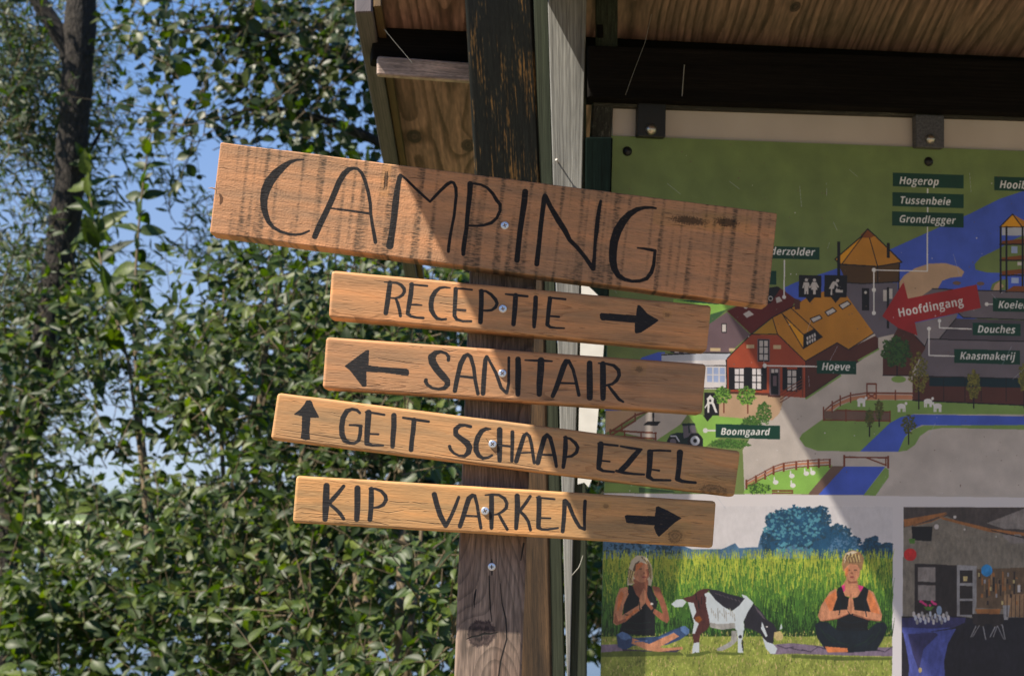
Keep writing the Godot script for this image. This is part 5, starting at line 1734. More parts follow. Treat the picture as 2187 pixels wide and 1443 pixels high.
	t = lettered_wood(978, 121, 60, false, Color(0.755, 0.555, 0.385), [
		[151, 17.7, 11.8, 149.6, 44.3, 12.7, 148.2, 69.2, 12.9, 146, 95.8, 11.8],
		[136.8, 17.1, 2.8, 151.7, 16.4, 4.6, 168.2, 16.2, 6.1, 180.1, 20.8, 8.4, 188.2, 29.2, 9.1, 189.6, 37.3, 8.4, 185.3, 46, 8, 177.5, 52.5, 6.9, 166.2, 56, 5, 154.6, 56.2, 3.9],
		[168.7, 55.8, 6.1, 175.5, 70, 8.4, 180.9, 86, 8.4, 184.1, 99.8, 8],
		[207.1, 16.7, 11.4, 206.5, 42.4, 12.5, 204.3, 67.4, 12.1, 202.1, 92.4, 9.9, 210.8, 98.2, 7.6, 225.9, 100.5, 6.1, 243.3, 100, 6.5],
		[202.1, 16.4, 4.3, 227.8, 17, 5.4, 246.8, 16.9, 5.4],
		[208.5, 68.7, 4.6, 221.7, 67.5, 5.4, 236.6, 67.5, 3.9],
		[305.8, 16.7, 3.1, 292.2, 16.3, 5.8, 279.2, 19.2, 7.3, 268.5, 30.1, 11, 261.4, 45.7, 12.5, 260.2, 62.3, 12.9, 262.2, 77.1, 12.5, 269.8, 89.6, 10.3, 278.7, 98, 8.8, 290.5, 99.7, 6.5, 301.9, 97.5, 5.4],
		[320.4, 17.9, 11, 321.3, 40.2, 11, 321.7, 65.1, 10.6, 322.6, 86.6, 9.9, 329.1, 95.9, 8, 345.1, 99.1, 5.8, 366.5, 97.2, 6.1],
		[317, 17, 4.6, 340, 15.6, 5, 362.4, 16.2, 4.3],
		[326.2, 70.5, 4.6, 349.4, 70.5, 5.8],
		[386.5, 17.6, 12.1, 388.5, 42.3, 12.1, 389.7, 67.2, 12.1, 390.5, 97, 11.8],
		[381.4, 16.4, 4.3, 398, 16.5, 5.8, 411.8, 23.6, 8, 424.4, 35.7, 9.1, 429.3, 45.3, 8, 426, 55.6, 8, 416.8, 63.9, 6.5, 405.4, 66.1, 5.8, 395.5, 66.7, 4.6],
		[475, 20.4, 12.5, 475.8, 50.3, 13, 475.8, 77, 12, 475.6, 94.8, 11.5],
		[448.9, 19.4, 4, 473.2, 19.9, 6.5, 505.2, 19.8, 6],
		[526.7, 21.1, 11.5, 527.9, 45.5, 12, 528.2, 74.4, 12, 529, 96.6, 9],
		[563.6, 19.9, 11, 562.9, 42.3, 11.5, 562.5, 71.3, 10.5, 562.5, 88, 10.5, 570, 94, 6.5, 585.6, 94.9, 5, 606.5, 93.6, 4.5],
		[560.1, 18, 5, 581.1, 18.3, 5.5, 603.1, 18.5, 5.5],
		[564.3, 65.6, 4.5, 590.7, 65.4, 5.5],
	], [[695.2, 49.1, 698.2, 45.9, 735.6, 44.2, 788.5, 43.8, 789.2, 16.8, 792.5, 16, 797.1, 18.3, 816.5, 36.7, 845.3, 49.8, 845.5, 52, 832.3, 64.5, 803.6, 87.3, 792.8, 90.1, 789.4, 88.6, 787, 63, 746.2, 63.4, 702.1, 64.1, 697.3, 60.1]], [[867, 35.1, 6, 4.8]], [], [[268.8, 37.3, 1.1, 294.8, 42.2, 1.6, 326.2, 39.9, 1.1], [282.5, 57.8, 1.1, 314.3, 59.8, 1.9, 345.3, 52.7, 1.1], [110.5, 15.7, 1.1, 138.5, 16.7, 1.8, 155.7, 16.9, 1.1], [302.4, 80.2, 1.1, 333.6, 74.9, 1.6, 353.2, 76.2, 1.1]])
	put("board", plank(Vector3(-0.2313, 1.9018, 0), Vector3(-0.2355, 1.8412, 0), Vector3(0.2559, 1.8568, 0), Vector3(0.2499, 1.798, 0), Vector3(0, 0, -0.0414), 0.0042, 40, 0.0004), mat(Color.WHITE, 0.72, t[0], t[1], 0.14), board_1)
	var screw_1 := put("screw", head, zinc, board_1, true)
	screw_1.position = Vector3(-0.0215, 0.002, 0.0099)
	screw_1.rotation = Vector3(0, 0, 0.1)
	var board_2 := thing("sign_board", Vector3(0.0029, 1.7673, -0.009), "middle planed board with arrow pointing left, lettered SANITAIR", "sign", "hand-lettered wooden direction boards on the post")
	t = lettered_wood(978, 132, 70, false, Color(0.725, 0.535, 0.38), [
		[316.9, 37.4, 8.6, 317.2, 28.4, 8.6, 309.6, 20, 7.3, 295.5, 16.4, 8.2, 281.9, 21, 12.9, 273.9, 32.5, 19.6, 276.8, 45.2, 19.6, 289, 62.3, 18.5, 306.1, 79, 18.5, 317.9, 90.1, 15.4, 319.6, 100, 13.6, 312.4, 109.5, 10.4, 296.9, 113.5, 6.8, 280.9, 111.6, 6.8, 268.4, 104.5, 8.6, 262.8, 95.9, 9.5, 263.5, 91.9, 9.5],
		[339.6, 114.6, 11.3, 341.8, 92.5, 12.2, 345, 68.3, 11.8, 349.1, 44.1, 13.1, 357.5, 24.5, 11.8, 365, 19, 9.1, 373.3, 24.4, 10, 383.3, 51.7, 9.5, 389.8, 85.1, 9.1, 399.3, 118.4, 9.1],
		[345.6, 76.3, 5.9, 383.3, 77.6, 7.3],
		[412.2, 116.6, 12, 411.6, 90.2, 12.4, 411.3, 56.3, 12.4, 411.7, 29.8, 11.1, 413.8, 21.2, 8.2, 415.7, 21, 6.9, 426.4, 38.2, 6.9, 441.3, 61.7, 8.6, 448, 76.4, 9, 457.2, 98.4, 8.6, 471.2, 110.6, 7.7, 473.1, 110.9, 7.7, 475.9, 85.7, 7.7, 473.7, 57.5, 6.9, 471.3, 19.9, 6.9],
		[494.9, 22, 14.1, 498, 50.2, 15.4, 499.5, 84.1, 14.5, 501.7, 112.3, 12.4],
		[554.1, 21.5, 17.5, 555.3, 48, 17.5, 555, 80.2, 16.2, 556.3, 108.6, 13.3],
		[513.1, 23, 3.5, 533.6, 22.6, 5.6, 559.7, 21.1, 6.5, 582.1, 20.9, 4.3],
		[591.1, 110.9, 10.7, 598.7, 88.5, 12.8, 605.9, 61.5, 13.7, 613, 32.5, 14.5, 618.5, 18.8, 13.3, 624.9, 17.4, 9, 637.8, 38.3, 8.2, 647.6, 68, 8.2, 657.9, 103.4, 9],
		[603.3, 75.9, 5.6, 646.2, 74.4, 5.2],
		[678.9, 19.2, 14.1, 681.2, 48.5, 15.8, 684.1, 80.7, 16.2, 686.3, 108.1, 15.4],
		[712.9, 18.7, 14.5, 715.8, 49.9, 15.4, 718.2, 80.2, 15.4, 720.4, 107.6, 13.3],
		[701.6, 17.6, 3.5, 720.3, 17.2, 5.6, 741.1, 20.5, 8.2, 754.2, 31.9, 9.9, 757.1, 45, 9, 751.6, 58.8, 9, 741.2, 69, 7.3, 725.7, 73.9, 5.2],
		[732.4, 75.4, 6, 746.8, 91.5, 8.6, 761.2, 107.6, 8.2, 772.9, 113.5, 5.2],
	], [[52.9, 71.2, 104.2, 27.6, 109, 25.3, 112, 26.1, 113.8, 64.6, 152.6, 66.8, 212.1, 66.7, 217.2, 69.3, 219.2, 77.1, 217.4, 84.2, 209.5, 84.7, 153.7, 80.6, 109.2, 81.7, 112.3, 116.2, 109.1, 120.4, 103.1, 120.4, 83.6, 98.3, 68.5, 81.6]], [[806.9, 26, 9.6, 8.4]], [], [[137.8, 45, 1.4, 164.8, 47.9, 1.9, 190.4, 49.1, 2.2, 212.5, 52.4, 1.9, 256.2, 53.6, 1.4], [298.8, 9.4, 1.1, 318.7, 15.3, 2.2, 337.8, 9.7, 1.1]])
	put("board", plank(Vector3(-0.2385, 1.8166, 0), Vector3(-0.2433, 1.7506, 0), Vector3(0.2493, 1.7818, 0), Vector3(0.2439, 1.7176, 0), Vector3(0, 0, -0.0414), 0.0042, 40, 0.0004), mat(Color.WHITE, 0.72, t[0], t[1], 0.14), board_2)
	var screw_2 := put("screw", head, zinc, board_2, true)
	screw_2.position = Vector3(-0.0152, 0.0024, 0.0099)
	screw_2.rotation = Vector3(0, 0, 0.75)
	var board_3 := thing("sign_board", Vector3(-0.0081, 1.6783, -0.009), "planed board tilted down to the right with arrow pointing up, lettered GEIT SCHAAP EZEL", "sign", "hand-lettered wooden direction boards on the post")
	t = lettered_wood(1197, 121, 80, false, Color(0.745, 0.565, 0.385), [
		[216.3, 25, 6.5, 207.9, 18.5, 7.7, 194.6, 17.8, 8.2, 182.5, 24.6, 12.4, 175.7, 42.4, 13.7, 175.3, 65.1, 13.7, 179.2, 85.4, 14.1, 187.8, 99.4, 12.4, 201.7, 104.8, 8.2, 214.7, 103.6, 6.9, 223.7, 94.9, 9.4, 225, 77.7, 9.9, 223.2, 59.1, 9],
		[195, 58.9, 5.2, 209.7, 57, 5.6, 224.9, 57.9, 7.7],
		[238.3, 21.3, 15.8, 240.3, 47.5, 15, 242.5, 75.5, 14.5, 245.1, 99.8, 12.8, 259.7, 103.6, 6.5, 287.4, 100.1, 5.2],
		[230.7, 20.7, 4.8, 255.2, 20.7, 6, 278.8, 21.8, 6],
		[246.2, 75.1, 5.6, 271.3, 73.4, 5.2],
		[303.6, 20.6, 13.7, 307.7, 48.4, 13.7, 309.3, 76.6, 13.3, 311.7, 99.9, 11.1],
		[356.3, 25.3, 12.4, 358.2, 51.5, 12.4, 358.3, 78, 11.6, 359.9, 102.4, 12],
		[327.9, 23.2, 6, 360.9, 24.3, 7.7, 393.9, 25, 6.9],
		[502.3, 24.2, 8.2, 487, 22.4, 7.7, 474.2, 25, 10.3, 465.4, 35.6, 12.4, 467.3, 48.6, 12.4, 482.7, 58, 13.3, 499, 67.3, 16.5, 507.1, 77.7, 15.4, 506.1, 91.1, 13.7, 498.2, 101.6, 9, 483.4, 102.5, 6, 469.5, 97.6, 6.5, 459.9, 89.3, 7.7, 456, 81.3, 8.2],
		[554, 23.9, 3.9, 541.9, 24.9, 9, 531.7, 32.8, 12.4, 524.6, 48.9, 13.7, 522.4, 66.3, 13.3, 524.7, 83.1, 13.7, 533, 95.3, 11.1, 545.1, 101.4, 8.2, 557.8, 97.9, 6.9, 567.1, 91, 6],
		[577.3, 23.2, 14.5, 581.5, 53.1, 13.7, 585.1, 81.1, 13.3, 588.3, 101.6, 11.1],
		[610.4, 24.7, 9.9, 614.3, 52.7, 9.9, 616.8, 77.1, 9, 619.4, 98.7, 8.6],
		[586.7, 62.9, 5.6, 612.8, 62.1, 5.6],
		[630.6, 98.2, 11.6, 633.7, 76.9, 12, 637.7, 51.7, 11.6, 641.3, 30.3, 10.3, 647, 23.9, 8.2, 655.4, 30.4, 8.2, 664, 52.1, 8.6, 671.3, 77.8, 8.2, 676.7, 96.2, 8.2],
		[637.2, 75.5, 4.8, 668.5, 70.6, 4.3],
		[685.9, 95, 12.4, 687.7, 73.9, 13.3, 690.8, 48.7, 12.8, 693.7, 29.3, 12.8, 699.2, 21, 10.3, 708.5, 27.5, 10.3, 718.3, 51, 9.9, 727.5, 76.5, 9.9, 734.2, 98.4, 7.7],
		[691.4, 73.4, 5.2, 722.9, 70.4, 5.6],
		[747.2, 21.6, 10.3, 750.6, 46.9, 12.4, 751.9, 69.6, 11.6, 752, 98.1, 9.4],
		[743.3, 21.1, 4.8, 759.5, 22.9, 6.9, 774, 32.4, 9, 782, 42.9, 8.6, 780.1, 56.4, 9, 769.4, 67.3, 7.3, 754.9, 71.5, 4.8],
		[839, 27.3, 15.5, 840.7, 52.3, 14.4, 841.4, 75.8, 13.6, 841.6, 89.2, 11, 854, 95.2, 6.9, 882, 94.2, 5.8],
		[832.2, 26.1, 4.6, 857.9, 26.2, 6.1, 882.6, 25.4, 5.4],
		[844.7, 69.5, 4.6, 867.8, 69.1, 4.3],
		[890.1, 25.8, 4.6, 916.1, 27.5, 6.9, 944.3, 27.6, 5.8],
		[938.9, 30.5, 11.8, 925.7, 49.9, 14.4, 913.5, 70, 14.4, 899.4, 88.6, 14.4],
		[888.2, 90.9, 6.9, 910, 93.2, 8, 933.2, 93.1, 6.1, 959.4, 91.5, 5.4],
		[967.2, 31.9, 15.5, 969.6, 56.1, 14.4, 970.9, 77.9, 13.6, 970.7, 94.8, 12.5, 984.1, 102.4, 6.9, 1028.2, 97.9, 5.8],
		[962.6, 28.6, 5.4, 990.2, 23.9, 6.1, 1018.1, 22.1, 5.4],
		[974.7, 75.7, 4.3, 996.3, 76.3, 5.4],
		[1043.1, 23.1, 16.3, 1045, 49.9, 13.3, 1045.7, 73.4, 12.9, 1045.6, 92, 12.9, 1057.8, 96.4, 8.8, 1074.4, 96.5, 7.6, 1092.5, 95.9, 7.3],
	], [[78.7, 9.4, 86.2, 8.8, 90.4, 11.7, 96.9, 24.1, 114.6, 48.2, 113, 50.3, 98.2, 51.8, 92.7, 52.9, 94.8, 73.3, 95.1, 88.4, 99.9, 107.5, 90.1, 111.2, 78.5, 109.3, 76.1, 105.8, 76.2, 87, 71.9, 51.7, 51.9, 50.1, 50.7, 48.3, 63.9, 35.8, 73, 21.4, 76.2, 11.6]], [[1142.7, 111.8, 38.4, 19.2]], [], [[22, 92.2, 1.1, 144.8, 96.3, 1.9, 267.3, 98.6, 1.6, 337.7, 99.5, 1.1], [11.9, 105.6, 1.1, 98.4, 109.3, 1.8, 196.5, 109.8, 1.1], [386, 105, 1.1, 508.7, 109.1, 2, 618.3, 105.7, 1.6, 701.2, 109.9, 1.1], [547.3, 50.5, 1.1, 567, 77.3, 1.4, 579.7, 88.5, 1], [423.3, 112.5, 1.1, 546, 116.6, 1.6, 691.8, 113.5, 1.1]])
	put("board", plank(Vector3(-0.3009, 1.7452, 0), Vector3(-0.3099, 1.6852, 0), Vector3(0.2931, 1.6702, 0), Vector3(0.2853, 1.6114, 0), Vector3(0, 0, -0.0414), 0.0042, 40, 0.0004), mat(Color.WHITE, 0.72, t[0], t[1], 0.14), board_3)
	var screw_3 := put("screw", head, zinc, board_3, true)
	screw_3.position = Vector3(-0.0168, 0.0008, 0.0099)
	screw_3.rotation = Vector3(0, 0, 0.7)
	var board_4 := thing("sign_board", Vector3(-0.0098, 1.5923, -0.009), "lowest planed board with two knots and arrow at its right, lettered KIP VARKEN", "sign", "hand-lettered wooden direction boards on the post")
	t = lettered_wood(1079, 121, 90, false, Color(0.76, 0.575, 0.375), [
		[79.3, 21.3, 15.7, 80.5, 48.4, 17.3, 81.7, 74.7, 17.3, 82.4, 106.2, 13.3],
		[123.1, 19.5, 8.9, 110.5, 37.8, 10.5, 97.7, 54.4, 11.7, 88.2, 67.3, 8.5],
		[91.7, 67.9, 7.7, 106.6, 78.4, 8.5, 119.8, 89.9, 9.7, 129.6, 102.5, 8.5],
		[158.8, 22.6, 15.3, 160.9, 48.8, 15.7, 162.6, 75.1, 14.9, 163.2, 101.4, 13.7],
		[194.5, 22.2, 12.1, 196.4, 46.7, 13.7, 197.5, 72.9, 12.5, 197, 100.2, 12.5],
		[189.2, 21.6, 4.5, 204, 20.7, 6.1, 220.3, 25.9, 8.1, 231.7, 37.5, 9.7, 234.3, 47.9, 9.7, 228.2, 60.5, 9.3, 216.4, 67.4, 7.3, 202.6, 70, 4.9],
		[356.5, 26.4, 13.3, 364.5, 50.5, 13.3, 375.4, 78, 13.3, 391.4, 104.3, 11.7, 393.1, 103.3, 10.5, 403.6, 79.8, 9.3, 412.3, 54.6, 9.3, 419.5, 29.6, 7.7],
		[428.3, 103.5, 11.3, 434.4, 79.4, 12.1, 440.3, 52.6, 12.9, 445.7, 31.2, 13.3, 453.8, 22.8, 10.5, 460, 23.3, 8.5, 467.9, 45.7, 8.1, 474.3, 73.5, 8.5, 482, 104.7, 8.1],
		[436.7, 75.7, 5.7, 471.9, 75.7, 5.7],
		[502.9, 20.7, 12.1, 505.3, 48.7, 12.9, 507, 75, 12.5, 509.1, 103.1, 9.7],
		[487, 20.2, 3.7, 504.4, 17.4, 6.1, 522, 17.7, 6.5, 536.7, 25.6, 8.5, 543.7, 37.5, 8.5, 542.9, 49.9, 8.5, 533.9, 59.3, 7.3, 522.2, 67, 5.3, 511.8, 69.4, 3.7],
		[525.7, 67.7, 6.5, 535.7, 83.8, 7.7, 549.5, 104.1, 7.7],
		[568.6, 17.5, 13.3, 571.1, 39.4, 14.1, 571.9, 62.3, 13.3, 572.1, 100.1, 10.1],
		[601.9, 16.4, 8.1, 591.8, 34.6, 8.5, 580.7, 51.1, 8.5],
		[579.4, 56.5, 7.3, 592.5, 68, 8.5, 602.3, 81.6, 8.1, 609.1, 102.3, 7.7],
		[625, 19.4, 13.3, 627, 46.6, 12.5, 627.9, 71.2, 12.5, 628.7, 94.1, 11.3, 637, 98.9, 6.5, 652.8, 98.8, 6.1, 678.7, 92.8, 5.3],
		[618.7, 18, 4.5, 641.6, 18.9, 5.3, 664.6, 19.9, 5.3],
		[629.6, 70.2, 4.9, 657.6, 69.4, 4.9],
		[691.6, 100.8, 10.1, 692.3, 74.3, 10.9, 692, 46.1, 11.3, 691.2, 23.2, 12.1],
		[692.8, 21.4, 9.3, 702.3, 31.4, 10.1, 714.7, 57.1, 9.3, 724.8, 74.1, 9.7, 734.5, 87.6, 8.5, 747.2, 92.2, 7.3],
		[747.2, 92.2, 7.3, 745.1, 69.4, 7.3, 743.6, 43, 8.9, 743.3, 20, 8.9],
	], [[848.3, 51.9, 853.4, 48.5, 896.5, 48.2, 925.6, 47.6, 926.7, 23.9, 931.5, 21.3, 956.8, 31.3, 993.4, 48.4, 974.4, 62.7, 952.9, 85.7, 939.3, 99.7, 931.8, 91.6, 925.4, 76.6, 926.5, 70.3, 898, 70.5, 859.6, 69.7, 853.3, 67.8]], [[980, 95.6, 20.4, 19.2], [797.6, 29.4, 7.2, 6]], [], [[244, 50.5, 1.1, 266, 52.8, 1.6, 293.7, 50.5, 1.1], [302.7, 49.3, 1.1, 326, 52.7, 1.6, 341.8, 51.2, 1.1], [40.3, 102.4, 1.1, 114, 105.2, 1.9, 199.4, 104.2, 1.6, 245.8, 112.2, 1.1], [15.6, 94.3, 1.1, 77.2, 95.4, 1.6, 132.5, 93.9, 1.1], [206.3, 75.6, 1.1, 244.1, 80.5, 1.9, 280.9, 71.7, 1.1], [292, 96.8, 1.1, 365.8, 102, 2, 439, 98.2, 1.1]])
	put("board", plank(Vector3(-0.2769, 1.639, 0), Vector3(-0.2817, 1.5784, 0), Vector3(0.2619, 1.606, 0), Vector3(0.2577, 1.546, 0), Vector3(0, 0, -0.0414), 0.0042, 40, 0.0004), mat(Color.WHITE, 0.72, t[0], t[1], 0.14), board_4)
	var screw_4 := put("screw", head, zinc, board_4, true)
	screw_4.position = Vector3(-0.0247, 0.0011, 0.0099)
	screw_4.rotation = Vector3(0, 0, 0.45)

func plants() -> void:
	var bark := mat(Color.WHITE, 0.95, mottled(lin(0.012, 0.009, 0.007), lin(0.062, 0.050, 0.042), 0.035, 61), mottled(Color.BLACK, Color.WHITE, 0.06, 62), 1.3)
	bark.uv1_scale = Vector3(0.5, 3, 1)
	var twig_bark := mat(lin(0.10, 0.07, 0.035), 0.8)
	var vein := leaf_texture(5)
	for kind in [["shrub", [[0.074, 0.124, 0.026], [0.090, 0.148, 0.030], [0.052, 0.094, 0.022], [0.185, 0.240, 0.044], [0.094, 0.134, 0.046], [0.135, 0.190, 0.030], [0.042, 0.076, 0.018]], 0.46], ["alder", [[0.045, 0.076, 0.018], [0.058, 0.094, 0.020], [0.038, 0.068, 0.020], [0.100, 0.130, 0.026]], 0.42], ["willow", [[0.085, 0.125, 0.050], [0.105, 0.150, 0.062], [0.065, 0.105, 0.036]], 0.45]]:
		mats[kind[0]] = []
		for c in kind[1]: mats[kind[0]].append(leaf_material(lin(c[0], c[1], c[2]), vein, kind[2]))
		mats[kind[0] + "_mass"] = leaf_material(Color.WHITE, vein, kind[2])
	var tints := {}
	for kind in ["shrub", "alder", "willow"]:
		tints[kind] = []
		for m in mats[kind]: tints[kind].append((m.albedo_color as Color).srgb_to_linear())
	var oval_leaves := [leaf_mesh(1.0, 0.52, 0.30, 0.18), leaf_mesh(1.0, 0.58, 0.18, 0.30), leaf_mesh(1.0, 0.46, 0.42, 0.10)]
	var round_leaves := [leaf_mesh(1.0, 0.86, 0.16, 0.12, 0.4), leaf_mesh(1.0, 0.78, 0.25, 0.22, 0.4)]
	var lance_leaves := [leaf_mesh(1.0, 0.22, 0.3, 0.12, 0.4), leaf_mesh(1.0, 0.27, 0.2, 0.25, 0.4)]
	var root: Node3D
	var gr: Growth
	var o: MeshInstance3D
	# tall tree at the far left with forked dark trunk and narrow grey-green leaves
	root = thing("willow_tree", Vector3(-2.4078, 0, -5.84), "tall tree at the far left with forked dark trunk and narrow grey-green leaves", "tree")
	gr = Growth.new()
	o = stem("trunk", root, [Vector3(-2.4522, 0, -5.84), Vector3(-2.3856, 1.5556, -5.84), Vector3(-2.2922, 2, -5.84), Vector3(-2.2122, 2.3556, -5.84), Vector3(-2.1589, 2.7111, -5.84), Vector3(-2.1056, 3.1111, -5.84), Vector3(-2.0744, 3.5111, -5.84), Vector3(-2.0522, 3.8667, -5.84), Vector3(-2.03, 4.3556, -5.84)], 0.07, 0.074, bark, 14)
	stem("limb", o, [Vector3(-2.0611, 3.5333, -5.84), Vector3(-2.0967, 3.7333, -5.84), Vector3(-2.1967, 3.9111, -5.84), Vector3(-2.3189, 4.1333, -5.84), Vector3(-2.4078, 4.4444, -5.84)], 0.055, 0.03, bark, 10)
	stem("limb", o, [Vector3(-2.0967, 3.1556, -5.84), Vector3(-2.0189, 3.2667, -5.84), Vector3(-1.9522, 3.3778, -5.84)], 0.02, 0.006, bark, 10)
	crown(gr, [[-2.3427, 3.8972, -6.2123, 0.1308, 0.1472, 0.7, 25], [-2.6982, 4.0039, -6.6858, 0.1548, 0.1742, 0.7, 34], [-2.3151, 3.6187, -6.052, 0.1169, 0.1315, 0.7, 18], [-2.5919, 3.9788, -6.434, 0.1433, 0.1612, 0.7, 22], [-2.5299, 3.8897, -6.0704, 0.1527, 0.1718, 0.7, 23], [-2.4744, 3.6447, -6.4463, 0.1346, 0.1982, 0.7, 35], [-2.723, 3.4052, -6.7916, 0.158, 0.2327, 0.7, 49], [-2.3533, 3.395, -6.0197, 0.1402, 0.2065, 0.7, 27], [-2.5334, 3.5484, -6.913, 0.1136, 0.1672, 0.7, 26], [-2.5407, 3.5254, -6.2884, 0.1118, 0.1647, 0.7, 22], [-2.2967, 2.8599, -6.5547, 0.1239, 0.1487, 0.7, 20], [-2.2977, 2.6881, -6.1416, 0.1329, 0.1595, 0.7, 29], [-2.3813, 2.5506, -6.1831, 0.1302, 0.1563, 0.7, 17], [-2.3427, 2.8433, -6.4907, 0.1053, 0.1264, 0.7, 12], [-2.4435, 3.0983, -6.7023, 0.1618, 0.1941, 0.7, 30], [-2.5524, 2.3124, -5.9958, 0.0708, 0.1195, 0.7, 8], [-2.5848, 2.4212, -6.1879, 0.0744, 0.1255, 0.7, 9], [-2.352, 2.2574, -5.9609, 0.0653, 0.1101, 0.7, 6], [-2.4437, 2.3841, -6.2173, 0.0924, 0.1559, 0.7, 16], [-2.7281, 2.2676, -6.8276, 0.1055, 0.1781, 0.7, 25], [-2.4759, 4.3936, -7.0043, 0.1416, 0.1147, 0.7, 16], [-2.7061, 4.2579, -7.2586, 0.126, 0.1021, 0.7, 11], [-2.357, 4.2611, -6.8218, 0.1154, 0.0935, 0.7, 7], [-2.3897, 4.245, -6.8399, 0.091, 0.0737, 0.7, 5], [-2.6142, 4.1803, -7.1272, 0.1438, 0.1165, 0.7, 16], [-2.241, 3.5095, -7.2899, 0.0664, 0.0956, 0.7, 3], [-2.1565, 3.5924, -7.1415, 0.0607, 0.0873, 0.7, 3], [-2.1586, 3.5298, -7.3094, 0.0728, 0.1048, 0.7, 3], [-2.1595, 3.3834, -6.9719, 0.0723, 0.1041, 0.7, 3], [-2.0222, 3.3326, -6.4389, 0.0682, 0.0982, 0.7, 3], [-1.6959, 3.0823, -6.5734, 0.0624, 0.0673, 0.7, 3], [-1.8127, 3.15, -6.9321, 0.0693, 0.0749, 0.7, 3], [-1.7456, 3.1176, -6.7911, 0.053, 0.0572, 0.7, 3], [-1.7132, 3.2144, -6.8438, 0.0491, 0.053, 0.7, 3], [-1.6641, 3.1633, -6.6302, 0.0532, 0.0575, 0.7, 3], [-2.288, 2.6065, -5.7677, 0.0324, 0.0584, 0.7, 3], [-2.0721, 2.4987, -5.2443, 0.0367, 0.066, 0.7, 3], [-2.2333, 2.554, -5.4185, 0.0378, 0.0681, 0.7, 3], [-2.0514, 2.4721, -4.9567, 0.0342, 0.0616, 0.7, 3], [-2.0989, 2.5256, -5.0674, 0.0351, 0.0632, 0.7, 3], [-2.2827, 2.1207, -5.8078, 0.048, 0.0647, 0.7, 3], [-2.1528, 2.1824, -5.4227, 0.0574, 0.0775, 0.7, 3], [-2.1875, 2.1639, -5.492, 0.0587, 0.0792, 0.7, 3], [-2.2795, 2.1485, -5.7536, 0.0659, 0.0889, 0.7, 4], [-2.2807, 2.2568, -5.5265, 0.0734, 0.0991, 0.7, 6], [-2.1401, 3.8986, -6.5192, 0.0344, 0.0619, 0.7, 3], [-2.0793, 3.7398, -6.4315, 0.0404, 0.0728, 0.7, 3], [-2.3169, 4.1027, -7.2114, 0.0298, 0.0537, 0.7, 3], [-2.0984, 3.9074, -6.5213, 0.0289, 0.052, 0.7, 3], [-2.3043, 4.1306, -7.3349, 0.0292, 0.0526, 0.7, 3], [-1.7087, 2.8865, -6.6994, 0.0881, 0.0617, 0.7, 3], [-1.7347, 2.9733, -7.5148, 0.1267, 0.0887, 0.7, 3], [-1.5167, 2.8766, -6.5853, 0.1185, 0.0829, 0.7, 3], [-1.6079, 2.994, -7.2287, 0.1197, 0.0838, 0.7, 3], [-1.6959, 2.8761, -6.6037, 0.116, 0.0812, 0.7, 3], [-2.5223, 1.6803, -6.1635, 0.0846, 0.1523, 0.7, 11], [-2.5586, 1.7766, -6.1488, 0.0895, 0.1612, 0.7, 12], [-2.6079, 1.9964, -6.4379, 0.0731, 0.1315, 0.7, 12], [-2.6164, 1.6643, -6.1436, 0.0885, 0.1593, 0.7, 13], [-2.7018, 1.6826, -6.5665, 0.0748, 0.1347, 0.7, 13], [-2.6506, 3.5994, -7.1096, 0.0844, 0.1899, 0.7, 22], [-2.4778, 3.4762, -6.6183, 0.078, 0.1755, 0.7, 14], [-2.5946, 3.8942, -7.0178, 0.1086, 0.2445, 0.7, 24], [-2.4291, 3.5223, -6.4949, 0.0919, 0.2067, 0.7, 22], [-2.4282, 3.7936, -6.5132, 0.1012, 0.2276, 0.7, 19], [-2.4157, 2.6154, -6.5904, 0.0989, 0.2226, 0.7, 26], [-2.6467, 2.5327, -7.0829, 0.1163, 0.2617, 0.7, 41], [-2.5871, 2.6478, -6.8695, 0.0799, 0.1797, 0.7, 13], [-2.5294, 2.4418, -7.195, 0.107, 0.2407, 0.7, 23], [-2.4574, 2.7746, -7.1447, 0.1124, 0.2529, 0.7, 32], [-2.6581, 1.796, -6.8519, 0.0648, 0.1555, 0.7, 10], [-2.8158, 1.989, -7.0647, 0.0862, 0.2068, 0.7, 16], [-2.78, 2.0157, -6.939, 0.0774, 0.1858, 0.7, 14], [-2.6527, 2.1261, -6.6572, 0.0784, 0.1882, 0.7, 13], [-2.654, 1.9967, -6.5734, 0.0746, 0.1791, 0.7, 14]], 0.085, 7, 0.42, 0.35, 0.3, false)
	twigs_of(root, gr, twig_bark)
	foliage(root, gr, lance_leaves, tints.willow, 60, "willow")
	# dark tree with round leaves hanging in from the top behind the boards
	root = thing("alder_tree", Vector3(-0.1633, 0, -5.84), "dark tree with round leaves hanging in from the top behind the boards", "tree")
	gr = Growth.new()
	o = stem("trunk", root, [Vector3(-0.1633, 0, -5.84), Vector3(-0.1411, 2, -5.84), Vector3(-0.1856, 2.8889, -5.84), Vector3(-0.2967, 3.5556, -5.84), Vector3(-0.43, 4.4444, -5.84)], 0.11, 0.07, bark, 14)
	stem("limb", o, [Vector3(-0.2633, 3.4222, -5.84), Vector3(-0.6522, 3.6444, -5.84), Vector3(-1.0078, 3.8, -5.84), Vector3(-1.3633, 3.8667, -5.84), Vector3(-1.5856, 3.8444, -5.84)], 0.04, 0.008, bark, 10)
	stem("limb", o, [Vector3(-0.1967, 3, -5.84), Vector3(-0.5189, 3.2667, -5.84), Vector3(-0.8744, 3.4222, -5.84), Vector3(-1.1856, 3.4889, -5.84), Vector3(-1.3856, 3.4222, -5.84)], 0.035, 0.006, bark, 10)
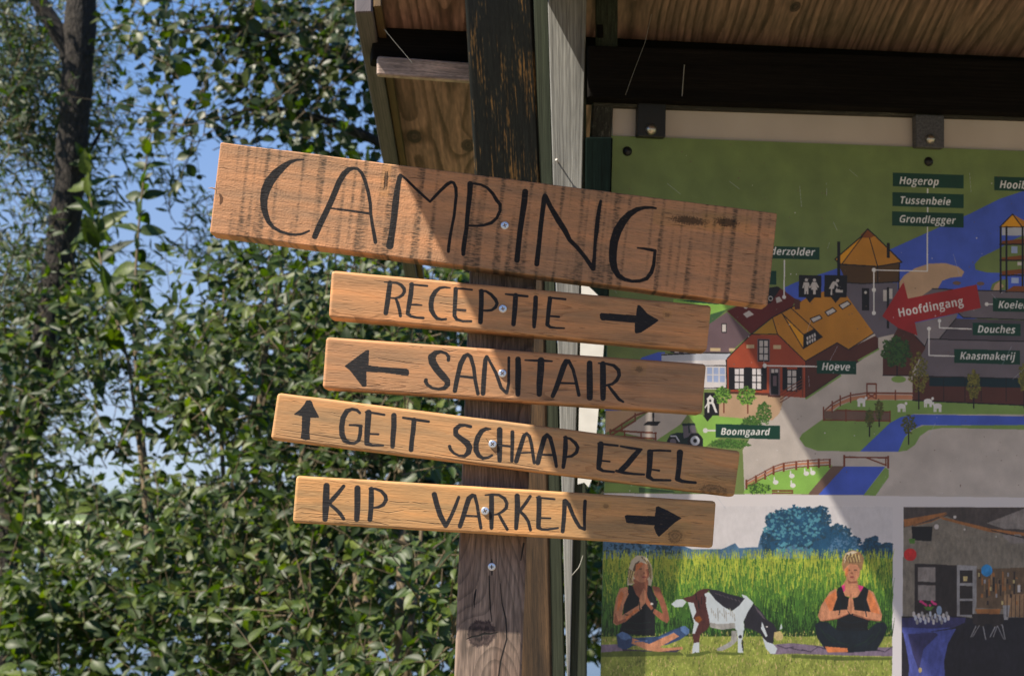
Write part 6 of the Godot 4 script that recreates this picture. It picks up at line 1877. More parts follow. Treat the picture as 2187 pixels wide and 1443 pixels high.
	stem("limb", o, [Vector3(-0.3411, 3.7778, -5.84), Vector3(-0.7411, 4, -5.84), Vector3(-1.1856, 4.1333, -5.84), Vector3(-1.63, 4.1333, -5.84)], 0.04, 0.01, bark, 10)
	crown(gr, [[-1.0147, 3.9225, -6.2445, 0.1572, 0.0849, 0.45, 15], [-0.8041, 3.752, -5.5349, 0.1205, 0.0651, 0.45, 9], [-1.0428, 3.8659, -5.7811, 0.1446, 0.0781, 0.45, 15], [-0.8211, 3.9249, -5.7652, 0.1218, 0.0658, 0.45, 11], [-1.0204, 3.8438, -6.0764, 0.1549, 0.0836, 0.45, 18], [-1.3111, 4.0294, -5.9774, 0.1057, 0.0476, 0.45, 6], [-1.225, 3.8321, -5.4902, 0.0983, 0.0442, 0.45, 4], [-1.1954, 3.9795, -5.8866, 0.1264, 0.0569, 0.45, 7], [-1.2501, 3.9764, -5.9507, 0.132, 0.0594, 0.45, 10], [-1.4034, 3.8661, -5.7707, 0.1291, 0.0581, 0.45, 9], [-1.5455, 3.7977, -5.4065, 0.0657, 0.0369, 0.45, 3], [-1.6303, 4.0257, -6.2681, 0.0921, 0.0518, 0.45, 4], [-1.6612, 4.03, -6.2077, 0.0678, 0.0382, 0.45, 3], [-1.6841, 3.9768, -5.8115, 0.0954, 0.0536, 0.45, 5], [-1.5578, 3.8553, -5.6625, 0.0922, 0.0519, 0.45, 5], [-1.7679, 3.8812, -5.9437, 0.0507, 0.0355, 0.45, 3], [-1.7433, 3.8146, -5.9718, 0.0454, 0.0318, 0.45, 3], [-1.7527, 3.9244, -6.1943, 0.0493, 0.0345, 0.45, 3], [-0.9036, 3.6891, -5.7839, 0.1084, 0.0826, 0.45, 11], [-0.8812, 3.4235, -5.3941, 0.1164, 0.0887, 0.45, 15], [-0.858, 3.8563, -6.316, 0.1599, 0.1218, 0.45, 32], [-0.8228, 3.5728, -5.4773, 0.1186, 0.0903, 0.45, 16], [-0.7321, 3.5264, -5.4958, 0.1103, 0.084, 0.45, 10], [-1.0776, 3.4527, -5.6421, 0.081, 0.0567, 0.45, 5], [-1.1399, 3.4216, -5.5533, 0.1084, 0.0759, 0.45, 9], [-1.1254, 3.6475, -6.2968, 0.1186, 0.083, 0.45, 11], [-1.0457, 3.5223, -5.7436, 0.1139, 0.0797, 0.45, 9], [-1.1197, 3.6348, -6.2451, 0.1154, 0.0808, 0.45, 10], [-0.8159, 3.3815, -6.144, 0.0756, 0.0454, 0.45, 4], [-0.709, 3.1426, -5.6661, 0.0717, 0.043, 0.45, 3], [-0.8711, 3.2625, -5.6675, 0.0715, 0.0429, 0.45, 3], [-0.6329, 3.2637, -5.5962, 0.0885, 0.0531, 0.45, 5], [-0.6703, 3.3372, -6.2695, 0.1092, 0.0655, 0.45, 11], [-0.9036, 3.4181, -5.9159, 0.0959, 0.0648, 0.45, 5], [-1.0442, 3.555, -6.2929, 0.079, 0.0533, 0.45, 3], [-1.1001, 3.3956, -5.8191, 0.0645, 0.0435, 0.45, 4], [-0.8552, 3.2796, -5.3983, 0.0819, 0.0553, 0.45, 5], [-1.0055, 3.3887, -6.3301, 0.0923, 0.0623, 0.45, 7], [-1.286, 3.7326, -6.127, 0.0649, 0.0584, 0.45, 7], [-1.171, 3.6776, -5.6443, 0.04, 0.036, 0.45, 3], [-1.2572, 3.7319, -5.7968, 0.0627, 0.0565, 0.45, 6], [-1.5443, 3.6099, -5.7887, 0.0459, 0.0375, 0.45, 3], [-1.3709, 3.4627, -5.2287, 0.0411, 0.0336, 0.45, 3], [-1.4255, 3.4724, -5.5512, 0.0668, 0.0547, 0.45, 7], [-1.4163, 3.2996, -5.0248, 0.0344, 0.031, 0.45, 3], [-1.4119, 3.2377, -5.0313, 0.0317, 0.0285, 0.45, 3], [-1.5006, 3.3381, -5.5741, 0.0402, 0.0362, 0.45, 3], [-1.4912, 3.3505, -5.7293, 0.0442, 0.0497, 0.45, 3], [-1.4838, 3.2655, -5.6029, 0.0365, 0.0411, 0.45, 3], [-1.4579, 3.3231, -5.7583, 0.0372, 0.0419, 0.45, 3], [-1.3639, 3.8681, -6.2886, 0.0519, 0.0311, 0.45, 3], [-1.3652, 3.808, -5.9017, 0.0667, 0.04, 0.45, 3], [-1.2726, 3.5987, -5.3611, 0.0665, 0.0399, 0.45, 3], [-1.2563, 3.6862, -5.5919, 0.0677, 0.0406, 0.45, 3], [-1.3566, 3.7118, -5.8651, 0.0613, 0.0368, 0.45, 3], [-0.6525, 3.9519, -6.055, 0.0888, 0.1099, 0.45, 11], [-0.6965, 3.8251, -6.2681, 0.0898, 0.1111, 0.45, 12], [-0.7043, 4.0451, -6.3435, 0.0693, 0.0857, 0.45, 7], [-0.6144, 4.1521, -6.421, 0.0877, 0.1085, 0.45, 10], [-0.6672, 3.7739, -5.7592, 0.0828, 0.1024, 0.45, 6], [-1.3321, 3.3237, -5.6208, 0.0436, 0.025, 0.45, 3], [-1.1997, 3.3058, -5.6156, 0.0501, 0.0287, 0.45, 3], [-1.2809, 3.2882, -5.4105, 0.0657, 0.0376, 0.45, 3], [-1.3251, 3.1907, -4.9526, 0.045, 0.0253, 0.45, 3], [-1.3972, 3.1942, -5.0653, 0.0353, 0.0198, 0.45, 3], [-1.4722, 3.2924, -5.6578, 0.0395, 0.0222, 0.45, 3], [-1.7043, 3.9288, -5.5023, 0.0566, 0.0297, 0.45, 3], [-1.9095, 4.0864, -6.3217, 0.0554, 0.0291, 0.45, 3], [-1.8578, 4.0694, -6.0045, 0.068, 0.0357, 0.45, 3], [-1.6462, 3.8823, -5.5684, 0.0506, 0.0266, 0.45, 3], [-1.779, 3.9772, -5.9476, 0.0678, 0.0356, 0.45, 3], [-1.2428, 3.861, -5.6324, 0.0691, 0.0622, 0.45, 7], [-1.1202, 3.8532, -5.4995, 0.0507, 0.0456, 0.45, 3], [-1.156, 3.9626, -5.9101, 0.0758, 0.0682, 0.45, 8], [-1.2058, 4.0696, -6.1506, 0.0567, 0.051, 0.45, 3], [-1.1853, 3.9672, -5.9255, 0.063, 0.0567, 0.45, 5]], 0.08, 5, 0.34, 0.25, 0.15, true)
	twigs_of(root, gr, twig_bark)
	foliage(root, gr, round_leaves, tints.alder, 240, "alder")
	# shrub with two tall upright shoots of large oval leaves, left of the largest board
	root = thing("dogwood_shrub", Vector3(-1.4767, 0, -4.4561), "shrub with two tall upright shoots of large oval leaves, left of the largest board", "shrub", "leafy shrubs of the hedge")
	gr = Growth.new()
	o = stem("stem", root, [Vector3(-1.4061, 0.0573, -4.2194), Vector3(-1.3374, 0.9641, -4.146), Vector3(-1.4223, 1.3799, -4.4427), Vector3(-1.5184, 1.7914, -4.7287), Vector3(-1.6301, 2.1975, -5.0098)], 0.016, 0.008, twig_bark, 10)
	stem("stem", root, [Vector3(-1.3602, 0.0691, -4.1705), Vector3(-1.3247, 1.0374, -4.1689), Vector3(-1.4058, 1.4711, -4.4683), Vector3(-1.5378, 1.9488, -4.8167), Vector3(-1.6195, 2.3211, -5.0513)], 0.015, 0.007, twig_bark, 10)
	shoot(gr, [Vector3(-1.6301, 2.1975, -5.0098), Vector3(-1.754, 2.4837, -5.2383), Vector3(-1.8445, 2.6918, -5.3984), Vector3(-1.9096, 2.9037, -5.5341), Vector3(-1.962, 3.0734, -5.6404), Vector3(-2.0025, 3.2331, -5.7315)], 0.2134, 15)
	shoot(gr, [Vector3(-1.6195, 2.3211, -5.0513), Vector3(-1.6414, 2.5781, -5.176), Vector3(-1.65, 2.8414, -5.2884), Vector3(-1.6452, 3.0871, -5.3801), Vector3(-1.6274, 3.2664, -5.4339), Vector3(-1.6146, 3.3981, -5.4732)], 0.1334, 16)
	crown(gr, [[-1.7252, 2.1581, -4.7377, 0.0648, 0.051, 0.24, 3], [-1.7647, 2.131, -4.9791, 0.0798, 0.0628, 0.24, 4], [-1.675, 2.0577, -4.6509, 0.0787, 0.062, 0.24, 4], [-1.6751, 2.2205, -5.0668, 0.0656, 0.0517, 0.24, 3], [-1.7367, 2.1518, -5.1532, 0.0942, 0.0742, 0.24, 6], [-1.623, 1.9489, -4.9767, 0.0948, 0.0853, 0.24, 6], [-1.4626, 1.9833, -4.8339, 0.111, 0.0999, 0.24, 10], [-1.4338, 2.1742, -5.0789, 0.0883, 0.0794, 0.24, 5], [-1.4158, 2.1515, -4.6781, 0.1151, 0.1036, 0.24, 10], [-1.6807, 2.1638, -5.2937, 0.0889, 0.08, 0.24, 5], [-1.7604, 1.8208, -4.8706, 0.1096, 0.0538, 0.24, 3], [-1.6958, 1.8513, -4.8594, 0.0973, 0.0478, 0.24, 3], [-1.7812, 1.8123, -5.1293, 0.1082, 0.0531, 0.24, 3], [-1.5421, 1.7752, -4.5456, 0.0992, 0.0487, 0.24, 3], [-1.5184, 1.842, -4.7615, 0.0782, 0.0384, 0.24, 3], [-1.2563, 2.059, -4.5857, 0.0908, 0.0727, 0.24, 5], [-1.3795, 2.2608, -5.194, 0.0869, 0.0696, 0.24, 3], [-1.2258, 2.1034, -4.4299, 0.0747, 0.0598, 0.24, 3], [-1.2586, 2.107, -4.4858, 0.0899, 0.0719, 0.24, 4], [-1.4619, 2.0884, -5.1407, 0.0802, 0.0641, 0.24, 4], [-1.8081, 2.3156, -5.0701, 0.0374, 0.0471, 0.24, 3], [-1.7505, 2.3332, -4.8826, 0.0548, 0.0691, 0.24, 3], [-1.8826, 2.4232, -5.0952, 0.0497, 0.0626, 0.24, 3], [-1.818, 2.4228, -5.1171, 0.0531, 0.0669, 0.24, 3], [-1.9157, 2.3771, -5.0807, 0.0399, 0.0503, 0.24, 3], [-1.2427, 1.8619, -4.3996, 0.0722, 0.0836, 0.24, 4], [-1.1932, 1.8724, -4.1921, 0.0504, 0.0583, 0.24, 3], [-1.1612, 1.9624, -4.2433, 0.0513, 0.0593, 0.24, 3], [-1.2704, 1.8866, -4.871, 0.0508, 0.0588, 0.24, 3], [-1.1489, 1.9058, -4.1082, 0.0571, 0.066, 0.24, 4]], 0.0875, 5, 0.36, 0.45, 0.5, false)
	twigs_of(root, gr, twig_bark)
	foliage(root, gr, oval_leaves, tints.shrub, 300, "shrub")
	# broad shrub at the lower left corner in front of the leaning trunk
	root = thing("dogwood_shrub", Vector3(-2.0608, 0, -5.0183), "broad shrub at the lower left corner in front of the leaning trunk", "shrub", "leafy shrubs of the hedge")
	gr = Growth.new()
	stem("stem", root, [Vector3(-1.9998, 0.0473, -4.806), Vector3(-1.9735, 0.9001, -4.7816), Vector3(-1.9959, 1.3613, -5), Vector3(-2.1277, 1.8703, -5.3239)], 0.016, 0.007, twig_bark, 10)
	stem("stem", root, [Vector3(-1.9213, 0.0637, -4.7327), Vector3(-1.7689, 0.9251, -4.5893), Vector3(-1.7527, 1.3122, -4.747), Vector3(-1.7577, 1.5222, -4.8436)], 0.014, 0.006, twig_bark, 10)
	crown(gr, [[-2.4586, 1.9649, -5.8249, 0.0852, 0.069, 0.24, 4], [-2.2111, 1.9566, -5.0539, 0.1145, 0.0927, 0.24, 7], [-2.2992, 1.915, -5.403, 0.1045, 0.0846, 0.24, 5], [-2.3369, 1.9401, -5.6268, 0.1045, 0.0846, 0.24, 5], [-2.1195, 1.9899, -5.593, 0.0788, 0.0638, 0.24, 4], [-2.278, 1.674, -5.3636, 0.0954, 0.0859, 0.24, 7], [-2.0413, 1.6106, -4.8955, 0.0652, 0.0586, 0.24, 3], [-2.013, 1.7251, -4.8825, 0.0857, 0.0772, 0.24, 5], [-2.159, 1.806, -5.2783, 0.0711, 0.064, 0.24, 3], [-2.4078, 1.6211, -5.6816, 0.0779, 0.0701, 0.24, 5], [-1.8272, 1.4037, -4.5909, 0.0984, 0.0483, 0.24, 3], [-2.1654, 1.3622, -5.1028, 0.1144, 0.0561, 0.24, 4], [-1.9872, 1.3016, -4.6199, 0.1063, 0.0522, 0.24, 3], [-2.0438, 1.297, -4.9932, 0.1044, 0.0512, 0.24, 3], [-2.1586, 1.3307, -5.4775, 0.0915, 0.0449, 0.24, 3], [-2.0477, 1.152, -5.3911, 0.1103, 0.0916, 0.24, 8], [-1.8589, 1.0693, -4.5622, 0.0929, 0.0772, 0.24, 6], [-2.284, 0.9766, -5.371, 0.1518, 0.1261, 0.24, 15], [-2.0477, 1.0336, -4.5279, 0.128, 0.1064, 0.24, 11], [-1.9431, 1.2708, -4.5569, 0.1107, 0.092, 0.24, 6], [-1.604, 1.114, -4.4571, 0.1125, 0.1012, 0.24, 11], [-1.5018, 1.1965, -4.3765, 0.1192, 0.1073, 0.24, 11], [-1.6679, 1.2842, -5.0564, 0.0875, 0.0787, 0.24, 4], [-1.6924, 1.0354, -4.7157, 0.0989, 0.089, 0.24, 6], [-1.6331, 1.2191, -4.5277, 0.1038, 0.0935, 0.24, 7], [-1.4474, 1.4191, -4.2309, 0.0793, 0.0535, 0.24, 3], [-1.6609, 1.4129, -4.651, 0.0679, 0.0459, 0.24, 3], [-1.7504, 1.4109, -5.1145, 0.0626, 0.0422, 0.24, 3], [-1.5608, 1.4549, -4.508, 0.0704, 0.0475, 0.24, 3], [-1.7795, 1.4453, -5.0715, 0.0816, 0.0551, 0.24, 3], [-1.5333, 0.9738, -4.5697, 0.1284, 0.0578, 0.24, 4], [-1.5532, 1.035, -4.4561, 0.165, 0.0743, 0.24, 7], [-1.6285, 1.0757, -4.3967, 0.1547, 0.0696, 0.24, 9], [-1.7536, 0.9471, -4.2092, 0.1275, 0.0574, 0.24, 4], [-1.6892, 0.9854, -4.6638, 0.1187, 0.0534, 0.24, 4], [-1.7781, 0.7673, -4.5634, 0.1735, 0.0468, 0.24, 5], [-1.853, 0.8374, -4.4378, 0.2104, 0.0568, 0.24, 8], [-1.9083, 0.8498, -4.2952, 0.1695, 0.0458, 0.24, 5], [-1.9253, 0.855, -4.2339, 0.1962, 0.053, 0.24, 6], [-1.9799, 0.7904, -4.6832, 0.188, 0.0508, 0.24, 4], [-2.3292, 2.3204, -5.7502, 0.0721, 0.0649, 0.24, 3], [-2.3605, 2.262, -5.9762, 0.0643, 0.0579, 0.24, 3], [-2.3547, 2.3128, -5.6489, 0.05, 0.045, 0.24, 3], [-2.2605, 2.2816, -5.2371, 0.0464, 0.0417, 0.24, 3], [-2.2503, 2.2063, -5.3699, 0.0585, 0.0526, 0.24, 3]], 0.0949, 5, 0.34, 0.45, 0.45, false)
	twigs_of(root, gr, twig_bark)
	foliage(root, gr, oval_leaves, tints.shrub, 300, "shrub")
	# dense shrub in the gap below the left end of the largest board
	root = thing("dogwood_shrub", Vector3(-0.8827, 0, -3.7961), "dense shrub in the gap below the left end of the largest board", "shrub", "leafy shrubs of the hedge")
	gr = Growth.new()
	stem("stem", root, [Vector3(-0.8827, 0, -3.7961), Vector3(-0.8512, 1.0208, -3.5838), Vector3(-0.9382, 1.5658, -3.9978), Vector3(-0.956, 2.1018, -4.2911), Vector3(-0.9011, 2.4764, -4.4133)], 0.018, 0.007, twig_bark, 10)
	stem("stem", root, [Vector3(-0.8165, 0, -3.7961), Vector3(-0.7362, 1.0356, -3.4371), Vector3(-0.7134, 1.407, -3.6311), Vector3(-0.7603, 1.7341, -3.8756), Vector3(-0.6749, 2.1832, -4.0149)], 0.017, 0.007, twig_bark, 10)
	stem("stem", root, [Vector3(-0.9158, 0, -3.7961), Vector3(-0.9711, 1.006, -3.7305), Vector3(-1.0765, 1.5649, -4.1567), Vector3(-1.1554, 2.1189, -4.5111), Vector3(-1.1702, 2.5156, -4.7067)], 0.014, 0.006, twig_bark, 10)
	crown(gr, [[-1.1735, 2.3862, -4.7328, 0.0634, 0.0733, 0.28, 3], [-1.1241, 2.5101, -4.5954, 0.0552, 0.0639, 0.28, 3], [-1.0914, 2.4994, -4.3384, 0.0666, 0.0771, 0.28, 3], [-1.1852, 2.4103, -4.6604, 0.0614, 0.0711, 0.28, 3], [-1.0781, 2.4225, -4.5832, 0.0709, 0.082, 0.28, 3], [-1.0396, 2.4701, -4.5967, 0.1011, 0.0819, 0.28, 10], [-0.8813, 2.2862, -4.0676, 0.0764, 0.0619, 0.28, 5], [-0.8584, 2.43, -4.2731, 0.0729, 0.0591, 0.28, 5], [-0.8845, 2.3308, -4.0451, 0.0768, 0.0622, 0.28, 5], [-1.0076, 2.4621, -4.7703, 0.108, 0.0875, 0.28, 8], [-1.1148, 2.1735, -4.2742, 0.1431, 0.0828, 0.28, 13], [-0.8708, 2.1391, -4.0916, 0.1089, 0.063, 0.28, 5], [-0.925, 2.1353, -4.159, 0.1015, 0.0587, 0.28, 5], [-0.8907, 2.0911, -4.7107, 0.1511, 0.0874, 0.28, 11], [-1.0206, 2.2119, -4.179, 0.1244, 0.072, 0.28, 8], [-1.1448, 2.0623, -4.8059, 0.0661, 0.085, 0.28, 4], [-1.2932, 2.2135, -4.8429, 0.0667, 0.0857, 0.28, 3], [-1.0876, 2.1269, -4.1813, 0.0631, 0.0811, 0.28, 3], [-1.202, 2.0999, -4.3313, 0.0731, 0.094, 0.28, 3], [-1.1295, 2.1297, -4.0143, 0.0664, 0.0853, 0.28, 3], [-0.8761, 1.9498, -3.9208, 0.1146, 0.055, 0.28, 8], [-0.8281, 1.9007, -4.493, 0.1137, 0.0546, 0.28, 6], [-0.9728, 1.8234, -3.7901, 0.1022, 0.0491, 0.28, 6], [-1.081, 1.9159, -4.0753, 0.0998, 0.0479, 0.28, 4], [-1.0919, 1.8555, -4.1666, 0.1433, 0.0688, 0.28, 12], [-1.1169, 1.6931, -4.5753, 0.0961, 0.0393, 0.28, 3], [-1.2302, 1.675, -4.6466, 0.085, 0.0348, 0.28, 3], [-1.0707, 1.697, -4.2611, 0.0796, 0.0326, 0.28, 3], [-1.0908, 1.7844, -4.6178, 0.0846, 0.0346, 0.28, 3], [-1.0489, 1.693, -4.0135, 0.1027, 0.042, 0.28, 3], [-0.8244, 1.5895, -3.7875, 0.0977, 0.0528, 0.28, 5], [-1.0865, 1.5644, -4.1413, 0.1449, 0.0783, 0.28, 15], [-0.839, 1.4921, -3.6181, 0.0985, 0.0532, 0.28, 4], [-0.9399, 1.6593, -3.5979, 0.1078, 0.0582, 0.28, 8], [-0.7657, 1.517, -3.6066, 0.0924, 0.0499, 0.28, 5], [-0.6473, 2.4604, -4.4706, 0.0811, 0.0639, 0.28, 4], [-0.7877, 2.3423, -4.4123, 0.0773, 0.0609, 0.28, 6], [-0.6395, 2.3883, -4.2509, 0.0664, 0.0523, 0.28, 3], [-0.6453, 2.402, -4.289, 0.0679, 0.0535, 0.28, 3], [-0.6566, 2.2852, -3.7127, 0.0592, 0.0466, 0.28, 3], [-0.6537, 2.2993, -4.3627, 0.0816, 0.0588, 0.28, 6], [-0.6956, 2.0731, -3.5521, 0.0863, 0.0621, 0.28, 7], [-0.5711, 2.2005, -3.699, 0.0695, 0.0501, 0.28, 3], [-0.7901, 2.1493, -4.2655, 0.0955, 0.0688, 0.28, 8], [-0.6377, 2.2158, -3.7085, 0.0686, 0.0494, 0.28, 4]], 0.0788, 5, 0.36, 0.45, 0.45, false)
	twigs_of(root, gr, twig_bark)
	foliage(root, gr, oval_leaves, tints.shrub, 300, "shrub")
	# dark shrub between the short boards and the post
	root = thing("dogwood_shrub", Vector3(-0.3712, 0, -3.1117), "dark shrub between the short boards and the post", "shrub", "leafy shrubs of the hedge")
	gr = Growth.new()
	stem("stem", root, [Vector3(-0.3712, 0, -3.1117), Vector3(-0.3406, 1.0923, -2.8749), Vector3(-0.3495, 1.5701, -3.2278), Vector3(-0.3914, 2.1143, -3.6262), Vector3(-0.3519, 2.457, -3.7729)], 0.02, 0.008, twig_bark, 10)
	stem("stem", root, [Vector3(-0.4298, 0, -3.1117), Vector3(-0.4743, 1.1309, -3.1178), Vector3(-0.5167, 1.4916, -3.4172), Vector3(-0.4965, 2.058, -3.7289)], 0.016, 0.006, twig_bark, 10)
	crown(gr, [[-0.5139, 2.3974, -3.5532, 0.0724, 0.0435, 0.28, 4], [-0.5589, 2.376, -3.5082, 0.0646, 0.0388, 0.28, 3], [-0.4682, 2.4863, -4.2482, 0.0638, 0.0383, 0.28, 3], [-0.5104, 2.4384, -3.8338, 0.0705, 0.0423, 0.28, 3], [-0.6054, 2.4437, -4.3313, 0.0814, 0.0488, 0.28, 5], [-0.3072, 2.4251, -4.0475, 0.0616, 0.0416, 0.28, 3], [-0.2564, 2.4072, -3.4891, 0.0653, 0.0441, 0.28, 3], [-0.2639, 2.4144, -3.8408, 0.0744, 0.0502, 0.28, 4], [-0.3577, 2.3083, -3.5405, 0.066, 0.0446, 0.28, 3], [-0.3647, 2.3425, -3.3042, 0.0619, 0.0418, 0.28, 3], [-0.5567, 2.2531, -4.1108, 0.0979, 0.0542, 0.28, 7], [-0.4545, 2.2662, -3.8293, 0.1088, 0.0603, 0.28, 8], [-0.3099, 2.1909, -3.5208, 0.1038, 0.0575, 0.28, 10], [-0.3937, 2.1872, -3.9437, 0.0937, 0.0519, 0.28, 7], [-0.5159, 2.1482, -3.9483, 0.1087, 0.0602, 0.28, 10], [-0.2402, 2.124, -2.9771, 0.0728, 0.0655, 0.28, 8], [-0.2405, 1.9814, -2.9924, 0.0499, 0.0449, 0.28, 3], [-0.2686, 2.0632, -3.4478, 0.066, 0.0594, 0.28, 4], [-0.1744, 2.1506, -3.9172, 0.0877, 0.0789, 0.28, 8], [-0.2221, 2.075, -3.6724, 0.0839, 0.0756, 0.28, 7], [-0.4281, 1.8841, -3.5921, 0.0693, 0.0468, 0.28, 5], [-0.4088, 1.8615, -3.7733, 0.0877, 0.0592, 0.28, 7], [-0.4368, 1.8972, -3.2235, 0.0933, 0.063, 0.28, 9], [-0.4143, 1.8742, -3.4873, 0.0912, 0.0616, 0.28, 7], [-0.5439, 2.0268, -4.0194, 0.0898, 0.0606, 0.28, 8], [-0.1801, 1.8927, -3.2059, 0.0648, 0.0583, 0.28, 5], [-0.2623, 1.8361, -3.6856, 0.0833, 0.0749, 0.28, 10], [-0.2715, 1.8585, -3.0019, 0.0601, 0.0541, 0.28, 4], [-0.164, 1.8476, -3.2217, 0.0616, 0.0554, 0.28, 5], [-0.305, 1.8669, -2.8528, 0.0464, 0.0418, 0.28, 3], [-0.5046, 1.8138, -3.7794, 0.0841, 0.053, 0.28, 6], [-0.4921, 1.7267, -3.45, 0.0785, 0.0495, 0.28, 3], [-0.4202, 1.739, -3.5141, 0.0874, 0.055, 0.28, 4], [-0.4864, 1.6987, -3.3496, 0.0871, 0.0548, 0.28, 4], [-0.6753, 1.7432, -3.9585, 0.069, 0.0435, 0.28, 3], [-0.427, 1.6467, -3.2832, 0.076, 0.0498, 0.28, 4], [-0.286, 1.6154, -3.2852, 0.0725, 0.0475, 0.28, 5], [-0.3662, 1.7018, -3.1831, 0.0899, 0.0589, 0.28, 7], [-0.3188, 1.7366, -3.6192, 0.0893, 0.0585, 0.28, 7], [-0.3392, 1.7527, -3.7197, 0.0731, 0.0478, 0.28, 4], [-0.2783, 2.6488, -3.7904, 0.0432, 0.0324, 0.28, 3], [-0.2975, 2.6063, -3.8365, 0.0378, 0.0284, 0.28, 3], [-0.2822, 2.5569, -3.308, 0.0407, 0.0305, 0.28, 3], [-0.2695, 2.4613, -3.309, 0.0434, 0.0325, 0.28, 3], [-0.3228, 2.6347, -3.848, 0.0445, 0.0333, 0.28, 3]], 0.0697, 5, 0.36, 0.45, 0.4, false)
	twigs_of(root, gr, twig_bark)
	foliage(root, gr, oval_leaves, tints.shrub, 300, "shrub")
	# low sunlit shrub along the bottom, left of the post
	root = thing("dogwood_shrub", Vector3(-1.0483, 0, -3.9917), "low sunlit shrub along the bottom, left of the post", "shrub", "leafy shrubs of the hedge")
	gr = Growth.new()
	stem("stem", root, [Vector3(-1.0483, 0, -3.9917), Vector3(-0.9306, 1.011, -3.6816), Vector3(-0.8031, 1.3234, -3.6983), Vector3(-0.7465, 1.5671, -3.7656)], 0.015, 0.006, twig_bark, 10)
	stem("stem", root, [Vector3(-1.1338, 0, -3.9917), Vector3(-1.1818, 0.9814, -3.9749), Vector3(-1.2451, 1.2991, -4.2117)], 0.014, 0.006, twig_bark, 10)
	crown(gr, [[-1.4729, 1.4837, -4.6466, 0.0785, 0.0424, 0.24, 3], [-1.2732, 1.4886, -3.9942, 0.078, 0.0421, 0.24, 3], [-1.4861, 1.4438, -4.7431, 0.1046, 0.0565, 0.24, 4], [-1.4577, 1.4964, -4.7842, 0.0768, 0.0415, 0.24, 3], [-1.2035, 1.4463, -3.8859, 0.0793, 0.0428, 0.24, 3], [-1.2192, 1.341, -3.8076, 0.1198, 0.0663, 0.24, 7], [-1.3078, 1.2194, -4.462, 0.1213, 0.0672, 0.24, 6], [-1.1545, 1.2701, -4.4878, 0.1134, 0.0628, 0.24, 9], [-1.1894, 1.3509, -4.5237, 0.1396, 0.0773, 0.24, 8], [-1.1203, 1.2164, -4.3486, 0.1057, 0.0585, 0.24, 7], [-1.3205, 1.0155, -3.9284, 0.1093, 0.0615, 0.24, 5], [-1.2724, 1.1553, -3.9304, 0.1328, 0.0747, 0.24, 11], [-1.1647, 0.9502, -4.5613, 0.1436, 0.0808, 0.24, 14], [-1.168, 1.0574, -3.7514, 0.096, 0.054, 0.24, 5], [-1.3781, 1.1292, -4.2104, 0.1301, 0.0732, 0.24, 11], [-0.8172, 1.3327, -3.643, 0.1257, 0.0808, 0.24, 11], [-0.8504, 1.3348, -3.4293, 0.081, 0.0521, 0.24, 4], [-1.0125, 1.2403, -3.8219, 0.0964, 0.062, 0.24, 6], [-0.7368, 1.2261, -3.8108, 0.1159, 0.0745, 0.24, 9], [-0.9699, 1.2301, -3.7137, 0.1213, 0.078, 0.24, 11], [-0.89, 1.0891, -3.8314, 0.1313, 0.0665, 0.24, 9], [-1.0291, 0.9759, -3.9141, 0.113, 0.0572, 0.24, 7], [-0.9811, 1.104, -3.5958, 0.1217, 0.0616, 0.24, 9], [-0.8431, 1.0878, -3.5643, 0.1025, 0.0519, 0.24, 5], [-0.9392, 0.932, -3.7164, 0.1362, 0.0689, 0.24, 11], [-0.9525, 0.8972, -3.5473, 0.1808, 0.0339, 0.24, 4], [-1.1484, 0.9161, -4.0051, 0.2354, 0.0441, 0.24, 10], [-1.2605, 0.8475, -3.965, 0.1717, 0.0322, 0.24, 5], [-0.8685, 0.8672, -4.1812, 0.1975, 0.037, 0.24, 5], [-1.1022, 0.8613, -3.8176, 0.2007, 0.0376, 0.24, 4], [-1.0343, 1.3513, -4.3497, 0.0949, 0.0466, 0.24, 4], [-0.9433, 1.351, -3.8038, 0.1053, 0.0517, 0.24, 6], [-0.9521, 1.4806, -3.8095, 0.0898, 0.0441, 0.24, 5], [-0.8897, 1.4394, -3.6132, 0.0828, 0.0407, 0.24, 3], [-0.9582, 1.4167, -3.676, 0.0648, 0.0318, 0.24, 3]], 0.0814, 5, 0.34, 0.45, 0.45, false)
	twigs_of(root, gr, twig_bark)
	foliage(root, gr, oval_leaves, tints.shrub, 300, "shrub")
	# sunlit shrub beside the foot of the post, reaching behind the printed panel
	root = thing("dogwood_shrub", Vector3(-0.4042, 0, -3.1606), "sunlit shrub beside the foot of the post, reaching behind the printed panel", "shrub", "leafy shrubs of the hedge")
	gr = Growth.new()
	stem("stem", root, [Vector3(-0.4042, 0, -3.1606), Vector3(-0.4205, 1.08, -2.9971), Vector3(-0.4891, 1.343, -3.2828), Vector3(-0.5922, 1.5366, -3.548)], 0.015, 0.006, twig_bark, 10)
	stem("stem", root, [Vector3(-0.3451, 0, -3.1606), Vector3(-0.3095, 1.0972, -2.826), Vector3(-0.2911, 1.3568, -2.9894), Vector3(-0.2826, 1.527, -3.097)], 0.014, 0.006, twig_bark, 10)
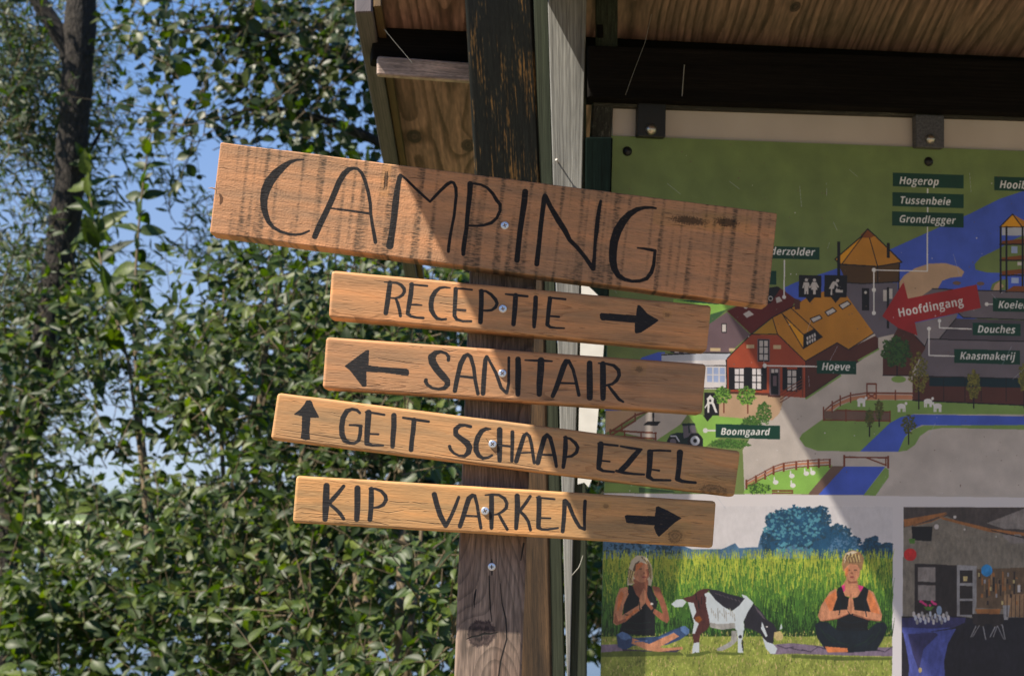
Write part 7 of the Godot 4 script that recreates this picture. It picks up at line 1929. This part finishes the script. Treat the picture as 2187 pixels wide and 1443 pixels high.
	crown(gr, [[-0.6633, 1.4415, -3.4278, 0.0859, 0.0492, 0.245, 5], [-0.5151, 1.4735, -3.4615, 0.0664, 0.038, 0.245, 3], [-0.5396, 1.423, -3.9655, 0.0995, 0.057, 0.245, 9], [-0.4957, 1.4035, -3.8171, 0.0816, 0.0467, 0.245, 5], [-0.6559, 1.4627, -3.4718, 0.0871, 0.0499, 0.245, 7], [-0.5747, 1.3067, -3.5569, 0.0959, 0.0617, 0.245, 7], [-0.5201, 1.1353, -3.6264, 0.0974, 0.0626, 0.245, 6], [-0.6402, 1.2792, -3.0873, 0.118, 0.0759, 0.245, 12], [-0.5909, 1.2118, -3.351, 0.1199, 0.0771, 0.245, 9], [-0.6308, 1.2467, -3.5532, 0.1043, 0.0671, 0.245, 11], [-0.5378, 1.0843, -3.4982, 0.1383, 0.07, 0.245, 15], [-0.6061, 1.0981, -3.4651, 0.1112, 0.0563, 0.245, 8], [-0.4427, 1.0442, -2.6657, 0.1105, 0.0559, 0.245, 8], [-0.6171, 1.0098, -3.4747, 0.1128, 0.0571, 0.245, 8], [-0.6234, 1.103, -3.4633, 0.132, 0.0668, 0.245, 15], [-0.297, 1.4901, -3.1236, 0.0683, 0.0478, 0.245, 5], [-0.2342, 1.4532, -3.3684, 0.0799, 0.0559, 0.245, 6], [-0.2488, 1.4808, -2.6396, 0.0583, 0.0408, 0.245, 3], [-0.3318, 1.444, -2.8753, 0.0544, 0.0381, 0.245, 3], [-0.2563, 1.3721, -2.8129, 0.0584, 0.0409, 0.245, 3], [-0.2278, 1.2652, -2.843, 0.0627, 0.0513, 0.245, 3], [-0.3241, 1.1892, -3.2125, 0.0952, 0.0779, 0.245, 12], [-0.163, 1.2553, -2.6112, 0.078, 0.0638, 0.245, 6], [-0.2146, 1.3433, -2.4024, 0.0646, 0.0529, 0.245, 3], [-0.2534, 1.3548, -2.4759, 0.0727, 0.0595, 0.245, 7], [-0.2026, 1.1105, -3.1894, 0.0691, 0.0467, 0.245, 5], [-0.2528, 1.0929, -3.0083, 0.0935, 0.0631, 0.245, 8], [-0.3087, 1.0914, -2.9239, 0.069, 0.0466, 0.245, 5], [-0.1871, 1.1922, -2.6957, 0.0938, 0.0633, 0.245, 8], [-0.2413, 1.0487, -2.7898, 0.0625, 0.0422, 0.245, 3], [-0.2961, 1.0994, -2.5079, 0.1021, 0.023, 0.245, 3], [-0.3746, 1.0146, -3.0951, 0.1194, 0.0269, 0.245, 4], [-0.4558, 1.0162, -2.9746, 0.1215, 0.0273, 0.245, 3], [-0.2396, 0.9496, -3.2204, 0.12, 0.027, 0.245, 3], [-0.5273, 1.0264, -2.5948, 0.1426, 0.0321, 0.245, 6], [0.0633, 1.2625, -4.8443, 0.1751, 0.2167, 0.245, 31], [0.2832, 1.2038, -4.901, 0.1491, 0.1845, 0.245, 14], [0.1909, 1.3952, -5.1115, 0.1273, 0.1575, 0.245, 10], [0.2874, 1.1606, -5.0039, 0.1495, 0.1851, 0.245, 19], [0.1284, 1.2655, -5.0991, 0.1435, 0.1776, 0.245, 19], [0.3472, 1.0442, -4.5514, 0.065, 0.1086, 0.245, 13], [0.3025, 1.1173, -4.4244, 0.0637, 0.1065, 0.245, 13], [0.2777, 1.1564, -4.2219, 0.0687, 0.1148, 0.245, 17], [0.3873, 1.1463, -4.3057, 0.0571, 0.0954, 0.245, 12], [0.3281, 1.2788, -4.3632, 0.0717, 0.1198, 0.245, 23], [0.279, 1.5739, -4.0161, 0.0508, 0.0838, 0.245, 7], [0.3107, 1.3991, -4.5254, 0.0587, 0.0968, 0.245, 11], [0.3163, 1.5299, -4.6807, 0.0455, 0.075, 0.245, 6], [0.2998, 1.5098, -4.5871, 0.0534, 0.0882, 0.245, 10], [0.3664, 1.5775, -4.4593, 0.0603, 0.0995, 0.245, 10], [0.3033, 1.7735, -5.0809, 0.043, 0.0697, 0.245, 3], [0.3695, 1.737, -4.4938, 0.0437, 0.0708, 0.245, 3], [0.3309, 1.842, -4.7681, 0.0392, 0.0635, 0.245, 3], [0.3532, 1.7263, -4.723, 0.0397, 0.0644, 0.245, 3], [0.3636, 1.8547, -5.0173, 0.0363, 0.0588, 0.245, 3]], 0.0704, 5, 0.34, 0.45, 0.45, false)
	twigs_of(root, gr, twig_bark)
	foliage(root, gr, oval_leaves, tints.shrub, 300, "shrub")
	# dense shaded shrub mass farther back behind the boards
	root = thing("hedge_shrub", Vector3(-0.8874, 0, -7.14), "dense shaded shrub mass farther back behind the boards", "shrub")
	gr = Growth.new()
	stem("stem", root, [Vector3(-0.8874, 0, -7.14), Vector3(-0.8874, 1.29, -7.14), Vector3(-0.9649, 2.3233, -7.14)], 0.02, 0.01, twig_bark, 10)
	stem("stem", root, [Vector3(-0.4999, 0, -7.14), Vector3(-0.4224, 1.5483, -7.14), Vector3(-0.4999, 2.5817, -7.14)], 0.02, 0.01, twig_bark, 10)
	crown(gr, [[-1.0003, 2.2951, -6.6828, 0.2142, 0.1205, 0.5, 16], [-0.8584, 2.1166, -7.11, 0.1584, 0.0891, 0.5, 8], [-1.1553, 2.4226, -7.5799, 0.1585, 0.0892, 0.5, 9], [-1.0514, 2.1599, -6.7631, 0.1862, 0.1047, 0.5, 8], [-1.0648, 2.1592, -6.7145, 0.2195, 0.1235, 0.5, 16], [-0.8037, 2.3846, -7.3337, 0.2403, 0.1487, 0.5, 23], [-0.4056, 2.4737, -7.0276, 0.2222, 0.1375, 0.5, 14], [-0.7697, 2.5906, -7.5425, 0.2105, 0.1302, 0.5, 17], [-0.4793, 2.3071, -6.7215, 0.2043, 0.1264, 0.5, 15], [-0.5428, 2.4643, -7.5308, 0.217, 0.1343, 0.5, 16], [-0.8502, 2.3099, -7.3395, 0.2606, 0.1427, 0.5, 27], [-1.0361, 1.9436, -7.6382, 0.304, 0.1666, 0.5, 40], [-1.0238, 1.9119, -7.0698, 0.2581, 0.1414, 0.5, 31], [-0.9739, 2.1176, -7.4842, 0.2429, 0.1331, 0.5, 22], [-0.9773, 2.1222, -6.8659, 0.3076, 0.1685, 0.5, 36], [-0.8227, 1.8056, -7.1119, 0.2162, 0.1362, 0.5, 18], [-0.6162, 1.6108, -6.8538, 0.2695, 0.1698, 0.5, 37], [-0.6355, 1.6775, -7.3625, 0.2592, 0.1633, 0.5, 31], [-0.5062, 1.6739, -7.4178, 0.2489, 0.1568, 0.5, 24], [-0.4257, 1.7217, -7.253, 0.2191, 0.138, 0.5, 17], [-1.316, 2.3262, -7.1567, 0.1712, 0.1926, 0.5, 12], [-1.094, 2.0538, -7.1421, 0.1455, 0.1637, 0.5, 7], [-1.267, 2.1457, -7.4294, 0.1748, 0.1967, 0.5, 11], [-1.3448, 2.0137, -7.1652, 0.129, 0.1452, 0.5, 6], [-1.2305, 1.9418, -7.4089, 0.1517, 0.1706, 0.5, 11], [-1.1314, 1.4364, -6.9033, 0.207, 0.0931, 0.5, 15], [-1.3089, 1.497, -7.3089, 0.2468, 0.1111, 0.5, 22], [-1.4241, 1.3314, -7.3052, 0.2375, 0.1069, 0.5, 16], [-1.2966, 1.4732, -7.3204, 0.2351, 0.1058, 0.5, 13], [-0.9104, 1.3986, -7.2338, 0.1842, 0.0829, 0.5, 12], [-1.5372, 1.2097, -6.8154, 0.3758, 0.0781, 0.5, 17], [-2.2738, 1.208, -7.3655, 0.2864, 0.0595, 0.5, 10], [-1.7023, 1.2203, -7.0378, 0.2521, 0.0524, 0.5, 5], [-1.8562, 1.1747, -6.7297, 0.2765, 0.0574, 0.5, 7], [-2.0372, 1.2757, -7.3385, 0.3038, 0.0631, 0.5, 7], [-1.4758, 1.2277, -6.8593, 0.2979, 0.0983, 0.5, 18], [-1.3615, 1.115, -7.1578, 0.4095, 0.1352, 0.5, 43], [-1.3547, 1.0939, -7.6152, 0.357, 0.1178, 0.5, 30], [-1.6707, 1.0152, -7.5134, 0.3795, 0.1253, 0.5, 39], [-1.2742, 1.0498, -7.211, 0.327, 0.1079, 0.5, 25], [-0.6425, 1.2308, -7.44, 0.3278, 0.177, 0.5, 41], [-0.2788, 1.0412, -6.666, 0.2557, 0.1381, 0.5, 29], [-0.6129, 1.2608, -6.6582, 0.2529, 0.1366, 0.5, 30], [-0.4941, 0.9915, -6.7822, 0.2961, 0.1599, 0.5, 29], [-0.4904, 1.3497, -7.5451, 0.2716, 0.1467, 0.5, 34], [-2.7856, 0.9009, -7.448, 0.3095, 0.1139, 0.5, 20], [-2.4125, 1.0114, -7.0018, 0.2584, 0.0951, 0.5, 13], [-2.5424, 0.7927, -7.3559, 0.2183, 0.0804, 0.5, 11], [-2.1301, 0.8505, -6.9639, 0.2545, 0.0937, 0.5, 18], [-2.3222, 0.9589, -6.8215, 0.2608, 0.096, 0.5, 21], [-2.7705, 1.8257, -6.8772, 0.0637, 0.1836, 0.5, 3], [-2.8318, 1.8605, -7.2289, 0.0612, 0.1763, 0.5, 4], [-2.7638, 2.1431, -7.2564, 0.0709, 0.2042, 0.5, 4], [-2.7549, 2.1714, -7.182, 0.0475, 0.1368, 0.5, 3], [-2.7665, 1.999, -7.2142, 0.0595, 0.1715, 0.5, 3], [0.6523, 2.3626, -6.9517, 0.2853, 0.4085, 0.5, 63], [0.3693, 1.8275, -7.1661, 0.2814, 0.4029, 0.5, 63], [0.6083, 2.3728, -7.1834, 0.3017, 0.432, 0.5, 74], [0.1093, 1.6674, -7.2591, 0.2804, 0.4015, 0.5, 54], [0.3531, 1.6031, -7.5951, 0.3227, 0.4621, 0.5, 96]], 0.1, 5, 0.4, 0.3, 0.4, false)
	twigs_of(root, gr, twig_bark)
	foliage(root, gr, oval_leaves, tints.alder, 40, "alder")

func shoot(gr: Growth, path: Array, size: float, nodes: int) -> void:
	var pts := []
	var radii := []
	for k in nodes + 1:
		var u := float(k) / nodes
		var q := u * (path.size() - 1)
		var a := mini(int(q), path.size() - 2)
		var p: Vector3 = (path[a] as Vector3).cubic_interpolate(path[a + 1], path[maxi(a - 1, 0)], path[mini(a + 2, path.size() - 1)], q - a)
		pts.append(p)
		radii.append(lerpf(0.0075, 0.002, u))
	tube(gr.wood, pts, radii, 6)
	for k in range(1, nodes + 1):
		var u := float(k) / nodes
		var d: Vector3 = (pts[k] - pts[k - 1]).normalized()
		var an := k * PI / 2 + rng.randf_range(-0.3, 0.3)
		var side := d.cross(Vector3(0, 0, 1)).normalized()
		var other := d.cross(side)
		for q in 2:
			var sd := (side * cos(an) + other * sin(an)) * (1 if q == 0 else -1)
			var s := size * (1.0 - 0.62 * u * u) * rng.randf_range(0.8, 1.15)
			leaf_at(gr, pts[k], sd + d * (0.25 + 0.8 * u * u) + Vector3.DOWN * rng.randf_range(-0.1, 0.45), Vector3.UP * 0.3 + SUN * 0.7 + Vector3(0, 0, 0.9) + rnd3() * 0.3, s)
			if u < 0.8 and rng.randf() < 0.45:
				leaf_at(gr, pts[k], sd * 0.6 + d * 0.9 + rnd3() * 0.3, Vector3.UP * 0.3 + SUN * 0.7 + Vector3(0, 0, 0.8) + rnd3() * 0.4, s * 0.55)
	for q in 4: leaf_at(gr, pts[-1], Vector3.UP + rnd3() * 0.5, SUN + rnd3() * 0.3, size * 0.32)

func cobwebs() -> void:
	var silk := mat(lin(0.30, 0.29, 0.25), 0.6)
	var g: Geo
	g = Geo.new()
	tube(g, [Vector3(0.2255, 2.3933, -0.56), Vector3(0.215, 2.348, -0.56), Vector3(0.1976, 2.3027, -0.56), Vector3(0.1832, 2.2626, -0.56)], [0.00028, 0.00028, 0.00028, 0.00028], 5)
	tag(put("cobweb_thread", g.done(), silk, self), "long slanting cobweb thread hanging between ceiling and panel rail", "cobweb")
	g = Geo.new()
	tube(g, [Vector3(-0.2127, 2.3918, -0.64), Vector3(-0.1909, 2.3653, -0.64), Vector3(-0.1801, 2.3529, -0.64), Vector3(-0.1661, 2.3358, -0.64)], [0.00035, 0.00035, 0.00035, 0.00035], 5)
	tag(put("cobweb_thread", g.done(), silk, self), "short cobweb thread in the corner left of the dark post", "cobweb")
	g = Geo.new()
	tube(g, [Vector3(0.2825, 2.3222, -0.6), Vector3(0.281, 2.3015, -0.6), Vector3(0.2787, 2.2708, -0.6)], [0.0007, 0.0007, 0.0007], 5)
	tag(put("cobweb_thread", g.done(), silk, self), "short vertical cobweb strand hanging above the panel rail", "cobweb")
	g = Geo.new()
	tube(g, [Vector3(0.1145, 1.5199, -0.56), Vector3(0.1107, 1.5071, -0.56), Vector3(0.1077, 1.5003, -0.56), Vector3(0.0971, 1.4882, -0.56)], [0.0007, 0.0007, 0.0007, 0.0007], 5)
	tag(put("cobweb_thread", g.done(), silk, self), "white cobweb tuft on the shelter frame under the lowest board", "cobweb")
	g = Geo.new()
	tube(g, [Vector3(-0.161, 1.5511, -0.04), Vector3(-0.1305, 1.5438, -0.04), Vector3(-0.0987, 1.5328, -0.04)], [0.0002, 0.0002, 0.0002], 5)
	tag(put("cobweb_thread", g.done(), silk, self), "faint cobweb thread running from the lowest board towards the post", "cobweb")
